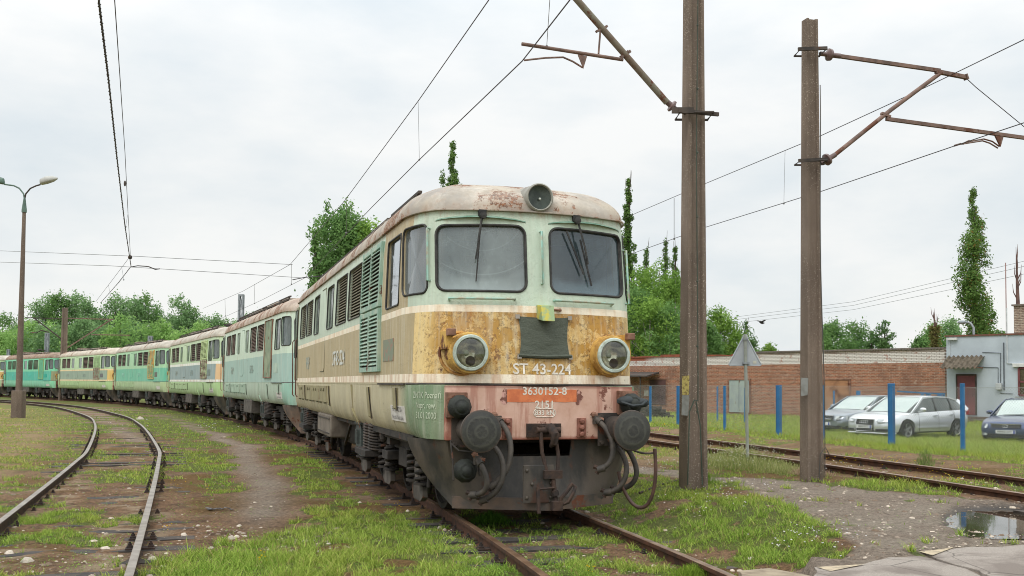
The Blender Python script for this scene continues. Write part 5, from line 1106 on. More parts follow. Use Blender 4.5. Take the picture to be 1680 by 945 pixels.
SCH = [
 dict(detail=True, label='rusty front locomotive with peeling ochre nose and number 43-224, nearest of the row', body=body_mat('body_tan', L(200, 216, 196), cream, L(186, 168, 130), L(196, 186, 154), front=L(200, 150, 60), tanpanel=L(184, 166, 128), corner=L(130, 152, 120), peel=True), roof=roofA,
      slat=slat0, door_up=doorg, door_low=doorg, seam=seam0, door=pm('cabdoor_olive', L(150, 146, 116), .7, L(112, 116, 92), 3), hatch=hatch0, plate=pm('plate_grey_green', L(128, 136, 116), .7, L(160, 120, 104), 7, .5, .62), letter=white_l, letter2=pm('letters_teal2', L(96, 132, 128), .7, L(200, 200, 188), 6), trim=dark, beam=beamm, lampbody=lampo, num=''),
 dict(detail=False, label='pale teal locomotive with a rusty brown roof, coupled directly behind the front locomotive', body=body_mat('body_pale_teal', L(206, 224, 204), None, L(164, 194, 184), L(180, 198, 180), corner=L(156, 200, 182), rusty=.8), roof=roofB,
      slat=slatb, bigdoor=pm('bigdoor_green', L(108, 128, 104), .6, L(150, 160, 130), 2.5, rust=.3), door_up=doorg, door_low=doorg, seam=pm('seam_mint', L(130, 150, 134), .8), door=pm('cabdoor_pale', L(176, 190, 170), .7), hatch=pm('hatch_mint', L(172, 192, 172), .7, L(150, 170, 150), 3, rust=.3), plate=pm('plate_pale', L(180, 200, 184), .7), letter=teal_l, letter2=teal_l, trim=brown, beam=beamm, lampbody=lampo, num='ST43-'),
 dict(detail=False, label='locomotive with a grey-blue band, white stripe and peach nose corner, third in the row', body=body_mat('body_grey_blue', L(196, 218, 180), L(240, 244, 238), L(146, 166, 168), L(174, 204, 150), front=L(232, 192, 146), corner=L(180, 212, 150), rusty=.5, stripe_z=(2.36, 2.48)), roof=roofC,
      slat=slatb, door_up=pm('louvre_yellow_green', L(188, 206, 150), .7, L(170, 180, 130), 4), door_low=pm('louvre_brown', L(138, 112, 100), .8, L(180, 196, 150), 4, .45, .6), seam=seam0, door=pm('cabdoor_lime', L(172, 190, 138), .7, L(120, 130, 96), 2), hatch=pm('hatch_lime', L(176, 200, 152), .7), plate=pm('plate_g3', L(120, 134, 128), .7), letter=teal_l, letter2=teal_l, trim=dark, beam=beamm, lampbody=lampo, num='ST43-'),
 dict(detail=False, label='bright sea-green banded locomotive with yellow-patched louvre doors, fourth in the row', body=body_mat('body_sea_green', L(170, 214, 172), None, L(110, 190, 160), L(178, 200, 158), corner=L(184, 204, 156), rusty=.5), roof=roofC,
      slat=slatb, door_up=pm('louvre_patchy', L(160, 190, 150), .7, L(214, 170, 100), 3, .42, .52), door_low=pm('louvre_patchy2', L(196, 166, 104), .8, L(140, 180, 140), 4, .45, .55), seam=pm('seam_teal', L(60, 130, 108), .8), door=pm('cabdoor_lime2', L(164, 190, 146), .7, L(110, 128, 96), 2), hatch=pm('hatch_lime2', L(172, 196, 150), .7), plate=pm('plate_g4', L(110, 110, 100), .7), letter=pm('letters_pale_teal', L(168, 220, 200), .7), letter2=pm('letters_pale_teal', L(168, 220, 200)), trim=dark, beam=beamm, lampbody=lampo, num='ST43-'),
 dict(detail=False, label='locomotive with a grey-green band, cream stripe and ochre nose, fifth in the row', body=body_mat('body_grey_green', L(190, 218, 174), L(240, 216, 170), L(148, 168, 150), L(174, 200, 144), front=L(228, 190, 112), corner=L(180, 212, 150), rusty=.5, stripe_z=(2.36, 2.46)), roof=roof_mat('roof_pale', L(204, 194, 178), L(178, 166, 150), .25),
      slat=slatb, door_up=pm('louvre_lime3', L(176, 206, 150), .7), door_low=pm('louvre_brown3', L(150, 120, 104), .8, L(160, 180, 150), 4, .45, .6), seam=seam0, door=pm('cabdoor_lime3', L(174, 196, 150), .7), hatch=pm('hatch_lime3', L(174, 200, 148), .7), plate=pm('plate_g5', L(112, 110, 112), .7), letter=teal_l, letter2=teal_l, trim=dark, beam=beamm, lampbody=lampo, num='ST43-'),
 dict(detail=False, label='vivid turquoise locomotive with a khaki nose and large green door, sixth in the row', body=body_mat('body_turquoise', L(126, 214, 172), None, L(64, 184, 162), L(132, 204, 172), front=L(148, 150, 112), corner=L(140, 214, 172), rusty=.4), roof=roof_mat('roof_dark_tan', L(156, 132, 112), L(128, 106, 90), .4),
      slat=pm('slat_olive6', L(120, 140, 110), .8), bigdoor=pm('bigdoor6', L(98, 176, 134), .6, L(90, 150, 120), 2.5), door_up=doorg, door_low=doorg, seam=pm('seam6', L(20, 120, 104), .8), door=pm('cabdoor6', L(110, 190, 150), .7), hatch=pm('hatch6', L(116, 204, 166), .7), plate=pm('plate_g6', L(40, 170, 150), .7), letter=pm('letters6', L(110, 214, 200), .7), letter2=pm('letters6', L(110, 214, 200)), trim=pm('trim_yellow', L(180, 170, 90), .7), beam=brown, lampbody=lampo, num='ST43-'),
 dict(detail=False, label='last visible locomotive at the left edge, mostly cut off, pale roof and ochre nose', body=body_mat('body_last', L(180, 210, 160), cream, L(160, 170, 140), L(170, 196, 150), front=L(220, 180, 110), rusty=.5), roof=roofC,
      slat=slatb, door_up=doorg, door_low=doord, seam=seam0, door=doord, hatch=hatch0, plate=hatch0, letter=teal_l, letter2=teal_l, trim=dark, beam=beamm, lampbody=lampo, num='ST43-')]
for k in range(7):
    R_ = make_loco(k, SCH[k])
    if k == 0: front_details(R_, [c for c in R_.children if c.name.startswith('buffer_beam')][0])
# ------------------------------------------------------------------ masts, cantilevers, lamp posts
def concm(name, a, b):
    g = G(name); f = g.noise(120, 3, .6); v = g.vor(60); vc = g.n('ShaderNodeSeparateColor', {0: g.vor(60, out='Color')}).outputs[0]; n = g.noise(3, 6, .6, (1, 1, .25))
    c = g.mix(g.st(n, .36, .64), a, b); c = g.mix(g.mul(g.st(f, .45, .6), .45), c, L(84, 74, 66)); c = g.mix(g.mul(g.inv(g.st(v, .15, .35)), g.st(vc, .66, .72)), c, L(206, 194, 178))
    return g.fin(c, .9, 0, g.bump(g.add(f, v), .6, .012), .25)
mconc = concm('mast_concrete', L(142, 126, 112), L(110, 97, 86)); lconc = concm('lamp_concrete', L(128, 112, 100), L(104, 90, 80))
rst = pm('rust_arm', L(132, 106, 94), .75, L(96, 78, 70), 5, rust=.5, rcol=L(120, 74, 50)); gst = pm('arm_grey_green', L(124, 120, 104), .7, L(104, 82, 66), 4, rust=.5)
ins = pm('insulator_brown', L(120, 100, 96), .35, L(92, 72, 68), 6); cab = pm('cable_grey', L(84, 82, 78), .6); wirem = pm('wire_dark', L(62, 58, 58), .6); wirel = pm('wire_grey', L(132, 134, 136), .6)
def hmast(name, P, top, w0, w1, rz, label, cat='catenary mast', patches=(), ztop=None, depth=.8):
    R = empty(name, P, rz, label, cat); mb = MB(); H_ = top-P[2]+.3
    def sec(w):                          # I-section with hollow side faces
        a, d = w/2, w*depth/2; r = w*.20
        return [(-a, -d), (-a+r, -d), (-a+r*1.35, -d+r*.9), (a-r*1.35, -d+r*.9), (a-r, -d), (a, -d), (a, d), (a-r, d), (a-r*1.35, d-r*.9), (-a+r*1.35, d-r*.9), (-a+r, d), (-a, d)]
    n = 10; rings = []
    for i in range(n+1):
        f = i/n; w = w0+(w1-w0)*f; rings.append([(x, y, -.3+H_*f) for x, y in sec(w)])
    m_ = loft(rings); m_.build('pole', mconc, R, bevel=.01)
    return R
def insul(mb, a, b, r=.085):
    a, b = Vector(a), Vector(b); d = (b-a); M_ = Matrix.Translation(a) @ d.to_track_quat('Z', 'Y').to_matrix().to_4x4(); L_ = d.length
    mb.lathe([(.035, 0), (.035, L_*.3), (r, L_*.40), (r*.95, L_*.52), (.04, L_*.58), (.04, L_)], M_, 16)
# mast beside the front locomotive
P1 = Vector((2.53, 13.6, gz(2.53, 13.6))); D1 = (-.953, -.303)
M1 = hmast('concrete_mast', P1, 9.6, .325, .205, rad(17.65), 'thick speckled concrete mast right beside the front locomotive')
q1 = lambda px, py: on_plane(px, py, P1, D1)
def wparent(o, R): o.parent = R; o.matrix_parent_inverse = (Matrix.Translation(R.location) @ Matrix.Rotation(R.rotation_euler.z, 4, 'Z')).inverted(); return o
def arm(R, name, mat_, fn, smooth=50): mb = MB(); fn(mb); return wparent(mb.build(name, mat_, smooth=smooth), R)
a0, a1, a2 = q1(1118, 187), q1(1094, 168), q1(925, -25); far_ = a1+(a2-a1)*1.55
def f(mb): mb.tube([a1, far_], .045, 12)
arm(M1, 'cantilever_tube', gst, f)
def f(mb): insul(mb, a0.lerp(a1, .25), a1.lerp(a2, .02), .085)
arm(M1, 'insulator', ins, f)
def f(mb): 
    mb.bar(q1(1100, 176), q1(1132, 188), .05, .04); b_ = q1(1128, 186); mb.box(b_.x-.25, b_.x+.05, b_.y-.2, b_.y-.16, b_.z-.05, b_.z+.03); mb.tube([Vector((P1.x+a, P1.y+b, a0.z-.01)) for a, b in ((-.22, -.2), (.24, -.2), (.24, .2), (-.22, .2))], .018, 6, closed=True)
    mb.bar(Vector((P1.x-.25, P1.y-.22, a0.z)), Vector((P1.x+.33, P1.y-.12, a0.z-.02)), .04, .05)
arm(M1, 'mast_bracket', dark, f, None)
s0, s1_ = q1(856, 72), q1(1022, 98)
def f(mb): mb.tube([s0, s1_], .024, 10); mb.bar(q1(1018, 94), q1(1034, 84), .04); mb.bar(q1(985, 50), q1(982, 88), .025); mb.bar(q1(978, 52), q1(996, 43), .045, .03); mb.bar(q1(1016, 98), q1(1030, 84), .05, .03)
arm(M1, 'steady_tube', rst, f)
def f(mb): 
    t = q1(955, 92); mb.prism([q1(948, 90)+Vector((0, .02, 0)), q1(963, 93)+Vector((0, .02, 0)), q1(957, 113)+Vector((0, .02, 0))], [q1(948, 90)-Vector((0, .02, 0)), q1(963, 93)-Vector((0, .02, 0)), q1(957, 113)-Vector((0, .02, 0))])
    mb.tube([q1(956, 111), q1(940, 101), q1(924, 94), q1(895, 95), q1(860, 99)], .013, 7)
arm(M1, 'steady_arm', rst, f)
def f(mb):
    for zz in np.arange(1.2, 9.2, .9): mb.sphere((P1.x+.03, P1.y-.155+.01, zz), .018, 6, 4)
    mb.tube([Vector((P1.x+.03+.01*math.sin(z), P1.y-.14, z)) for z in np.arange(1.35, 9.5, .4)], .008, 5)
    mb.tube([Vector((P1.x+.03, P1.y-.14, 1.35)), Vector((P1.x-.03, P1.y-.24, 1.36)), Vector((P1.x-.1, P1.y-.26, 1.2)), Vector((P1.x-.12, P1.y-.24, .2))], .010, 6); mb.tube([Vector((P1.x+.0, P1.y-.2, 1.34)), Vector((P1.x+.06, P1.y-.2, 1.0)), Vector((P1.x+.09, P1.y-.19, .2))], .009, 6)
arm(M1, 'earthing_cable', pm('cable_green', L(64, 78, 66), .6), f)
arm(M1, 'mast_number_patch', pm('yellow_paint', L(176, 160, 92), .8, L(120, 104, 62), 22, .48, .6), lambda mb: mb.add([on_plane(a, b, P1-Vector((0, .185, 0)), (1, .0)) for a, b in ((1119, 617), (1131, 616), (1130, 648), (1119, 648))], [(0, 1, 2, 3)]), None)
arm(M1, 'grey_paint_patch', pm('grey_paint', L(138, 140, 136), .8, L(118, 118, 112), 12), lambda mb: mb.add([on_plane(a, b, P1-Vector((0, .185, 0)), (1, .0)) for a, b in ((1119, 648.5), (1131, 648.5), (1129, 682), (1118, 681))], [(0, 1, 2, 3)]), None)
# slimmer mast by the right track
P2 = Vector((4.545, 14.8, gz(4.545, 14.8))); D2 = (.958, .284)
M2 = hmast('concrete_mast', P2, 7.2, .285, .195, rad(16.5), 'slimmer concrete mast with its whole rusty cantilever in view beside the right track')
q2 = lambda px, py: on_plane(px, py, P2, D2)
def f(mb): mb.bar(q2(1376, 92), q2(1542, 116), .05, .055); mb.bar(q2(1535, 117), q2(1586, 127), .06, .06); mb.bar(q2(1583, 122), q2(1586, 131), .09, .03)
arm(M2, 'top_arm', rst, f, None)
def f(mb): mb.tube([q2(1366, 257), q2(1462, 180), q2(1544, 119)], .034, 10)
arm(M2, 'cantilever_tube', rst, f)
def f(mb): mb.bar(q2(1454, 195), q2(1760, 237), .05, .055); mb.bar(q2(1446, 186), q2(1460, 192), .06, .04)
arm(M2, 'steady_bar', rst, f, None)
arm(M2, 'insulator', ins, lambda mb: insul(mb, q2(1346, 88), q2(1378, 92), .095)); arm(M2, 'insulator', ins, lambda mb: insul(mb, q2(1346, 268), q2(1370, 254), .095))
for y_ in (88, 268):
  def f(mb): p = q2(1345, y_); mb.tube([Vector((P2.x+a, P2.y+b, p.z)) for a, b in ((-.19, -.18), (.2, -.16), (.2, .17), (-.19, .17))], .016, 6, closed=True); mb.bar(Vector((P2.x-.24, P2.y-.2, p.z-.02)), Vector((P2.x+.22, P2.y-.14, p.z+.02)), .03, .05); mb.bar(p, q2(1352, y_), .05)
  arm(M2, 'mast_bracket', dark, f, None)
def f(mb):
    c = q2(1638, 216); mb.prism([q2(1630, 218)+Vector((0, .02, 0)), q2(1647, 220)+Vector((0, .02, 0)), q2(1641, 241)+Vector((0, .02, 0))], [q2(1630, 218)-Vector((0, .02, 0)), q2(1647, 220)-Vector((0, .02, 0)), q2(1641, 241)-Vector((0, .02, 0))])
    mb.tube([q2(1639, 240), q2(1628, 232), q2(1614, 228), q2(1585, 233)], .012, 6); mb.tube([q2(1637, 243), q2(1624, 235), q2(1612, 231), q2(1568, 238)], .012, 6); mb.bar(q2(1566, 239), q2(1576, 236), .03); mb.bar(q2(1580, 236), q2(1590, 231), .03)
arm(M2, 'steady_arm', rst, f)
def f(mb): mb.tube([q2(1586, 129), q2(1601, 143), q2(1690, 216)], .007, 5)
arm(M2, 'stay_wire', wirem, f)
def f(mb): mb.tube([Vector((P2.x+.158-.009*z+.015*math.sin(z*1.3), P2.y-.12, z)) for z in np.arange(.2, 6.2, .35)], .008, 5); mb.tube([Vector((P2.x+.05, P2.y-.19, .2)), Vector((P2.x+.06, P2.y-.22, .55)), Vector((P2.x+.13, P2.y-.24, .66)), Vector((P2.x+.2, P2.y-.2, .55))], .008, 5)
arm(M2, 'earthing_cable', cab, f)
arm(M2, 'grey_paint_patch', pm('grey_paint', L(138, 140, 136)), lambda mb: mb.add([on_plane(a, b, P2-Vector((0, .152, 0)), (1, .0)) for a, b in ((1314, 620), (1326, 620), (1325, 648), (1314, 650))], [(0, 1, 2, 3)]), None)

# overhead lines
def sagline(pts, n=14, sag=0):
    out_ = []
    for a, b in zip(pts[:-1], pts[1:]):
        for i in range(n): t = i/n; p = Vector(a).lerp(Vector(b), t); p.z -= sag*4*t*(1-t); out_.append(p)
    out_.append(Vector(pts[-1])); return out_
def catenary(name, label, contact, mess, drops, r1=.0075, r2=.007, m1=None, m2=None, sag=0, twist=0):
    c = sagline(contact); R = empty(name, (0, 0, 0), 0, label, 'overhead wire', 'overhead contact lines above the tracks')
    mb = MB(); mb.tube(c, r1, 5); 
    if twist: mb.tube([p+Vector((.012*math.cos(i*2.6), 0, .012*math.sin(i*2.6))) for i, p in enumerate(sagline(contact, 60))], r1*.9, 4)
    mb.build('contact_wire', m1 or wirem, R)
    if mess: mb = MB(); mb.tube(sagline(mess, 14, sag), r2, 5); mb.build('messenger_wire', m2 or wirem, R)
    for a, b in drops: mb = MB(); mb.tube([a, b], .004 if a[1] < 25 else .007, 4); mb.sphere(b, .02 if a[1] < 25 else .03, 6, 4); mb.build('dropper', m2 or wirel, R)
    return R
zc = 5.75
mc = [(-.2*0+on_z(x, y, zc).x, on_z(x, y, zc).y, zc) for x, y in ((935, 0), (857, 100), (688, 262), (610, 340), (500, 456), (430, 492), (375, 517), (330, 536))]
mc = [(2.05, 2.0, zc)]+mc
mp_ = [at(x, y, Y) for x, y, Y in ((802, 0, 13.3), (686, 166, 18.3), (565, 330, 25.5), (476, 434, 36.5), (398, 478, 50), (333, 506, 68))]
mp_ = [Vector((1.6, 4.0, 7.1))]+mp_
dr_ = [(mp_[2], Vector(mc[3])), (at(568, 327, 25.3), on_z(568, 382, zc)), (at(417, 466, 46), on_z(418, 498, zc)), (at(369, 489, 57), on_z(370, 518, zc)), (at(478, 433, 36), on_z(478, 466, zc)), (at(904, -30, 11.2), q1(897, 76))]
catenary('overhead_line', 'contact line above the row of locomotives, rising from lower left past the front roof', mc, mp_, dr_, .0085, .0085, sag=.0)
lc = [(-.6, 1.0, zc)]+[tuple(on_z(x, y, zc)) for x, y in ((162, 0), (178, 130), (192, 260), (205, 370), (215, 437))]
lc2 = [tuple(on_z(215, 437, zc))]+[tuple(on_z(x, y, zc)) for x, y in ((195, 463), (165, 497))]
lm = [Vector((-2.2, 3.0, 7.3))]+[at(x, y, Y) for x, y, Y in ((188, 0, 14.0), (197, 130, 18.0), (205, 250, 25), (210, 350, 30), (214, 420, 36), (180, 465, 45), (157, 495, 56))]
R_ = catenary('overhead_line', 'twisted contact line above the curved left track, dropping almost straight down the left sky', lc+lc2[1:], lm, [(at(200, 448-8, 40), at(203, 459, 38)), (at(178, 468, 46), at(181, 484, 45)), (lm[4], at(206, 372, 27))], .012, .008, twist=1)
mb = MB(); P = at(215, 437, 36); mb.tube([at(215, 438, 36), at(226, 436, 36.3), at(240, 437, 36.6), at(244, 437.5, 36.7), at(255, 442, 37), at(262, 441, 37.2)], .02, 6); mb.build('registration_arm', dark, R_)
mb = MB(); mb.sphere(at(205, 301, 26), .05, 8, 6, (.7, .7, 1.6)); mb.sphere(at(213.5, 422, 35.5), .08, 8, 6); mb.build('line_clamp', dark, R_)
wz = lambda px, py: on_z(px, py, 5.2)
rc = [(9.2, 5, 5.2)]+[tuple(wz(x, y)) for x, y in ((1690, 198), (1570, 238), (1350, 313), (1160, 372), (1040, 415))]; rc.append((rc[-1][0]-3.2, rc[-1][1]+12, 5.2))
rmess = [Vector((9.0, 6, 6.9))]+[at(x, y, Y) for x, y, Y in ((1690, 60, 13.0), (1575, 116, 15.3), (1500, 152, 16.5), (1348, 222, 18.6), (1160, 300, 23), (1045, 349, 28))]; rmess.append(rmess[-1]+Vector((-3.2, 12, -.1)))
catenary('overhead_line', 'thin contact line above the right track, crossing behind both concrete masts', rc, rmess, [(at(1288, 246, 20), at(1286, 334, 19.7)), (at(1106, 325, 25.5), at(1106, 392, 26.5))], .0075, .0075)
# cross wires of the left gantry span, and far power lines
def wire(name, label, pts, r, m_, group=None, cat='wire'): mb = MB(); mb.tube(pts, r, 4); return tag(mb.build(name, m_), label, cat, group)
wire('span_wire', 'upper thin span wire stretched across the left sky above the trees', [at(-60, 409, 52), at(214, 420, 37.5), at(480, 434, 37.5)], .010, wirel)
wire('span_wire', 'lower thin span wire carrying the registration arm in the left sky', [at(-60, 428, 52), at(180, 436, 39), at(262, 441, 37.2), at(500, 456, 39)], .010, wirel)
wire('steady_wire', 'short curved arm reaching from the big tree to the contact line', [at(480, 459, 38), at(500, 455, 38.5), at(540, 452, 39)], .018, wirem)
for i, (ya, yb) in enumerate(((527, 427), (531, 436), (536, 449))):
    wire('power_line', ('topmost', 'middle', 'lowest')[i]+' of three faint power lines rising behind the poplar above the grey building', [at(1160, ya-1, 150), at(1400, ya-32+i*2, 130), at(1560, yb+30-2*i, 115), at(1720, yb-8, 100)], .022, wirel)
# lamp posts
lampg = pm('lamp_shell_grey', L(178, 178, 172), .5, L(156, 154, 148), 3); lgreen = pm('lamp_shell_green', L(92, 116, 104), .6, L(74, 94, 84), 3)
PL = Vector((-22.2, 44, gz(-22.2, 44)))
Rl = empty('street_lamp', PL, 0, 'tall concrete lamp post with two curved arms, standing on a square block at left', 'street lamp')
kx = 44/1600
mb = MB(); mb.lathe([(.145, .5), (.14, 2), (.075, 9.4)], None, 16); mb.build('pole', lconc, Rl, smooth=60)
mb = MB(); mb.box(-.25, .25, -.2, .2, -.3, 1.22); mb.build('base_block', lconc, Rl, bevel=.03)
mb = MB(); mb.lathe([(.11, 9.3), (.11, 9.42), (.05, 9.9), (.04, 10.0)], None, 12); mb.build('collar', lgreen, Rl)
for s, L_ in ((1, 1.0), (-1, 1.35)):
    mb = MB(); mb.tube([(0, 0, 9.9), (s*.05, 0, 10.15), (s*.25, 0, 10.4), (s*.5, 0, 10.52), (s*L_*.7, 0, 10.58)], .035, 8); ar = mb.build('lamp_arm', dark if s > 0 else lgreen, Rl, smooth=60)
    mb = MB(); M_ = Matrix.Translation((s*(L_*.7), 0, 10.6)) @ Matrix.Rotation(-s*.2, 4, 'Y'); n = 9; prof = [(0, .06, -.03, .06), (.05, .16, -.07, .22), (.3, .19, -.09, .26), (.6, .15, -.08, .20), (.82, .03, -.02, .05)]
    rings = []
    for x_, w_, b_, t_ in prof: rings.append([M_ @ Vector((s*x_*(1 if s > 0 else 1.6), w_*math.cos(a), (t_ if math.sin(a) > 0 else -b_)*math.sin(a)+.02+x_*.1)) for a in np.linspace(0, 2*math.pi, 13)[:-1]])
    m_ = loft(rings); m_.build('lamp_head', lampg if s > 0 else lgreen, Rl, smooth=50)
PL2 = Vector((-50.6, 92, gz(-50.6, 92)))
R2_ = empty('street_lamp', PL2, 0, 'distant lamp whose small flat head just reaches in at the left edge', 'street lamp'); mb = MB(); mb.lathe([(.2, -.2), (.1, 11.2)], None, 10); mb.build('pole', lconc, R2_)
mb = MB(); mb.tube([(0, 0, 11.2), (-0, 0, 11.3), (.8, 0, 11.4)], .05, 6); mb.sphere((.9+-.0, 0, 11.35), .28, 10, 6, (1.9, .8, .45)); mb.build('lamp_head', lgreen, R2_)
# distant mast with two arms
P3 = Vector((at(103, 640, 84).x, 84, -.1)); M3 = hmast('concrete_mast', P3, 7.85, .62, .42, rad(30), 'distant concrete mast with arms to both sides in front of the fifth locomotive')
q3 = lambda px, py: on_plane(px, py, P3, (1, 0))
def f(mb): mb.bar(q3(106, 522), q3(186, 524), .08); mb.bar(q3(150, 549), q3(213, 550), .08)
arm(M3, 'top_arm', rst, f, None)
def f(mb): mb.bar(q3(110, 571), q3(183, 524), .09)
arm(M3, 'cantilever_tube', rst, f, None)
def f(mb): mb.bar(q3(102, 557), q3(55, 521), .09); mb.bar(q3(42, 521), q3(102, 523), .07); mb.tube([q3(50, 546), q3(60, 546), q3(68, 542), q3(80, 545)], .05, 5)
arm(M3, 'left_arm', dark, f, None)
# steel lattice masts behind the trains
gal = pm('galvanised', L(150, 156, 160), .6, L(120, 124, 128), 4)
def lattice(px, ytop, ybot, Y, w_, label, arms=True, garm=None):
    c = at(px, ytop, Y); R = empty('lattice_mast', (c.x, Y, -.3), 0, label, 'lattice mast', 'steel lattice masts behind the trains'); H_ = c.z+.3
    mb = MB()
    for a in (-1, 1):
        for b in (-1, 1): mb.bar((a*w_/2, b*w_/2, 0), (a*w_/2, b*w_/2, H_), .09)
    n = int(H_/.9)
    for i in range(n): 
        for b in (-1, 1): mb.bar((-w_/2*(1 if i % 2 else -1), b*w_/2, H_*i/n), (w_/2*(1 if i % 2 else -1), b*w_/2, H_*(i+1)/n), .05)
    mb.box(-w_/2-.05, w_/2+.05, -w_/2, w_/2, H_-.12, H_); mb.build('lattice_frame', gal, R)
    mb = MB(); mb.bar((0, -.3, H_-1.9), (-.9, -.3, H_-1.85), .1); mb.sphere((-.6, -.3, H_-1.87), .16, 8, 5, (1.4, .8, .8)); mb.bar((0, -.3, H_-3.6), (-.9, -.3, H_-3.6), .1); mb.sphere((-.6, -.3, H_-3.6), .16, 8, 5, (1.4, .8, .8)); mb.build('insulator', dark, R)
    if garm: mb = MB(); mb.bar((.1, -.3, H_-1.5), (garm, -.3, H_-1.7), .12); mb.bar((garm, -.3, H_-1.7), (garm*.5, -.3, H_-4), .1); mb.build('cantilever_arm', rst, R)
lattice(396, 483, 600, 58, .22, 'lattice mast rising behind the roof of the second locomotive', garm=None)
lattice(247, 551, 600, 74, .22, 'lattice mast with a rusty arm behind the roof of the fourth locomotive', garm=4.5)
lattice(77.5, 546, 600, 105, .28, 'lattice mast behind the roof of the turquoise locomotive')
lattice(151, 571, 600, 104, .2, 'short lattice mast top just above the roof of the fifth locomotive')
lattice(14, 573, 600, 112, .2, 'lattice mast top above the train near the left picture edge')

# ------------------------------------------------------------------ brick wall, doors, grey building
def brickmat(name, c1, c2, mort, white=False):
    g = G(name); x, y, z = g.xyz(); v = g.n('ShaderNodeCombineXYZ', {0: x, 1: z, 2: 0}).outputs[0]; n = g.noise(1.2, 6, .65); f = g.noise(14, 5, .7)
    v = g.n('ShaderNodeMixRGB', {0: .012, 1: v, 2: g.n('ShaderNodeTexNoise', {'Vector': g.p, 'Scale': 3.0}).outputs['Color']}, blend_type='ADD').outputs[0]
    b = g.n('ShaderNodeTexBrick', {'Vector': v, 'Color1': c1, 'Color2': c2, 'Mortar': mort, 'Scale': 1.0, 'Mortar Size': .011, 'Mortar Smooth': .2, 'Bias': 0, 'Brick Width': .27, 'Row Height': .082})
    col = g.mix(g.mul(g.st(g.noise(11, 6, .8), .52, .6), .6), b.outputs[0], L(104, 70, 56)); col = g.mix(g.mul(g.st(g.noise(13, 6, .8, loc=(3, 3, 3)), .54, .62), .7), col, L(206, 168, 142)); col = g.mix(g.mul(g.st(n, .5, .7), .35), col, L(150, 128, 116)); col = g.mix(g.mul(g.st(g.noise(.6, 7, .7, (1, 1, .6), (5, 5, 5)), .50, .62), .45), col, L(110, 80, 68)); col = g.mix(g.mul(g.st(g.noise(3, 7, .75, loc=(8, 5, 5)), .55, .64), .5), col, L(196, 176, 158))
    if white:
        edge = g.add(g.sub(z, 0), g.mul(g.sub(f, .5), .16))
        wcol = g.mix(b.outputs[1], L(222, 216, 208), L(150, 136, 124)); wcol = g.mix(g.mul(g.st(g.noise(2.2, 6, .7), .56, .62), .8), wcol, L(168, 118, 98))
        col = g.mix(g.st(edge, 2.86, 2.88), col, wcol); top = g.st(g.add(g.add(z, g.mul(x, .0)), g.mul(f, .06)), 3.22, 3.26); col = g.mix(g.mul(top, g.inv(g.st(x, -9.5, -8.5))), col, L(150, 88, 66))
    h = g.add(g.inv(b.outputs[1]), g.mul(f, .8)); return g.fin(col, .9, 0, g.bump(h, .9, .03), .2)
WA, WB = Vector((22.25, 50, 0)), Vector((8.0, 66, 0)); wd_ = (WA-WB); wl = wd_.length; wa = math.atan2(wd_.y, wd_.x)
Rw = empty('brick_wall', WB.lerp(WA, .5), wa, 'long red brick wall with a whitewashed top band behind the fence', 'wall')
zw0, zw1 = -.5, 3.42
mb = MB(); hw = wl/2+0; xl = -hw-9
mb.box(xl, hw-.05, 0, .38, zw0, zw1); bw = mb.build('brickwork', brickmat('brick_red', L(178, 118, 90), L(134, 90, 70), L(180, 160, 140), True), Rw)
mb = MB(); x_ = xl
while x_ < -1.2:
    l_ = rnd.uniform(.25, .9); h_ = rnd.choice([.0, .05, .07, .09, .09, .1, .16 if rnd.random() < .3 else .09]); mb.box(x_, min(-1.2, x_+l_-.01), -.05+rnd.uniform(-.02, .02), .45, zw1+.001, zw1+.01+h_); x_ += l_
mb.build('coping', pm('coping_brick', L(150, 84, 62), .9, L(112, 64, 50), 7, bump=.5), Rw)
mb = MB(); mb.box(-1.2, hw-.06, -.06, .45, zw1+.16, zw1+.24)
for i in range(int((hw+1.0)/.16)): mb.box(-1.15+i*.16, -1.15+i*.16+.09, -.09, -.02, zw1+.14, zw1+.2)
mb.build('coping', pm('coping_grey', L(104, 98, 92), .9, L(130, 116, 104), 8, bump=.5), Rw)
mb = MB(); mb.box(-1.2, hw-.06, .0, .38, zw1, zw1+.16); mb.build('brickwork', brickmat('brick_white', L(206, 196, 184), L(188, 176, 162), L(110, 98, 88)), Rw)
Winv = (Matrix.Translation(WB.lerp(WA, .5)) @ Matrix.Rotation(wa, 4, 'Z')).inverted()
def wl_pt(px, py): return Winv @ on_plane(px, py, WB, (wd_.x, wd_.y))
def wall_door(x0, x1, y0, y1, mat_, label, leaves=1, frame=None):
    a = wl_pt(x0, y0); b = wl_pt(x1, y1); d = MB(); n = leaves
    for i in range(n): d.box(a.x+(b.x-a.x)*i/n+.01, a.x+(b.x-a.x)*(i+1)/n-.01, -.05, -.003, b.z, a.z)
    o = d.build('metal_door', mat_, Rw); mb = MB()
    for p, q in (((a.x-.05, -.03, b.z), (a.x-.05, -.03, a.z)), ((b.x+.05, -.03, b.z), (b.x+.05, -.03, a.z)), ((a.x-.08, -.03, a.z+.05), (b.x+.08, -.03, a.z+.05))): mb.bar(p, q, .09, .07)
    mb.build('door_frame', frame or brown, o)
    mb = MB(); mb.bar((a.x, -.058, b.z+(a.z-b.z)*.3), (b.x, -.058, b.z+(a.z-b.z)*.3), .012, .03)
    for i in range(1, n+1): mb.bar((a.x+(b.x-a.x)*i/n-.03, -.06, b.z), (a.x+(b.x-a.x)*i/n-.03, -.06, a.z), .02, .02)
    mb.build('door_rib', mat_, o); o['label'] = label
wall_door(1067, 1093, 623, 664, pm('door_plum', L(96, 68, 66), .7, L(72, 52, 52), 2, rust=.2), 'dark plum metal door')
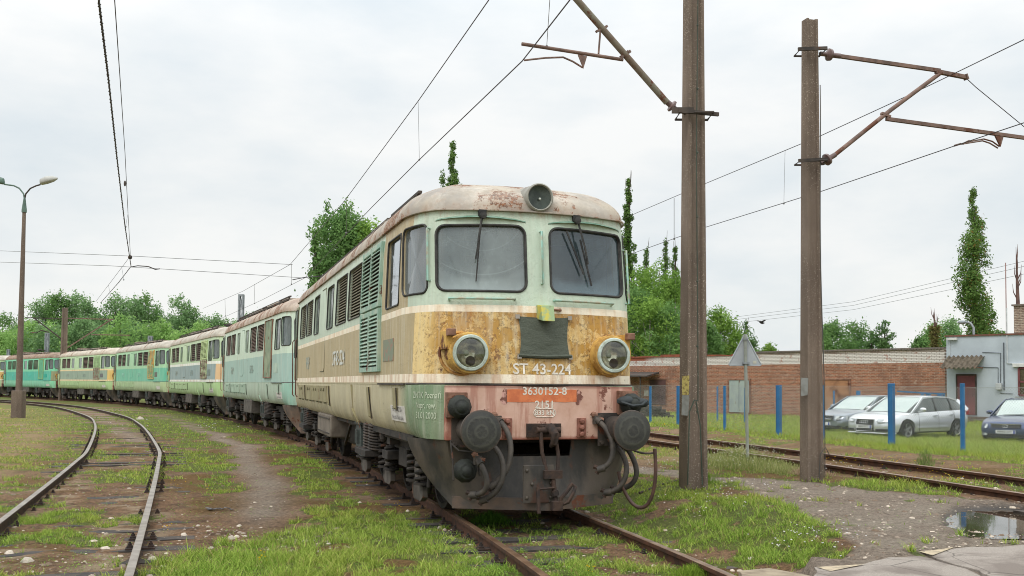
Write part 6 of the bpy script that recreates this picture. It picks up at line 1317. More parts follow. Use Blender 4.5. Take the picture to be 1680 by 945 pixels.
wall_door(1197, 1230, 624, 677, pm('door_flaky', L(160, 172, 164), .8, L(150, 160, 160), 3, .42, .6, rust=.35, rcol=L(150, 118, 92), rscale=3, stretch=(1, 1, .6)), 'flaking pale blue double metal door', 2)
wall_door(1353, 1394, 624, 682, pm('door_rust', L(168, 122, 88), .85, L(120, 84, 64), 1.3, .42, .6, rust=.4), 'rust-orange metal door')
# lean-to roof and stacked sleepers by the left door
Rc = empty('lean_to', WB.lerp(WA, .5), wa, 'small dark lean-to roof on thin posts in front of the plum door', 'canopy')
a = wl_pt(1030, 613); b = wl_pt(1083, 613)
mb = MB(); mb.prism([(a.x-3, -.1, a.z+.05), (b.x, -.1, b.z+.0), (b.x+.2, -1.6, b.z-.25), (a.x-3, -1.6, a.z-.2)], [(a.x-3, -.1, a.z+.15), (b.x, -.1, b.z+.1), (b.x+.2, -1.6, b.z-.15), (a.x-3, -1.6, a.z-.1)]); mb.build('roof_sheet', dark, Rc)
mb = MB(); mb.bar((b.x-.4, -1.5, -.1), (b.x-.4, -1.5, b.z-.2), .07); mb.bar((a.x-1, -1.5, -.1), (a.x-1, -1.5, b.z-.2), .07); mb.bar((b.x-2.2, -1.5, 1.0), (b.x-1.4, -1.4, b.z-.2), .05); mb.build('post', dark, Rc)
c = wl_pt(1062, 645); mb = MB(); mb.box(c.x-.25, c.x+.2, -.03, -.005, c.z-.18, c.z+.18); o = mb.build('notice', pm('notice_white', L(214, 210, 204)), Rw)
n_ = 0
for j in range(5):
    for i in range(2):
        p0 = at(1022+j*3, 689-j*5.2, 52-.4*i); p1 = at(1112-j*7, 689-j*4.9, 51-.4*i)
        mb = MB(); mb.bar(p0, p1, .26, .17); tag(mb.build('railway_sleeper', wood), 'black tarred sleeper in the long stack left of the thicker mast', 'sleeper', 'stack of old sleepers by the wall')
# grey building
BD = (WA-WB).normalized(); BP = Vector((21.8, 48.9, 0)); ba = math.atan2(BD.y, BD.x)
Rb = empty('grey_building', BP, ba, 'pale grey rendered building with a maroon door and corrugated canopy behind the cars', 'building')
Binv = (Matrix.Translation(BP) @ Matrix.Rotation(ba, 4, 'Z')).inverted(); b_pt = lambda px, py: Binv @ on_plane(px, py, BP, (BD.x, BD.y))
zt = b_pt(1551, 553).z; zb = b_pt(1600, 684).z
g = G('grey_render'); n = g.noise(.8, 6, .6); f = g.noise(16, 5, .7); grender = g.fin(g.mix(g.st(n, .35, .68), L(188, 197, 204), L(170, 178, 185)), .9, 0, g.bump(f, .5, .015), .2)
mb = MB(); mb.box(0, 14, 0, 9, zb, zt); wallo = mb.build('wall', grender, Rb)
mb = MB(); mb.box(-.06, 14.1, -.06, 9, zt, zt+.08); mb.build('roof_edge', pm('tile_edge', L(124, 78, 62), .9, L(90, 70, 62), 6), Rb)
mb = MB(); mb.box(-.02, 14, -.10, .0, -.6, zb+.02); mb.box(1.0, 3, -.35, -.1, -.6, zb-.02); mb.build('plinth', pm('stone_plinth', L(112, 98, 84), .95, L(78, 68, 58), 6, bump=.8), Rb)
a, b = b_pt(1571, 616), b_pt(1601, 681)
mb = MB(); mb.box(a.x, b.x, -.05, -.004, b.z, a.z); dd = mb.build('door', pm('maroon_door', L(120, 64, 66), .6, L(98, 52, 54), 2), Rb)
mb = MB(); mb.bar((a.x-.03, -.03, b.z), (a.x-.03, -.03, a.z), .07); mb.bar((b.x+.03, -.03, b.z), (b.x+.03, -.03, a.z), .07); mb.bar((a.x-.06, -.03, a.z+.03), (b.x+.06, -.03, a.z+.03), .08); mb.build('frame', dark, dd)
mb = MB(); mb.box(b.x-.12, b.x-.06, -.09, -.05, b.z+.9, b.z+1.05); mb.build('handle', dark, dd)
# corrugated canopy
a, b = b_pt(1564, 586), b_pt(1612, 586); lo = b_pt(1547, 602); mb = MB(); n = 40; rows = []
for j, (yy, zz) in enumerate(((-.02, a.z+.05), (-1.0, a.z-.55))):
    for th in (0, -.03): rows.append([(a.x-.25+(b.x-a.x+.35)*i/n, yy, zz+th+.05*math.sin(i*2*math.pi/5.0)) for i in range(n+1)])
mb.v = [p for r in rows for p in r]; N_ = n+1
mb.f = [(i, i+1, 2*N_+i+1, 2*N_+i) for i in range(n)]+[(N_+i, 3*N_+i, 3*N_+i+1, N_+i+1) for i in range(n)]+[(2*N_+i, 2*N_+i+1, 3*N_+i+1, 3*N_+i) for i in range(n)]+[(0, 2*N_, 3*N_, N_), (n, N_+n, 3*N_+n, 2*N_+n)]; mb.mi = [0]*len(mb.f)
mb.build('door_canopy', pm('asbestos_sheet', L(108, 98, 84), .9, L(74, 66, 54), 5, bump=.5), Rb)
mb = MB(); mb.bar((a.x, -.03, a.z-.55), (a.x, -.95, a.z-.52), .05); mb.bar((b.x, -.03, a.z-.55), (b.x, -.95, a.z-.52), .05); mb.build('canopy_bracket', brown, Rb)
# window, sill, lintel
a, b = b_pt(1672, 604), b_pt(1712, 649)
mb = MB(); mb.box(a.x, b.x, -.01, .06, b.z, a.z); wn_ = mb.build('window', pm('bronze_glass', L(72, 66, 50), .15, L(110, 98, 70), 3), Rb)
mb = MB()
for x_ in (a.x, (a.x+b.x)/2, b.x): mb.bar((x_, -.03, b.z), (x_, -.03, a.z), .09, .06)
for z_ in (b.z, (a.z+b.z)/2, a.z): mb.bar((a.x, -.03, z_), (b.x, -.03, z_), .06, .09)
mb.build('frame', pm('maroon_door', L(120, 64, 66)), wn_)
mb = MB(); mb.box(a.x-.25, b.x+.2, -.14, -.003, a.z+.06, a.z+.22); mb.build('lintel', pm('white_trim', L(214, 214, 210), .8), wn_)
mb = MB(); mb.box(a.x-.15, b.x+.2, -.16, -.003, b.z-.16, b.z-.06); mb.build('sill', pm('sill_grey', L(150, 152, 150), .8), wn_)
mb = MB(); c_ = lambda *p: [(b_pt(x, y).x, -.03, b_pt(x, y).z) for x, y in p]
mb.tube(c_((1612, 578), (1642, 579), (1642, 628)), .016, 5); mb.tube(c_((1602, 602), (1638, 603), (1638, 630)), .016, 5); mb.tube(c_((1552, 603), (1566, 602)), .016, 5); mb.tube(c_((1647, 562), (1648, 640)), .028, 5); mb.tube(c_((1641, 645), (1662, 646)), .014, 5); mb.build('wall_cable', pm('cable_dim', L(92, 98, 104), .7), Rb)
mb = MB(); mb.tube(c_((1652, 505), (1653, 596), (1690, 597)), .03, 5); mb.tube(c_((1559, 560), (1559, 590)), .02, 5); mb.build('white_pipe', pm('white_pipe', L(206, 210, 212), .6), Rb)
c = b_pt(1640, 634); mb = MB(); mb.box(c.x-.12, c.x+.15, -.2, -.04, c.z-.16, c.z+.16); mb.build('meter_box', pm('meter', L(186, 190, 190), .6), Rb, bevel=.02)
c = b_pt(1562, 556); mb = MB(); mb.box(c.x-.2, c.x+.3, -.2, -.06, c.z-.06, c.z+.05); mb.build('camera_housing', pm('white_trim', L(214, 214, 210)), Rb)
# chimney
a, b = b_pt(1654, 505), b_pt(1690, 548); mb = MB(); mb.box(a.x+.1, a.x+1.5, .4, 1.6, zt, a.z+.1); ch_ = mb.build('chimney', brickmat('brick_pale', L(196, 184, 168), L(176, 162, 146), L(90, 74, 64)), Rb)
mb = MB(); mb.box(a.x+.02, a.x+1.58, .32, 1.68, a.z+.1, a.z+.18); mb.build('chimney_cap', pm('coping_grey', L(104, 98, 92)), ch_)
for px, y0, y1, r in ((1647, 430, 550, .025), (1675, 410, 500, .0)):
    if r: p0, p1 = b_pt(px, y1), b_pt(px, y0); mb = MB(); mb.tube([(p0.x, .3, p0.z-.3), (p0.x, .3, p1.z)], r, 5); mb.build('aerial_rod', pm('aerial', L(168, 130, 126), .6), Rb)
p0, p1, p2_ = b_pt(1592, 555), b_pt(1591, 537), b_pt(1573, 528); mb = MB(); mb.tube([(p0.x, .4, p0.z-.2), (p1.x+.02, .4, p1.z), (p1.x-.15, .4, p1.z+.25), (p2_.x+.1, .4, p2_.z)], .06, 6); mb.sphere((p2_.x, .4, p2_.z), .16, 8, 5, (1.6, .8, .6)); mb.build('roof_lamp', gal, Rb, smooth=60)

# ------------------------------------------------------------------ fences
blue = pm('fence_blue', L(44, 110, 160), .6, L(38, 94, 138), 5, rust=.12); mesh_m = pm('wire_mesh_grey', L(168, 174, 168), .5)
def meshwire(mb, p, q, h, pitch, wdt):
    p, q = Vector(p), Vector(q); L_ = (q-p).length; d = (q-p)/L_; up = Vector((0, 0, 1)); k = h
    s = -h
    while s < L_:
        for sg in (1, -1):
            a, za, b, zb_ = (s, 0, s+h, h) if sg > 0 else (s, h, s+h, 0)
            if a < 0: za += sg*(-a); a = 0
            if b > L_: zb_ -= sg*(b-L_); b = L_
            if b-a > .01:
                P_, Q_ = p+d*a+up*za, p+d*b+up*zb_; n = Vector((-d.z, 0, 0)); t = ((Q_-P_).normalized().cross(Vector((d.y, -d.x, 0)))).normalized()*wdt/2
                mb.add([P_-t, Q_-t, Q_+t, P_+t], [(0, 1, 2, 3)])
        s += pitch
FP = [(1580, 747, 629, 0), (1463, 729, 629, 1), (1350, 722, 632, 0), (1278, 715, 632, 1), (1189, 703, 633, 0), (1114, 699, 633, 1), (1067, 690, 634, 0), (1036, 687, 634, 0)]
Rf = empty('chain_link_fence', (9.5, 24, 0), 0, 'chain-link fence on blue posts running between the right track and the parked cars', 'fence')
fp = []
for x, yb, yt, th in FP:
    d_ = ray(x, 700); k = (9.35+.29*24)/(d_.x/d_.y+.29); Y = k; p = at(x, yb, Y); fp.append((p, at(x, yt, Y).z, th))
fp = [(Vector((fp[0][0].x+1.4, fp[0][0].y-4.6, fp[0][0].z)), fp[0][1], 0)]+fp
for p, zt_, th in fp:
    mb = MB(); z0 = gz(p.x, p.y)-.1
    if th: mb.box(-.085, .085, -.03, .03, z0, zt_); mb.box(-.085, -.065, -.06, .06, z0, zt_); mb.box(.065, .085, -.06, .06, z0, zt_)
    else: mb.box(-.038, .038, -.038, .038, z0, zt_)
    o = mb.build('post', blue, Rf, bevel=.006); o.location = (p.x-9.5, p.y-24, 0); o.rotation_euler = (0, 0, rad(-20 if th else 16))
mb = MB()
for a, b in zip(fp[:-1], fp[1:]):
    if b[0].y > 45: break
    P_ = Vector((a[0].x-9.5, a[0].y-24, gz(a[0].x, a[0].y)+.04)); Q_ = Vector((b[0].x-9.5, b[0].y-24, gz(b[0].x, b[0].y)+.04)); meshwire(mb, P_, Q_, 1.42, .074, .0048); mb.bar(P_+Vector((0, 0, 1.42)), Q_+Vector((0, 0, 1.42)), .006); mb.bar(P_+Vector((0, 0, .72)), Q_+Vector((0, 0, .72)), .005)
mb.build('wire_mesh', mesh_m, Rf)
Rf2 = empty('chain_link_fence', (14, 43, 0), 0, 'further blue fence with a top rail standing behind the silver car', 'fence')
for x, yt, Y, w_ in ((1368, 641, 41, .06), (1408, 641, 43, .16), (1513, 645, 42, .10), (1523, 645, 42.1, .16), (1541, 646, 42.3, .16), (1177, 634, 44, .07), (1223, 636, 44, .12), (1548, 646, 42.4, .08)):
    p = at(x, yt, Y); mb = MB(); mb.box(-w_/2, w_/2, -w_/3, w_/3, -.4, p.z); o = mb.build('post', blue, Rf2); o.location = (p.x-14, Y-43, 0)
mb = MB(); mb.bar(at(1472, 642, 42)-Vector((14, 43, 0)), at(1520, 645, 42)-Vector((14, 43, 0)), .06); mb.bar(at(1520, 645, 42)-Vector((14, 43, 0)), at(1550, 646, 42.4)-Vector((14, 43, 0)), .06); mb.build('top_rail', blue, Rf2)
mb = MB(); meshwire(mb, at(1350, 690, 42)-Vector((14, 43, 0))+Vector((0, 0, -.3)), at(1550, 700, 42.4)-Vector((14, 43, 0)), 1.3, .1, .006); mb.build('wire_mesh', mesh_m, Rf2)
mb = MB(); p = at(1580, 748, fp[1][0].y); mb.box(-.25, .25, -.2, .2, -.3, gz(p.x, p.y)+.03); o = mb.build('concrete_footing', conc); o.location = (p.x, p.y, 0); tag(o, 'small concrete footing at the bottom of the nearest blue post', 'footing')

# ------------------------------------------------------------------ traffic sign seen from behind
PS = at(1227, 748, 17.3); Rs = empty('traffic_sign', (PS.x, PS.y, gz(PS.x, PS.y)), rad(-4), 'triangular traffic sign seen from its grey back, standing by the right track', 'traffic sign')
k = 17.3/1600; zs_ = at(1222, 548, 17.3).z-gz(PS.x, PS.y)
sg_ = pm('sign_back_grey', L(178, 184, 188), .55, L(164, 170, 174), 3); mb = MB(); mb.tube([(0, 0, -.2), (-.045, 0, zs_)], .029, 12); mb.build('pole', pm('sign_pole', L(158, 162, 154), .5, L(136, 142, 132), 4), Rs, smooth=60)
tri = []
w2, zb_, zt2 = 26*k, zs_-52*k, zs_-1*k
for (cx, cz, a0_) in ((-w2+.03, zb_+.03, 180), (w2-.03, zb_+.03, 300), (0, zt2-.035, 60)):
    for i in range(5): a_ = rad(a0_+120*i/4-0); tri.append((cx+.03*math.cos(a_), cz+.03*math.sin(a_)))
tri = [(x-.04, z) for x, z in tri]
mb = MB(); mb.prism([(x, .045, z) for x, z in tri], [(x, .048+.004, z) for x, z in tri]); pl_ = mb.build('sign_plate', sg_, Rs)
mb = MB(); mb.tube([(x, .042, z) for x, z in tri], .012, 4, closed=True); mb.build('sign_rim', sg_, pl_)
mb = MB(); mb.box(-.09, .03, -.04, .045, zb_+.03, zb_+.06); mb.box(-.08, .0, -.04, .045, zt2-.1, zt2-.07); mb.build('clamp', gal, pl_)
mb = MB(); mb.box(.10, .16, .038, .044, zb_+.04, zb_+.09); mb.build('sticker', pm('sticker', L(206, 206, 190), .6), pl_)
# bird
pb_ = at(1249, 529, 60); mb = MB(); mb.sphere((0, 0, 0), .1, 8, 6, (2, .8, .8)); mb.sphere((.22, 0, .04), .05, 6, 5); mb.add([(-.08, 0, .03), (.1, 0, .03), (.0, -.35, .12), (-.1, -.3, .12)], [(0, 1, 2, 3)]); mb.add([(-.08, 0, .03), (.1, 0, .03), (.0, .35, .1), (-.1, .3, .1)], [(0, 1, 2, 3)]); mb.add([(-.18, -.02, 0), (-.18, .02, 0), (-.32, .05, 0), (-.32, -.05, 0)], [(0, 1, 2, 3)])
o = mb.build('bird', pm('bird_dark', L(50, 48, 48), .8)); o.location = pb_; o.rotation_euler = (0, .3, .6); tag(o, 'small dark bird flying to the right of the triangular sign', 'bird')
# stray bits on the ground
mb = MB(); a, b = gpt(1049, 806), gpt(1115, 791); mb.tube([a+Vector((0, 0, .03)), a.lerp(b, .5)+Vector((0, 0, .05)), b+Vector((0, 0, .03))], .014, 6); tag(mb.build('iron_bar', iron), 'thin dark bar lying on the soil beside the thicker mast', 'bar')
mb = MB(); p = gpt(362, 838); 
for i in range(9): q = p+Vector((rnd.uniform(-.16, .16), rnd.uniform(-.06, .06), .01+rnd.uniform(0, .02))); mb.bar(q, q+Vector((rnd.uniform(-.12, .12), rnd.uniform(-.05, .05), rnd.uniform(-.01, .02))), .03, .008)
tag(mb.build('charred_scrap', pm('char', L(62, 60, 62), .8, L(130, 128, 126), 20)), 'small grey charred scrap on the mossy ground between the tracks', 'scrap')
# ------------------------------------------------------------------ cars (x forward, z up, origin under the middle of the car)
def carpaint(name, c, c2):
    g = G(name); n = g.noise(2, 3); m = g.fin(g.mix(g.st(n, .3, .7), c, c2), .28, .55, None, .5); g.b.inputs['Coat Weight'].default_value = .6; g.b.inputs['Coat Roughness'].default_value = .06; return m
pale_ws = glassm('sky_pale_windscreen', L(168, 184, 180), L(184, 198, 192), .05); carglass = glassm('car_glass', L(56, 66, 64), L(70, 80, 76), .05); tyre = pm('tyre', L(40, 40, 40), .8); alloy = pm('alloy', L(170, 172, 174), .35, L(150, 152, 154), 5, metal=.6)  # windscreen base is pale: the reflected sky is painted into its colour
blk = pm('trim_black', L(34, 34, 36), .6); chrome = pm('chrome', L(200, 202, 204), .2, metal=.9); lampc = pm('lamp_clear', L(190, 196, 198), .12, L(120, 126, 130), 12, .45, .6); redl = pm('lamp_red', L(170, 36, 36), .3); platem = pm('plate_white', L(224, 226, 226), .5); bluep = pm('plate_blue', L(40, 70, 170), .5)
def car(name, label, loc, head, p, paint, plate, marks):
    R = empty(name, loc, head, label, 'car', 'parked cars behind the fence'); R.scale = (1, 1, .91); Lh = p['L']/2; W = p['W']/2
    def prof(x, key):
        xs_, vs_ = zip(*p[key]); return float(np.interp(x, xs_, vs_))
    st = sorted(set([round(v, 3) for v in np.linspace(-Lh, Lh, 41)]+[q[0] for q in p['top']]))
    rings = []
    for x in st:
        zt_, zb_, w_ = prof(x, 'top'), prof(x, 'bot'), prof(x, 'wid')*W; zm = zb_+(zt_-zb_)*.5; cr = .035
        h_ = [(0, zb_), (w_*.80, zb_), (w_*.95, zb_+.06), (w_*.985, zb_+.17), (w_, zm-.02), (w_*.998, zm+.06), (w_*.965, zt_-.09), (w_*.92, zt_-.02), (w_*.84, zt_+.006), (w_*.5, zt_+cr*.8), (0, zt_+cr)]
        rings.append([(x, y, z) for y, z in h_]+[(x, -y, z) for y, z in h_[::-1][1:-1]])
    mb = loft(rings); o = mb.build('tmp', [])
    c = MB()
    for wx in p['wheels']:
        for s in (-1, 1): c.lathe([(p['wr']+.055, -.30), (p['wr']+.055, .2)], Matrix.Translation((wx, s*(W-.02), p['wr'])) @ Matrix.Rotation(-s*math.pi/2, 4, 'X'), 28)
    co = c.build('tmpc', []); b = o.modifiers.new('b', 'BOOLEAN'); b.operation = 'DIFFERENCE'; b.object = co; b.solver = 'EXACT'
    dg = bpy.context.evaluated_depsgraph_get(); dg.update(); me = bpy.data.meshes.new_from_object(o.evaluated_get(dg)); bpy.data.objects.remove(o); bpy.data.objects.remove(co)
    bm = bmesh.new(); bm.from_mesh(me); 
    for f in bm.faces: f.smooth = True
    for ed in bm.edges:
        if len(ed.link_faces) == 2 and ed.calc_face_angle(0) > rad(38): ed.smooth = False
    bm.to_mesh(me); bm.free(); me.materials.clear(); me.materials.append(paint); bo = bpy.data.objects.new('body', me); C.objects.link(bo); bo.parent = R
    # greenhouse: glass volume, roof skin and pillars
    gh = p['glass']                       # stations (x, z, half width factor) base line and roof line
    base = lambda x: (x, prof(x, 'wid')*W*.86, prof(x, 'top')+.0)
    G_ = []
    for x, zr, wr_ in gh: zb_ = prof(x, 'top'); G_.append([(x, W*.90, zb_-.02), (x, W*(.90+(wr_-.90)*.5)+.02, (zb_+zr)/2), (x, W*wr_, zr), (x, W*wr_*.8, zr+.022), (x, 0, zr+.03), (x, -W*wr_*.8, zr+.022), (x, -W*wr_, zr), (x, -W*(.90+(wr_-.90)*.5)-.02, (zb_+zr)/2), (x, -W*.90, zb_-.02)])
    m_ = loft(G_); m_.mi = [1 if i < 2*len(G_[0]) and i % len(G_[0]) in (0, 1, 2, 3, 4, 5, 6, 7) and i % len(G_[0]) in (2, 3, 4, 5) else 0 for i in range(len(m_.f))]; m_.build('glass_house', [carglass, pale_ws], R, smooth=25)
    i0, i1 = p['roof']; m_ = loft([[(q[0], q[1]*1.01, q[2]+.012) for q in r[2:7]]+[(q[0], q[1]*1.0, q[2]-.02) for q in r[2:7][::-1]] for r in G_[i0:i1+1]]); m_.build('roof', paint, R, smooth=50)
    mb = MB()
    for s in (1, -1):
        e = lambda r, i: Vector((r[i][0], s*abs(r[i][1])*1.012, r[i][2]+.006))
        mb = MB()
        for ra, rb, wq in p['pillars']: mb.bar(e(G_[ra], 0), e(G_[ra], 0).lerp(e(G_[rb], 2), .5)+Vector((0, s*.012, .0)), wq, .03, (0, 1, 0)); mb.bar(e(G_[ra], 0).lerp(e(G_[rb], 2), .5)+Vector((0, s*.012, 0)), e(G_[rb], 2), wq, .03, (0, 1, 0))
        for a_, b_ in zip(G_[i0:i1], G_[i0+1:i1+1]): mb.bar(e(a_, 2), e(b_, 2), .035, .05)
        mb.build('pillar_frame', paint, R)
    mb = MB()
    for s in (1, -1):
        for x in p['bp']: zb_ = prof(x, 'top'); zr = float(np.interp(x, [q[0] for q in gh[::-1]], [q[1] for q in gh[::-1]])); mb.bar((x, s*W*.925, zb_), (x-.03, s*W*p['glass'][2][2]*1.015, zr-.02), .07, .03, (0, 1, 0))
    mb.build('door_pillar', blk, R)
    # wheels
    for wx in p['wheels']:
        for s in (1, -1):
            mb = MB(); M_ = Matrix.Translation((wx, s*(W-.12), p['wr'])) @ Matrix.Rotation(-s*math.pi/2, 4, 'X'); r = p['wr']; mb.lathe([(r*.66, -.10), (r*.95, -.10), (r, -.07), (r, .07), (r*.96, .10), (r*.68, .10)], M_, 28, cap=False); wh = mb.build('wheel', tyre, R, smooth=40)
            mb = MB(); mb.lathe([(r*.69, .095), (r*.66, .08), (r*.62, .02), (r*.60, -.05)], M_, 28, cap=False)
            for q in range(5):
                a_ = q*1.2566
                for da in (-.13, .13): mb.bar(M_ @ Vector((.04*math.cos(a_), .04*math.sin(a_), .06)), M_ @ Vector((r*.65*math.cos(a_+da), r*.65*math.sin(a_+da), .065)), .035, .03)
            mb.lathe([(.065, .05), (.06, .085), (0, .09)], M_, 12); mb.build('rim', alloy, wh, smooth=40)
            mb = MB(); mb.lathe([(r*.64, -.06), (0, -.06)], M_, 20, cap=False); mb.build('brake_disc', blk, wh)
    # mirrors, handles, side trim, seams
    for s in (1, -1):
        x0 = p['mirror']; zb_ = prof(x0, 'top'); mb = MB(); mb.sphere((x0, s*(W+.06), zb_+.09), .1, 10, 7, (.7, 1.1, .75)); mb.bar((x0+.02, s*W*.9, zb_+.02), (x0, s*(W+.03), zb_+.06), .06, .04); mb.build('mirror', paint, R, smooth=60)
        for x in p['handles']: mb = MB(); mb.bar((x-.09, s*(W*.99+.012), prof(x, 'top')-.14), (x+.09, s*(W*.99+.012), prof(x, 'top')-.14), .03, .035); mb.build('door_handle', paint, R)
        mb = MB(); mb.bar((p['wheels'][1]+.5, s*(W+.008), .40), (p['wheels'][0]-.5, s*(W+.008), .40), .02, .05); mb.build('side_trim', p.get('trim', paint), R)
        mb = MB()
        for x in p['seams']: mb.bar((x, s*(W*.995+.003), .28), (x, s*(W*.995+.003), (prof(x, 'bot')+prof(x, 'top'))/2+.1), .008, .008); mb.bar((x, s*(W*.995+.003), (prof(x, 'bot')+prof(x, 'top'))/2+.1), (x-.02, s*(W*.945), prof(x, 'top')-.03), .008, .008)
        mb.build('door_seam', blk, R)
    # nose
    wt = sorted(((q[1]*W*.97, q[0]) for q in p['wid'] if q[0] > .9), key=lambda q: q[0]); wt = [(0, Lh)]+wt
    fr = lambda y, z, o=0: Vector((float(np.interp(abs(y), [q[0] for q in wt], [q[1] for q in wt]))+o+.035, y, z))
    def face(name, y0, y1, z0, z1, m, o=.012, th=.02, tl=0, sk=0):
        mb = MB(); ys = np.linspace(y0, y1, 7); A = [fr(y, z0+sk*abs(y), o) for y in ys]; B = [fr(y, z1+sk*abs(y), o-tl) for y in ys[::-1]]; Q = [q-Vector((th+.05, 0, 0)) for q in A+B]; mb.prism(Q, A+B); return mb.build(name, m, R)
    marks(R, face, fr, W)
    ph = p['plate']; pt = face('number_plate', -.26, .26, ph-.056, ph+.056, platem, p['po'], .015)
    q = fr(0, ph, p['po']+.004); mb = MB(); mb.prism([(q.x-.004, .215, ph-.052), (q.x-.004, .258, ph-.052), (q.x-.004, .258, ph+.052), (q.x-.004, .215, ph+.052)], [(q.x, .215, ph-.052), (q.x, .258, ph-.052), (q.x, .258, ph+.052), (q.x, .215, ph+.052)]); mb.build('plate_band', bluep, pt)
    text(plate, .10, blk, lambda a, b: Vector((q.x+.001, -a*-1*-1-.02, ph+b)), 'lettering', pt, .92) if plate else None
    return R
def nosef(xc, sweep): return lambda y: xc-sweep*(abs(y)**2.4)
AUDI = dict(L=4.28, W=1.78, wr=.315, wheels=(1.27, -1.31), top=[(-2.14, .84), (-2.06, .96), (-1.85, .99), (-1.0, .955), (.55, .90), (1.1, .86), (1.7, .78), (1.98, .69), (2.09, .60), (2.14, .50)], bot=[(-2.14, .42), (-2.0, .26), (-1.6, .2), (1.7, .2), (2.0, .2), (2.14, .3)], wid=[(-2.14, .74), (-2.05, .88), (-1.7, .97), (-.8, 1), (1.0, 1), (1.6, .96), (1.95, .84), (2.08, .70), (2.14, .58)],
    glass=[(1.02, .885, .70), (.45, 1.22, .70), (.18, 1.36, .70), (-.5, 1.41, .71), (-1.2, 1.38, .70), (-1.72, 1.28, .66), (-1.98, 1.06, .62)], roof=(2, 5), pillars=[(0, 2, .07), (6, 5, .16)], bp=(-.28, -1.12), mirror=.62, handles=(-.12, -1.0), seams=(.72, -.3, -1.15), nose=nosef(2.14, .55), plate=.42, po=.03)
def audi_marks(R, face, fr, W):
    gr = face('grille', -.30, .30, .27, .66, blk, .022, .02, .06)
    mb = MB(); mb.tube([fr(-.26, .27, .03), fr(.26, .27, .03), fr(.33, .66, -.03), fr(-.33, .66, -.03)], .014, 5, closed=True); mb.build('grille_frame', chrome, gr)
    for i in range(4):
        mb = MB(); c = fr(0, .575, .01+.01); mb.tube([(c.x+.012-.1*math.sin(a)*.05, -.105+.07*i+.045*math.cos(a), c.z+.045*math.sin(a)) for a in np.linspace(0, 6.283, 17)[:-1]], .007, 5, closed=True); mb.build('emblem_ring', chrome, gr)
    for s in (-1, 1):
        a, b = sorted((s*.40, s*.80)); face('headlight', a, b, .56, .655, lampc, .02, .05, .13, .02); a, b = sorted((s*.40, s*.76)); face('air_intake', a, b, .27, .35, blk, .016)
        mb = MB(); mb.box(-2.12, -1.95, s*.68-.12, s*.68+.12, .78, .95); mb.build('tail_light', redl, R, bevel=.02)
    mb = MB(); mb.tube([fr(y, .215, .015) for y in np.linspace(-.8, .8, 9)], .02, 5); mb.build('bumper_lip', silver, R)
silver = carpaint('silver_paint', L(226, 230, 232), L(216, 220, 222)); AUDI['trim'] = silver
dblue = carpaint('navy_paint', L(66, 80, 114), L(56, 68, 98)); gblue = carpaint('grey_blue_paint', L(150, 158, 166), L(130, 138, 146))
def carloc(px, Y, head, p):              # place by the front middle
    c = at(px, 690, Y); fx, fy = math.cos(head), math.sin(head); x, y = c.x-fx*p['L']/2, Y-fy*p['L']/2; return (x, y, gz(x, y)-.02)
hd = math.pi+rad(34)
car('parked_car', 'silver five-door hatchback parked behind the thick blue fence post', carloc(1419, 29.6, hd, AUDI), hd, AUDI, 'TST 25', silver, audi_marks) if False else car('parked_car', 'silver hatchback parked behind the thick blue fence post', carloc(1419, 29.6, hd, AUDI), hd, AUDI, silver, 'TST 10S5', audi_marks)
SED = dict(L=4.55, W=1.73, wr=.31, wheels=(1.35, -1.2), top=[(-2.27, .86), (-2.15, .99), (-1.6, 1.01), (-1.0, .97), (.5, .93), (1.0, .90), (1.8, .80), (2.12, .72), (2.22, .62), (2.27, .50)], bot=[(-2.27, .42), (-2.1, .26), (-1.6, .2), (2.0, .2), (2.27, .3)], wid=[(-2.27, .8), (-2.1, .92), (-1.5, 1), (1.2, 1), (1.8, .96), (2.12, .86), (2.22, .76), (2.27, .66)],
    glass=[(1.05, .91, .72), (.5, 1.22, .70), (.15, 1.385, .70), (-.5, 1.43, .70), (-1.0, 1.38, .70), (-1.5, 1.16, .68), (-1.75, 1.02, .66)], roof=(2, 4), pillars=[(0, 2, .07), (6, 4, .14)], bp=(-.35, -1.2), mirror=.62, handles=(-.2, -1.1), seams=(.75, -.35, -1.2), nose=nosef(2.27, .40), plate=.40, po=.03)
def sed_marks(R, face, fr, W):
    gr = face('grille', -.34, .34, .58, .70, blk, .02, .02, .06); mb = MB(); mb.tube([fr(-.34, .57, .03), fr(.34, .57, .03), fr(.40, .71, -.03), fr(-.40, .71, -.03)], .018, 5, closed=True); mb.bar(fr(0, .57, .03), fr(0, .71, -.03), .04); mb.build('grille_frame', chrome, gr)
    for s in (-1, 1): a, b = sorted((s*.45, s*.80)); face('headlight', a, b, .57, .70, lampc, .02, .04, .08)
    face('lower_intake', -.75, .75, .24, .34, blk, .014)
car('parked_car', 'grey-blue sedan half hidden behind the slimmer mast', carloc(1352, 33.2, hd, SED), hd, SED, gblue, 'TST 4', sed_marks)
MAZ = dict(SED); MAZ.update(L=4.3, W=1.71, nose=nosef(2.15, .5), wheels=(1.3, -1.3), top=[(-2.15, .86), (-2.05, .98), (-1.6, 1.0), (-1.0, .95), (.5, .90), (1.0, .87), (1.7, .76), (2.0, .68), (2.11, .58), (2.15, .48)], bot=[(-2.15, .42), (-2.0, .24), (-1.6, .2), (1.9, .18), (2.15, .26)], wid=[(-2.15, .8), (-2.0, .92), (-1.5, 1), (1.1, 1), (1.7, .96), (1.98, .86), (2.1, .76), (2.15, .66)], plate=.40)
MAZ['glass'] = [(1.0, .88, .72)]+SED['glass'][1:]; MAZ['trim'] = dblue
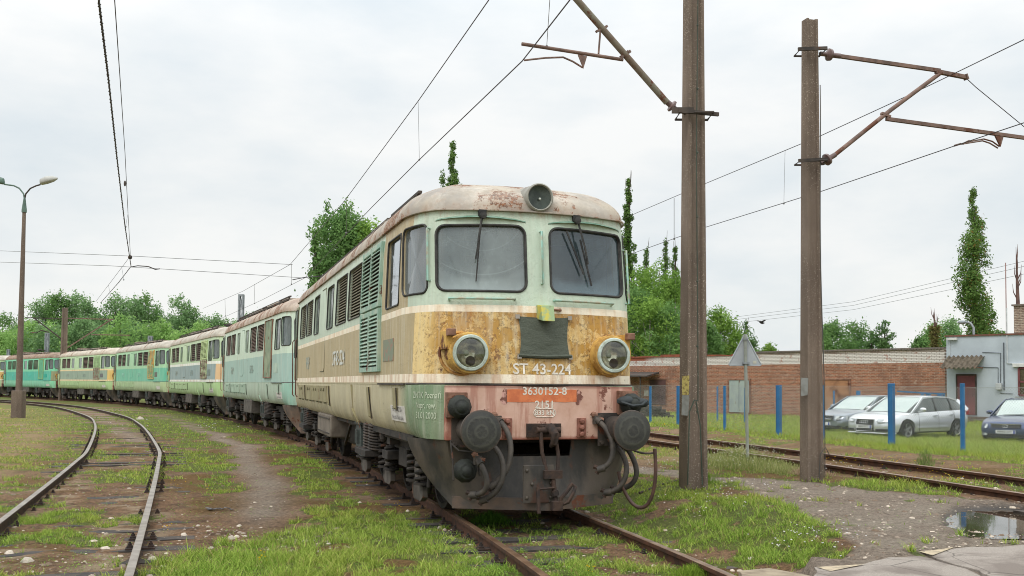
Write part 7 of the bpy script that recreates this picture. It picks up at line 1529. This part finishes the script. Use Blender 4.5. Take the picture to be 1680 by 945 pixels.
def maz_marks(R, face, fr, W):
    gr = face('grille', -.40, .40, .53, .63, blk, .02, .02, .05); mb = MB(); mb.bar(fr(-.42, .64, .0), fr(.42, .64, .0), .02, .03); mb.build('grille_bar', chrome, gr)
    mb = MB(); c = fr(0, .575, .03); mb.tube([(c.x, .075*math.cos(a), c.z+.045*math.sin(a)) for a in np.linspace(0, 6.283, 17)[:-1]], .008, 5, closed=True); mb.tube([(c.x, .06, c.z+.01), (c.x, .02, c.z+.025), (c.x, 0, c.z-.015), (c.x, -.02, c.z+.025), (c.x, -.06, c.z+.01)], .006, 4); mb.build('emblem', chrome, gr)
    for s in (-1, 1): a, b = sorted((s*.50, s*.80)); face('headlight', a, b, .51, .64, lampc, .025, .04, .09); a, b = sorted((s*.50, s*.70)); face('fog_lamp', a, b, .28, .35, lampc, .02, .03)
    face('lower_intake', -.72, .72, .22, .335, blk, .012)
    mb = MB()
    for y in (-.4, .2): mb.bar((1.06, y, .91), (.98, y+.55, .93), .02)
    mb.build('windscreen_wiper', blk, R)
hm = math.atan2(-.72, -.69)
car('parked_car', 'dark blue car facing the fence, cut off by the right picture edge', carloc(1650, 28.4, hm, MAZ), hm, MAZ, dblue, 'TST 34499', maz_marks)

# ------------------------------------------------------------------ trees
def leafm(name, a, b, tr=.4):
    a = tuple(q*1.35 for q in a[:3])+(1,); b = tuple(q*1.3 for q in b[:3])+(1,)
    g = G(name); c = g.n('ShaderNodeSeparateColor', {0: g.attr('tone').outputs['Color']}).outputs; n = g.noise(.5, 3); oi = g.n('ShaderNodeObjectInfo').outputs['Random']
    col = g.mix(c[0], a, b); col = g.mix(g.mul(g.st(n, .4, .65), .35), col, tuple(q*.62 for q in a[:3])+(1,)); col = g.mix(g.mul(oi, .25), col, tuple(q*1.15 for q in b[:3])+(1,)); col = g.mix(c[1], col, L(150, 100, 60))
    d1 = g.n('ShaderNodeBsdfDiffuse', {0: col}); d2 = g.n('ShaderNodeBsdfTranslucent', {0: col}); m = g.n('ShaderNodeMixShader', {0: tr, 1: d1.outputs[0], 2: d2.outputs[0]}); g.t.links.new(m.outputs[0], g.o.inputs[0]); return g.m
lf = {'poplar': leafm('leaf_poplar', L(74, 100, 52), L(108, 134, 74)), 'birch': leafm('leaf_birch', L(90, 122, 56), L(136, 164, 82)), 'dark': leafm('leaf_dark', L(78, 110, 64), L(118, 148, 88)), 'far': leafm('leaf_far', L(94, 124, 84), L(130, 158, 108)), 'farl': leafm('leaf_far_light', L(112, 146, 84), L(148, 178, 106)), 'pine': leafm('leaf_pine', L(74, 102, 62), L(106, 134, 84)), 'ivy': leafm('leaf_ivy', L(78, 92, 56), L(110, 118, 76))}  # far leaf tones lightened, distant haze is put into their colour
bark = pm('bark', L(92, 80, 68), .9, L(66, 58, 50), 4, bump=.5); bbark = pm('birch_bark', L(178, 172, 160), .8, L(80, 72, 66), 5, .5, .6)
def crown_blobs(kind, h, w, r):
    B = []
    if kind == 'poplar':
        n = int(26+h*2)
        for i in range(n):
            f = .10+.90*min(1, max(0, (i+r.uniform(-1.5, 1.5))/(n-1)))**.9; ax = w/2*(math.sin(math.pi*min(1, f*.92+.06))**.65)*(1 if f < .86 else (1-f)/.14*.75+.25); a = r.uniform(0, 6.28); q = ax*r.uniform(.05, .85); B.append((q*math.cos(a), q*math.sin(a), h*f, max(.22, ax*r.uniform(.25, .6)), r.uniform(1.3, 2.1)))
    elif kind == 'pine':
        for i in range(34):
            f = .25+.75*i/33; ax = w/2*(1-f)**.7*1.15+.15; a = r.uniform(0, 6.28); q = ax*r.uniform(.3, .95); B.append((q*math.cos(a), q*math.sin(a), h*f, .30*w*(1.2-f)*r.uniform(.6, 1.1), .8))
    else:
        n = 60 if kind == 'big' else 44
        for i in range(n):
            f = r.uniform(.12, 1); s = math.sin(math.pi*(f*.70+.16))**.55; s *= (1 if f < .75 else 1-(f-.75)*1.1); ax = w/2*s; a = r.uniform(0, 6.28); q = ax*math.sqrt(r.random())*.95
            B.append((q*math.cos(a), q*math.sin(a), h*f*.93, w*r.uniform(.10, .20), 1.15 if kind != 'bush' else .9))
        B.append((0, 0, h*.97, w*.09, 1.5)); B.append((w*.12, 0, h*.93, w*.10, 1.4)); B.append((-w*.14, 0, h*.90, w*.09, 1.4))
    return B
def tree(name, px, ytop, ybase, Y, w, kind, lk, label, nleaf=6000, ls=.16, group=None, z0=-.4, bare=0, brown_=0, lean=0):
    r = random.Random(hash((px, ytop, Y)) & 0xffff if False else int(px*7+ytop*13+Y)); gen = np.random.default_rng(int(px*7+ytop*13+Y))
    top = at(px, ytop, Y); h = top.z-z0; R = empty(name, (top.x, Y, z0), r.uniform(0, 6), label, 'tree', group)
    B = crown_blobs(kind, h, w, r); tot = sum(b[3]**2*b[4] for b in B); Vs = []; T = []
    for b in B:
        n = max(10, int(nleaf*b[3]**2*b[4]/tot)); d = gen.normal(size=(n, 3)); d /= np.linalg.norm(d, axis=1)[:, None]; rr = b[3]*np.where(gen.random(n) < .15, 1.45, 1.0)*gen.uniform(.25, 1.12, n)**.5*(1+.25*np.sin(d[:, 0]*5+b[0])*np.sin(d[:, 2]*6+b[1]))
        c = np.stack([b[0]+d[:, 0]*rr, b[1]+d[:, 1]*rr, b[2]+d[:, 2]*rr*b[4]], 1); c[:, 2] = np.maximum(c[:, 2], .3); c[:, 0] += lean*c[:, 2]/h
        nrm = d+gen.normal(size=(n, 3))*.75; nrm[:, 2] += .3; nrm /= np.linalg.norm(nrm, axis=1)[:, None]; u = np.cross(nrm, gen.normal(size=(n, 3))); u /= np.linalg.norm(u, axis=1)[:, None]; v = np.cross(nrm, u)
        s = ls*gen.uniform(.55, 1.25, n)[:, None]; Vs.append(np.stack([c-u*s, c-v*s*.45, c+u*s, c+v*s*.45], 1)); t = np.zeros((n, 2)); t[:, 0] = np.clip(r.uniform(.1, .9)+gen.uniform(-.25, .25, n), 0, 1); t[:, 1] = (gen.random(n) < brown_)*.7; T.append(np.repeat(t, 4, 0))
    V = np.concatenate(Vs).reshape(-1, 3); F = np.arange(len(V)).reshape(-1, 4); rawobj('crown', V, F, lf[lk], {'tone': np.concatenate(T)}, parent=R)
    mb = MB(); rt = max(.10, h*.016); mb.tube([(0, 0, -.3), (lean*.15+r.uniform(-.05, .05)*w*.3, 0, h*.3), (lean*.5, 0, h*.6), (lean*.9, 0, h*.93)], [rt, rt*.75, rt*.5, rt*.12], 7)
    for b in r.sample(B, min(len(B), 14)): z1 = b[2]*r.uniform(.45, .75); mb.tube([(lean*z1/h, 0, z1), (b[0]*.5, b[1]*.5, (z1+b[2])/2+.1), (b[0]+lean*b[2]/h, b[1], b[2])], [rt*.35, rt*.2, rt*.06], 5)
    for i in range(bare): a = r.uniform(0, 6.28); z1 = h*r.uniform(.7, .95); mb.tube([(lean*.9, 0, z1), (lean+.2*math.cos(a), .2*math.sin(a), z1+h*.08), (lean+.3*math.cos(a), .3*math.sin(a), z1+h*.14)], [.05, .035, .01], 4)
    mb.build('trunk', bbark if kind == 'birch' else bark, R); return R
tree('poplar_tree', 1597, 313, 560, 75, 2.8, 'poplar', 'poplar', 'tall narrow poplar with a few browned leaves behind the grey building', 19000, .12, brown_=.05, lean=.5)
tree('poplar_tree', 1031, 300, 590, 88, 1.7, 'poplar', 'poplar', 'very slender poplar rising right beside the locomotive nose at its right', 11000, .14, bare=5)
tree('poplar_tree', 743, 240, 590, 78, 2.0, 'poplar', 'poplar', 'poplar top poking up above the front locomotive roof', 14000, .13)
tree('poplar_tree', 727, 284, 590, 78, .8, 'poplar', 'poplar', 'short thin poplar tip just left of the taller one over the roof', 2000, .12)
tree('broadleaf_tree', 570, 334, 590, 70, 5.8, 'big', 'dark', 'big dark green tree behind the front locomotive roof', 26000, .14)
tree('broadleaf_tree', 537, 330, 590, 72, 3.6, 'poplar', 'dark', 'narrow leafy tree joined to the left flank of the big dark tree', 6500, .15)
tree('broadleaf_tree', 600, 356, 590, 69, 3.2, 'big', 'birch', 'lighter green tree at the right flank of the big dark tree', 7000, .14)
tree('broadleaf_tree', 517, 380, 590, 68, 1.6, 'poplar', 'dark', 'low leafy tree at the lower left foot of the big dark tree', 4000, .14)
# right woods
for i, (px, yt, Y, w_, kind, lk, lab) in enumerate([(1052, 440, 84, 4.2, 'birch', 'birch', 'light green birch directly right of the locomotive nose'), (1082, 428, 86, 4.0, 'birch', 'birch', 'birch left of the thicker mast behind the wall'), (1108, 446, 82, 3.6, 'birch', 'birch', 'birch partly hidden by the thicker mast'), (1038, 470, 80, 3.6, 'birch', 'dark', 'low tree at the left end of the wall'), (1066, 490, 78, 4.2, 'birch', 'birch', 'low bushy birch above the wall left of the mast'), (1100, 500, 77, 3.8, 'birch', 'dark', 'low dark tree above the wall just left of the mast'),
        (1182, 506, 88, 4.0, 'birch', 'birch', 'light birch right of the thicker mast'), (1160, 530, 86, 3.0, 'birch', 'dark', 'low tree peeking out right behind the thicker mast'), (1205, 545, 87, 2.6, 'birch', 'birch', 'small birch left of the triangular sign'), (1223, 527, 92, 2.4, 'poplar', 'pine', 'slim conifer top above the triangular sign'), (1262, 566, 92, 2.2, 'birch', 'birch', 'small shrubby tree right of the triangular sign'),
        (1060, 408, 96, 1.6, 'poplar', 'poplar', 'thin poplar tip above the birches, left one'), (1092, 398, 97, 1.5, 'poplar', 'poplar', 'thin poplar tip above the birches, middle one'), (1108, 404, 95, 1.3, 'poplar', 'poplar', 'thin poplar tip above the birches, right one beside the mast'),
        (1370, 528, 92, 3.6, 'big', 'dark', 'round tree right of the slimmer mast above the wall'), (1402, 530, 95, 3.4, 'big', 'dark', 'second round tree right of the slimmer mast'), (1452, 528, 90, 3.6, 'pine', 'pine', 'conifer with layered branches above the wall'), (1430, 545, 92, 3.2, 'pine', 'pine', 'lower conifer left of the layered one'),
        (1532, 532, 90, 3.4, 'big', 'dark', 'round tree left of the tall poplar'), (1560, 522, 92, 3.4, 'big', 'far', 'paler round tree directly left of the tall poplar'), (1630, 540, 85, 2.6, 'big', 'dark', 'low tree right of the tall poplar above the grey building'), (1512, 552, 88, 2.2, 'big', 'dark', 'low tree above the right end of the wall'), (1350, 545, 90, 2.6, 'big', 'dark', 'tree half hidden by the slimmer mast')]):
    w_ *= 1.25
    tree('conifer_tree' if kind == 'pine' else 'poplar_tree' if kind == 'poplar' else 'birch_tree' if kind == 'birch' else 'broadleaf_tree', px, yt, 590, Y, w_, kind, lk, lab, 9500 if kind != 'poplar' else 5200, .13, bare=4 if kind == 'poplar' else 0, group='trees beyond the brick wall')
# dead tree behind the chimney, ivy trunk
def dead(px, ytop, Y, label, ivy=False):
    p = at(px, ytop, Y); R = empty('dead_tree', (p.x, Y, -.3), 0, label, 'tree'); h = p.z+.3; r = random.Random(px); mb = MB(); mb.tube([(0, 0, 0), (.05, 0, h*.6), (0, 0, h*.8), (-.05, 0, h)], [.2, .14, .09, .01], 6)
    for i in range(9): a = r.uniform(0, 6.28); z = h*r.uniform(.62, .93); mb.tube([(0, 0, z), (.25*math.cos(a), .2*math.sin(a), z+.5), (.3*math.cos(a), .3*math.sin(a), z+1.1)], [.05, .03, .008], 4)
    mb.build('trunk', pm('dead_bark', L(112, 84, 76), .9, L(84, 64, 60), 4), R)
    if ivy:
        gen = np.random.default_rng(3); n = 1500; z = gen.uniform(h*.3, h*.86, n); c = np.stack([gen.normal(0, .2, n), gen.normal(0, .2, n), z], 1); d = gen.normal(size=(n, 3)); d /= np.linalg.norm(d, axis=1)[:, None]; u = np.cross(d, gen.normal(size=(n, 3))); u /= np.linalg.norm(u, axis=1)[:, None]; v = np.cross(d, u); V = np.stack([c-u*.12, c-v*.06, c+u*.12, c+v*.06], 1).reshape(-1, 3); t = np.zeros((n*4, 2)); t[:, 0] = np.repeat(gen.random(n), 4); t[:, 1] = .25
        rawobj('ivy', V, np.arange(n*4).reshape(-1, 4), lf['ivy'], {'tone': t}, parent=R)
dead(1668, 405, 68, 'bare dead tree with thin upright twigs behind the chimney'); dead(1533, 512, 82, 'dead trunk wrapped in ivy between the trees above the wall', True)
# forest behind the trains
LN = ['far', 'dark', 'farl']; ORD = 'first second third fourth fifth sixth seventh eighth ninth tenth eleventh twelfth thirteenth fourteenth fifteenth sixteenth seventeenth eighteenth nineteenth twentieth'.split(); ORD += ['twenty-'+q for q in ORD[:9]]+['thirtieth']
prof_ = [(5, 515, 160), (32, 530, 150), (60, 492, 150), (80, 480, 152), (101, 476, 150), (124, 477, 152), (146, 487, 150), (163, 514, 148), (176, 500, 150), (190, 480, 148), (207, 488, 150), (222, 486, 146), (240, 478, 148), (256, 500, 150), (276, 515, 150), (298, 482, 148), (309, 498, 150), (322, 512, 150), (338, 520, 148), (354, 516, 150), (372, 524, 150), (385, 532, 148), (405, 516, 150), (424, 512, 150), (442, 528, 150), (462, 530, 150), (482, 524, 140), (505, 530, 140)]
posn = ['left edge', 'second from left']
for i, (px, yt, Y) in enumerate(prof_):
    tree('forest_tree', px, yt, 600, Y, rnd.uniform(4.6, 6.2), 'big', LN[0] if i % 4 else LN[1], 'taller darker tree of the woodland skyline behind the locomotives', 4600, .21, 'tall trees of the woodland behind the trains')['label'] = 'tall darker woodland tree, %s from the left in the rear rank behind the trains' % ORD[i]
for i in range(30):
    px = -20+i*18+rnd.uniform(-5, 5); yt = float(np.interp(px, [0, 60, 120, 200, 300, 420, 520], [548, 542, 536, 530, 538, 540, 552]))+rnd.uniform(-16, 10)
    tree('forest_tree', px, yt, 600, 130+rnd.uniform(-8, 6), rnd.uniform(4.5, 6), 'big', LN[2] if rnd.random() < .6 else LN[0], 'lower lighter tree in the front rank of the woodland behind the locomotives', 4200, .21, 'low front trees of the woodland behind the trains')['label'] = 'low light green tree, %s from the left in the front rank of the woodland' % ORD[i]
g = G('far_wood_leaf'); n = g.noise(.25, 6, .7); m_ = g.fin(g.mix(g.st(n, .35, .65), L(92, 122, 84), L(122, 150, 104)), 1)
def woodband(name, xa, xb, Y0, Y1, h, n, label):
    gen = np.random.default_rng(5+int(abs(xa))); x = gen.uniform(xa, xb, n); f = (x-xa)/(xb-xa); y = Y0+(Y1-Y0)*f+gen.uniform(-6, 6, n); hh = h*(.65+.5*vnoise(x*.16, y*.02, 4)); z = gen.uniform(0, 1, n)**.7*hh; c = np.stack([x, y, z], 1); d = gen.normal(size=(n, 3)); d /= np.linalg.norm(d, axis=1)[:, None]; u = np.cross(d, gen.normal(size=(n, 3))); u /= np.linalg.norm(u, axis=1)[:, None]; v = np.cross(d, u)
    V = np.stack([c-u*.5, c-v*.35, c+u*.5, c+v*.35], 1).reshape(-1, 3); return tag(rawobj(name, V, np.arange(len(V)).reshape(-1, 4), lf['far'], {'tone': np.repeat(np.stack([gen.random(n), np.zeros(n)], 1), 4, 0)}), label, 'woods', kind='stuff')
woodband('far_woods', -130, -20, 165, 172, 9, 14000, 'dense far-off woodland mass closing the view behind the trains')
woodband('far_woods', -5, 110, 130, 125, 6, 9000, 'low far-off woodland glimpsed beyond the wall at right')
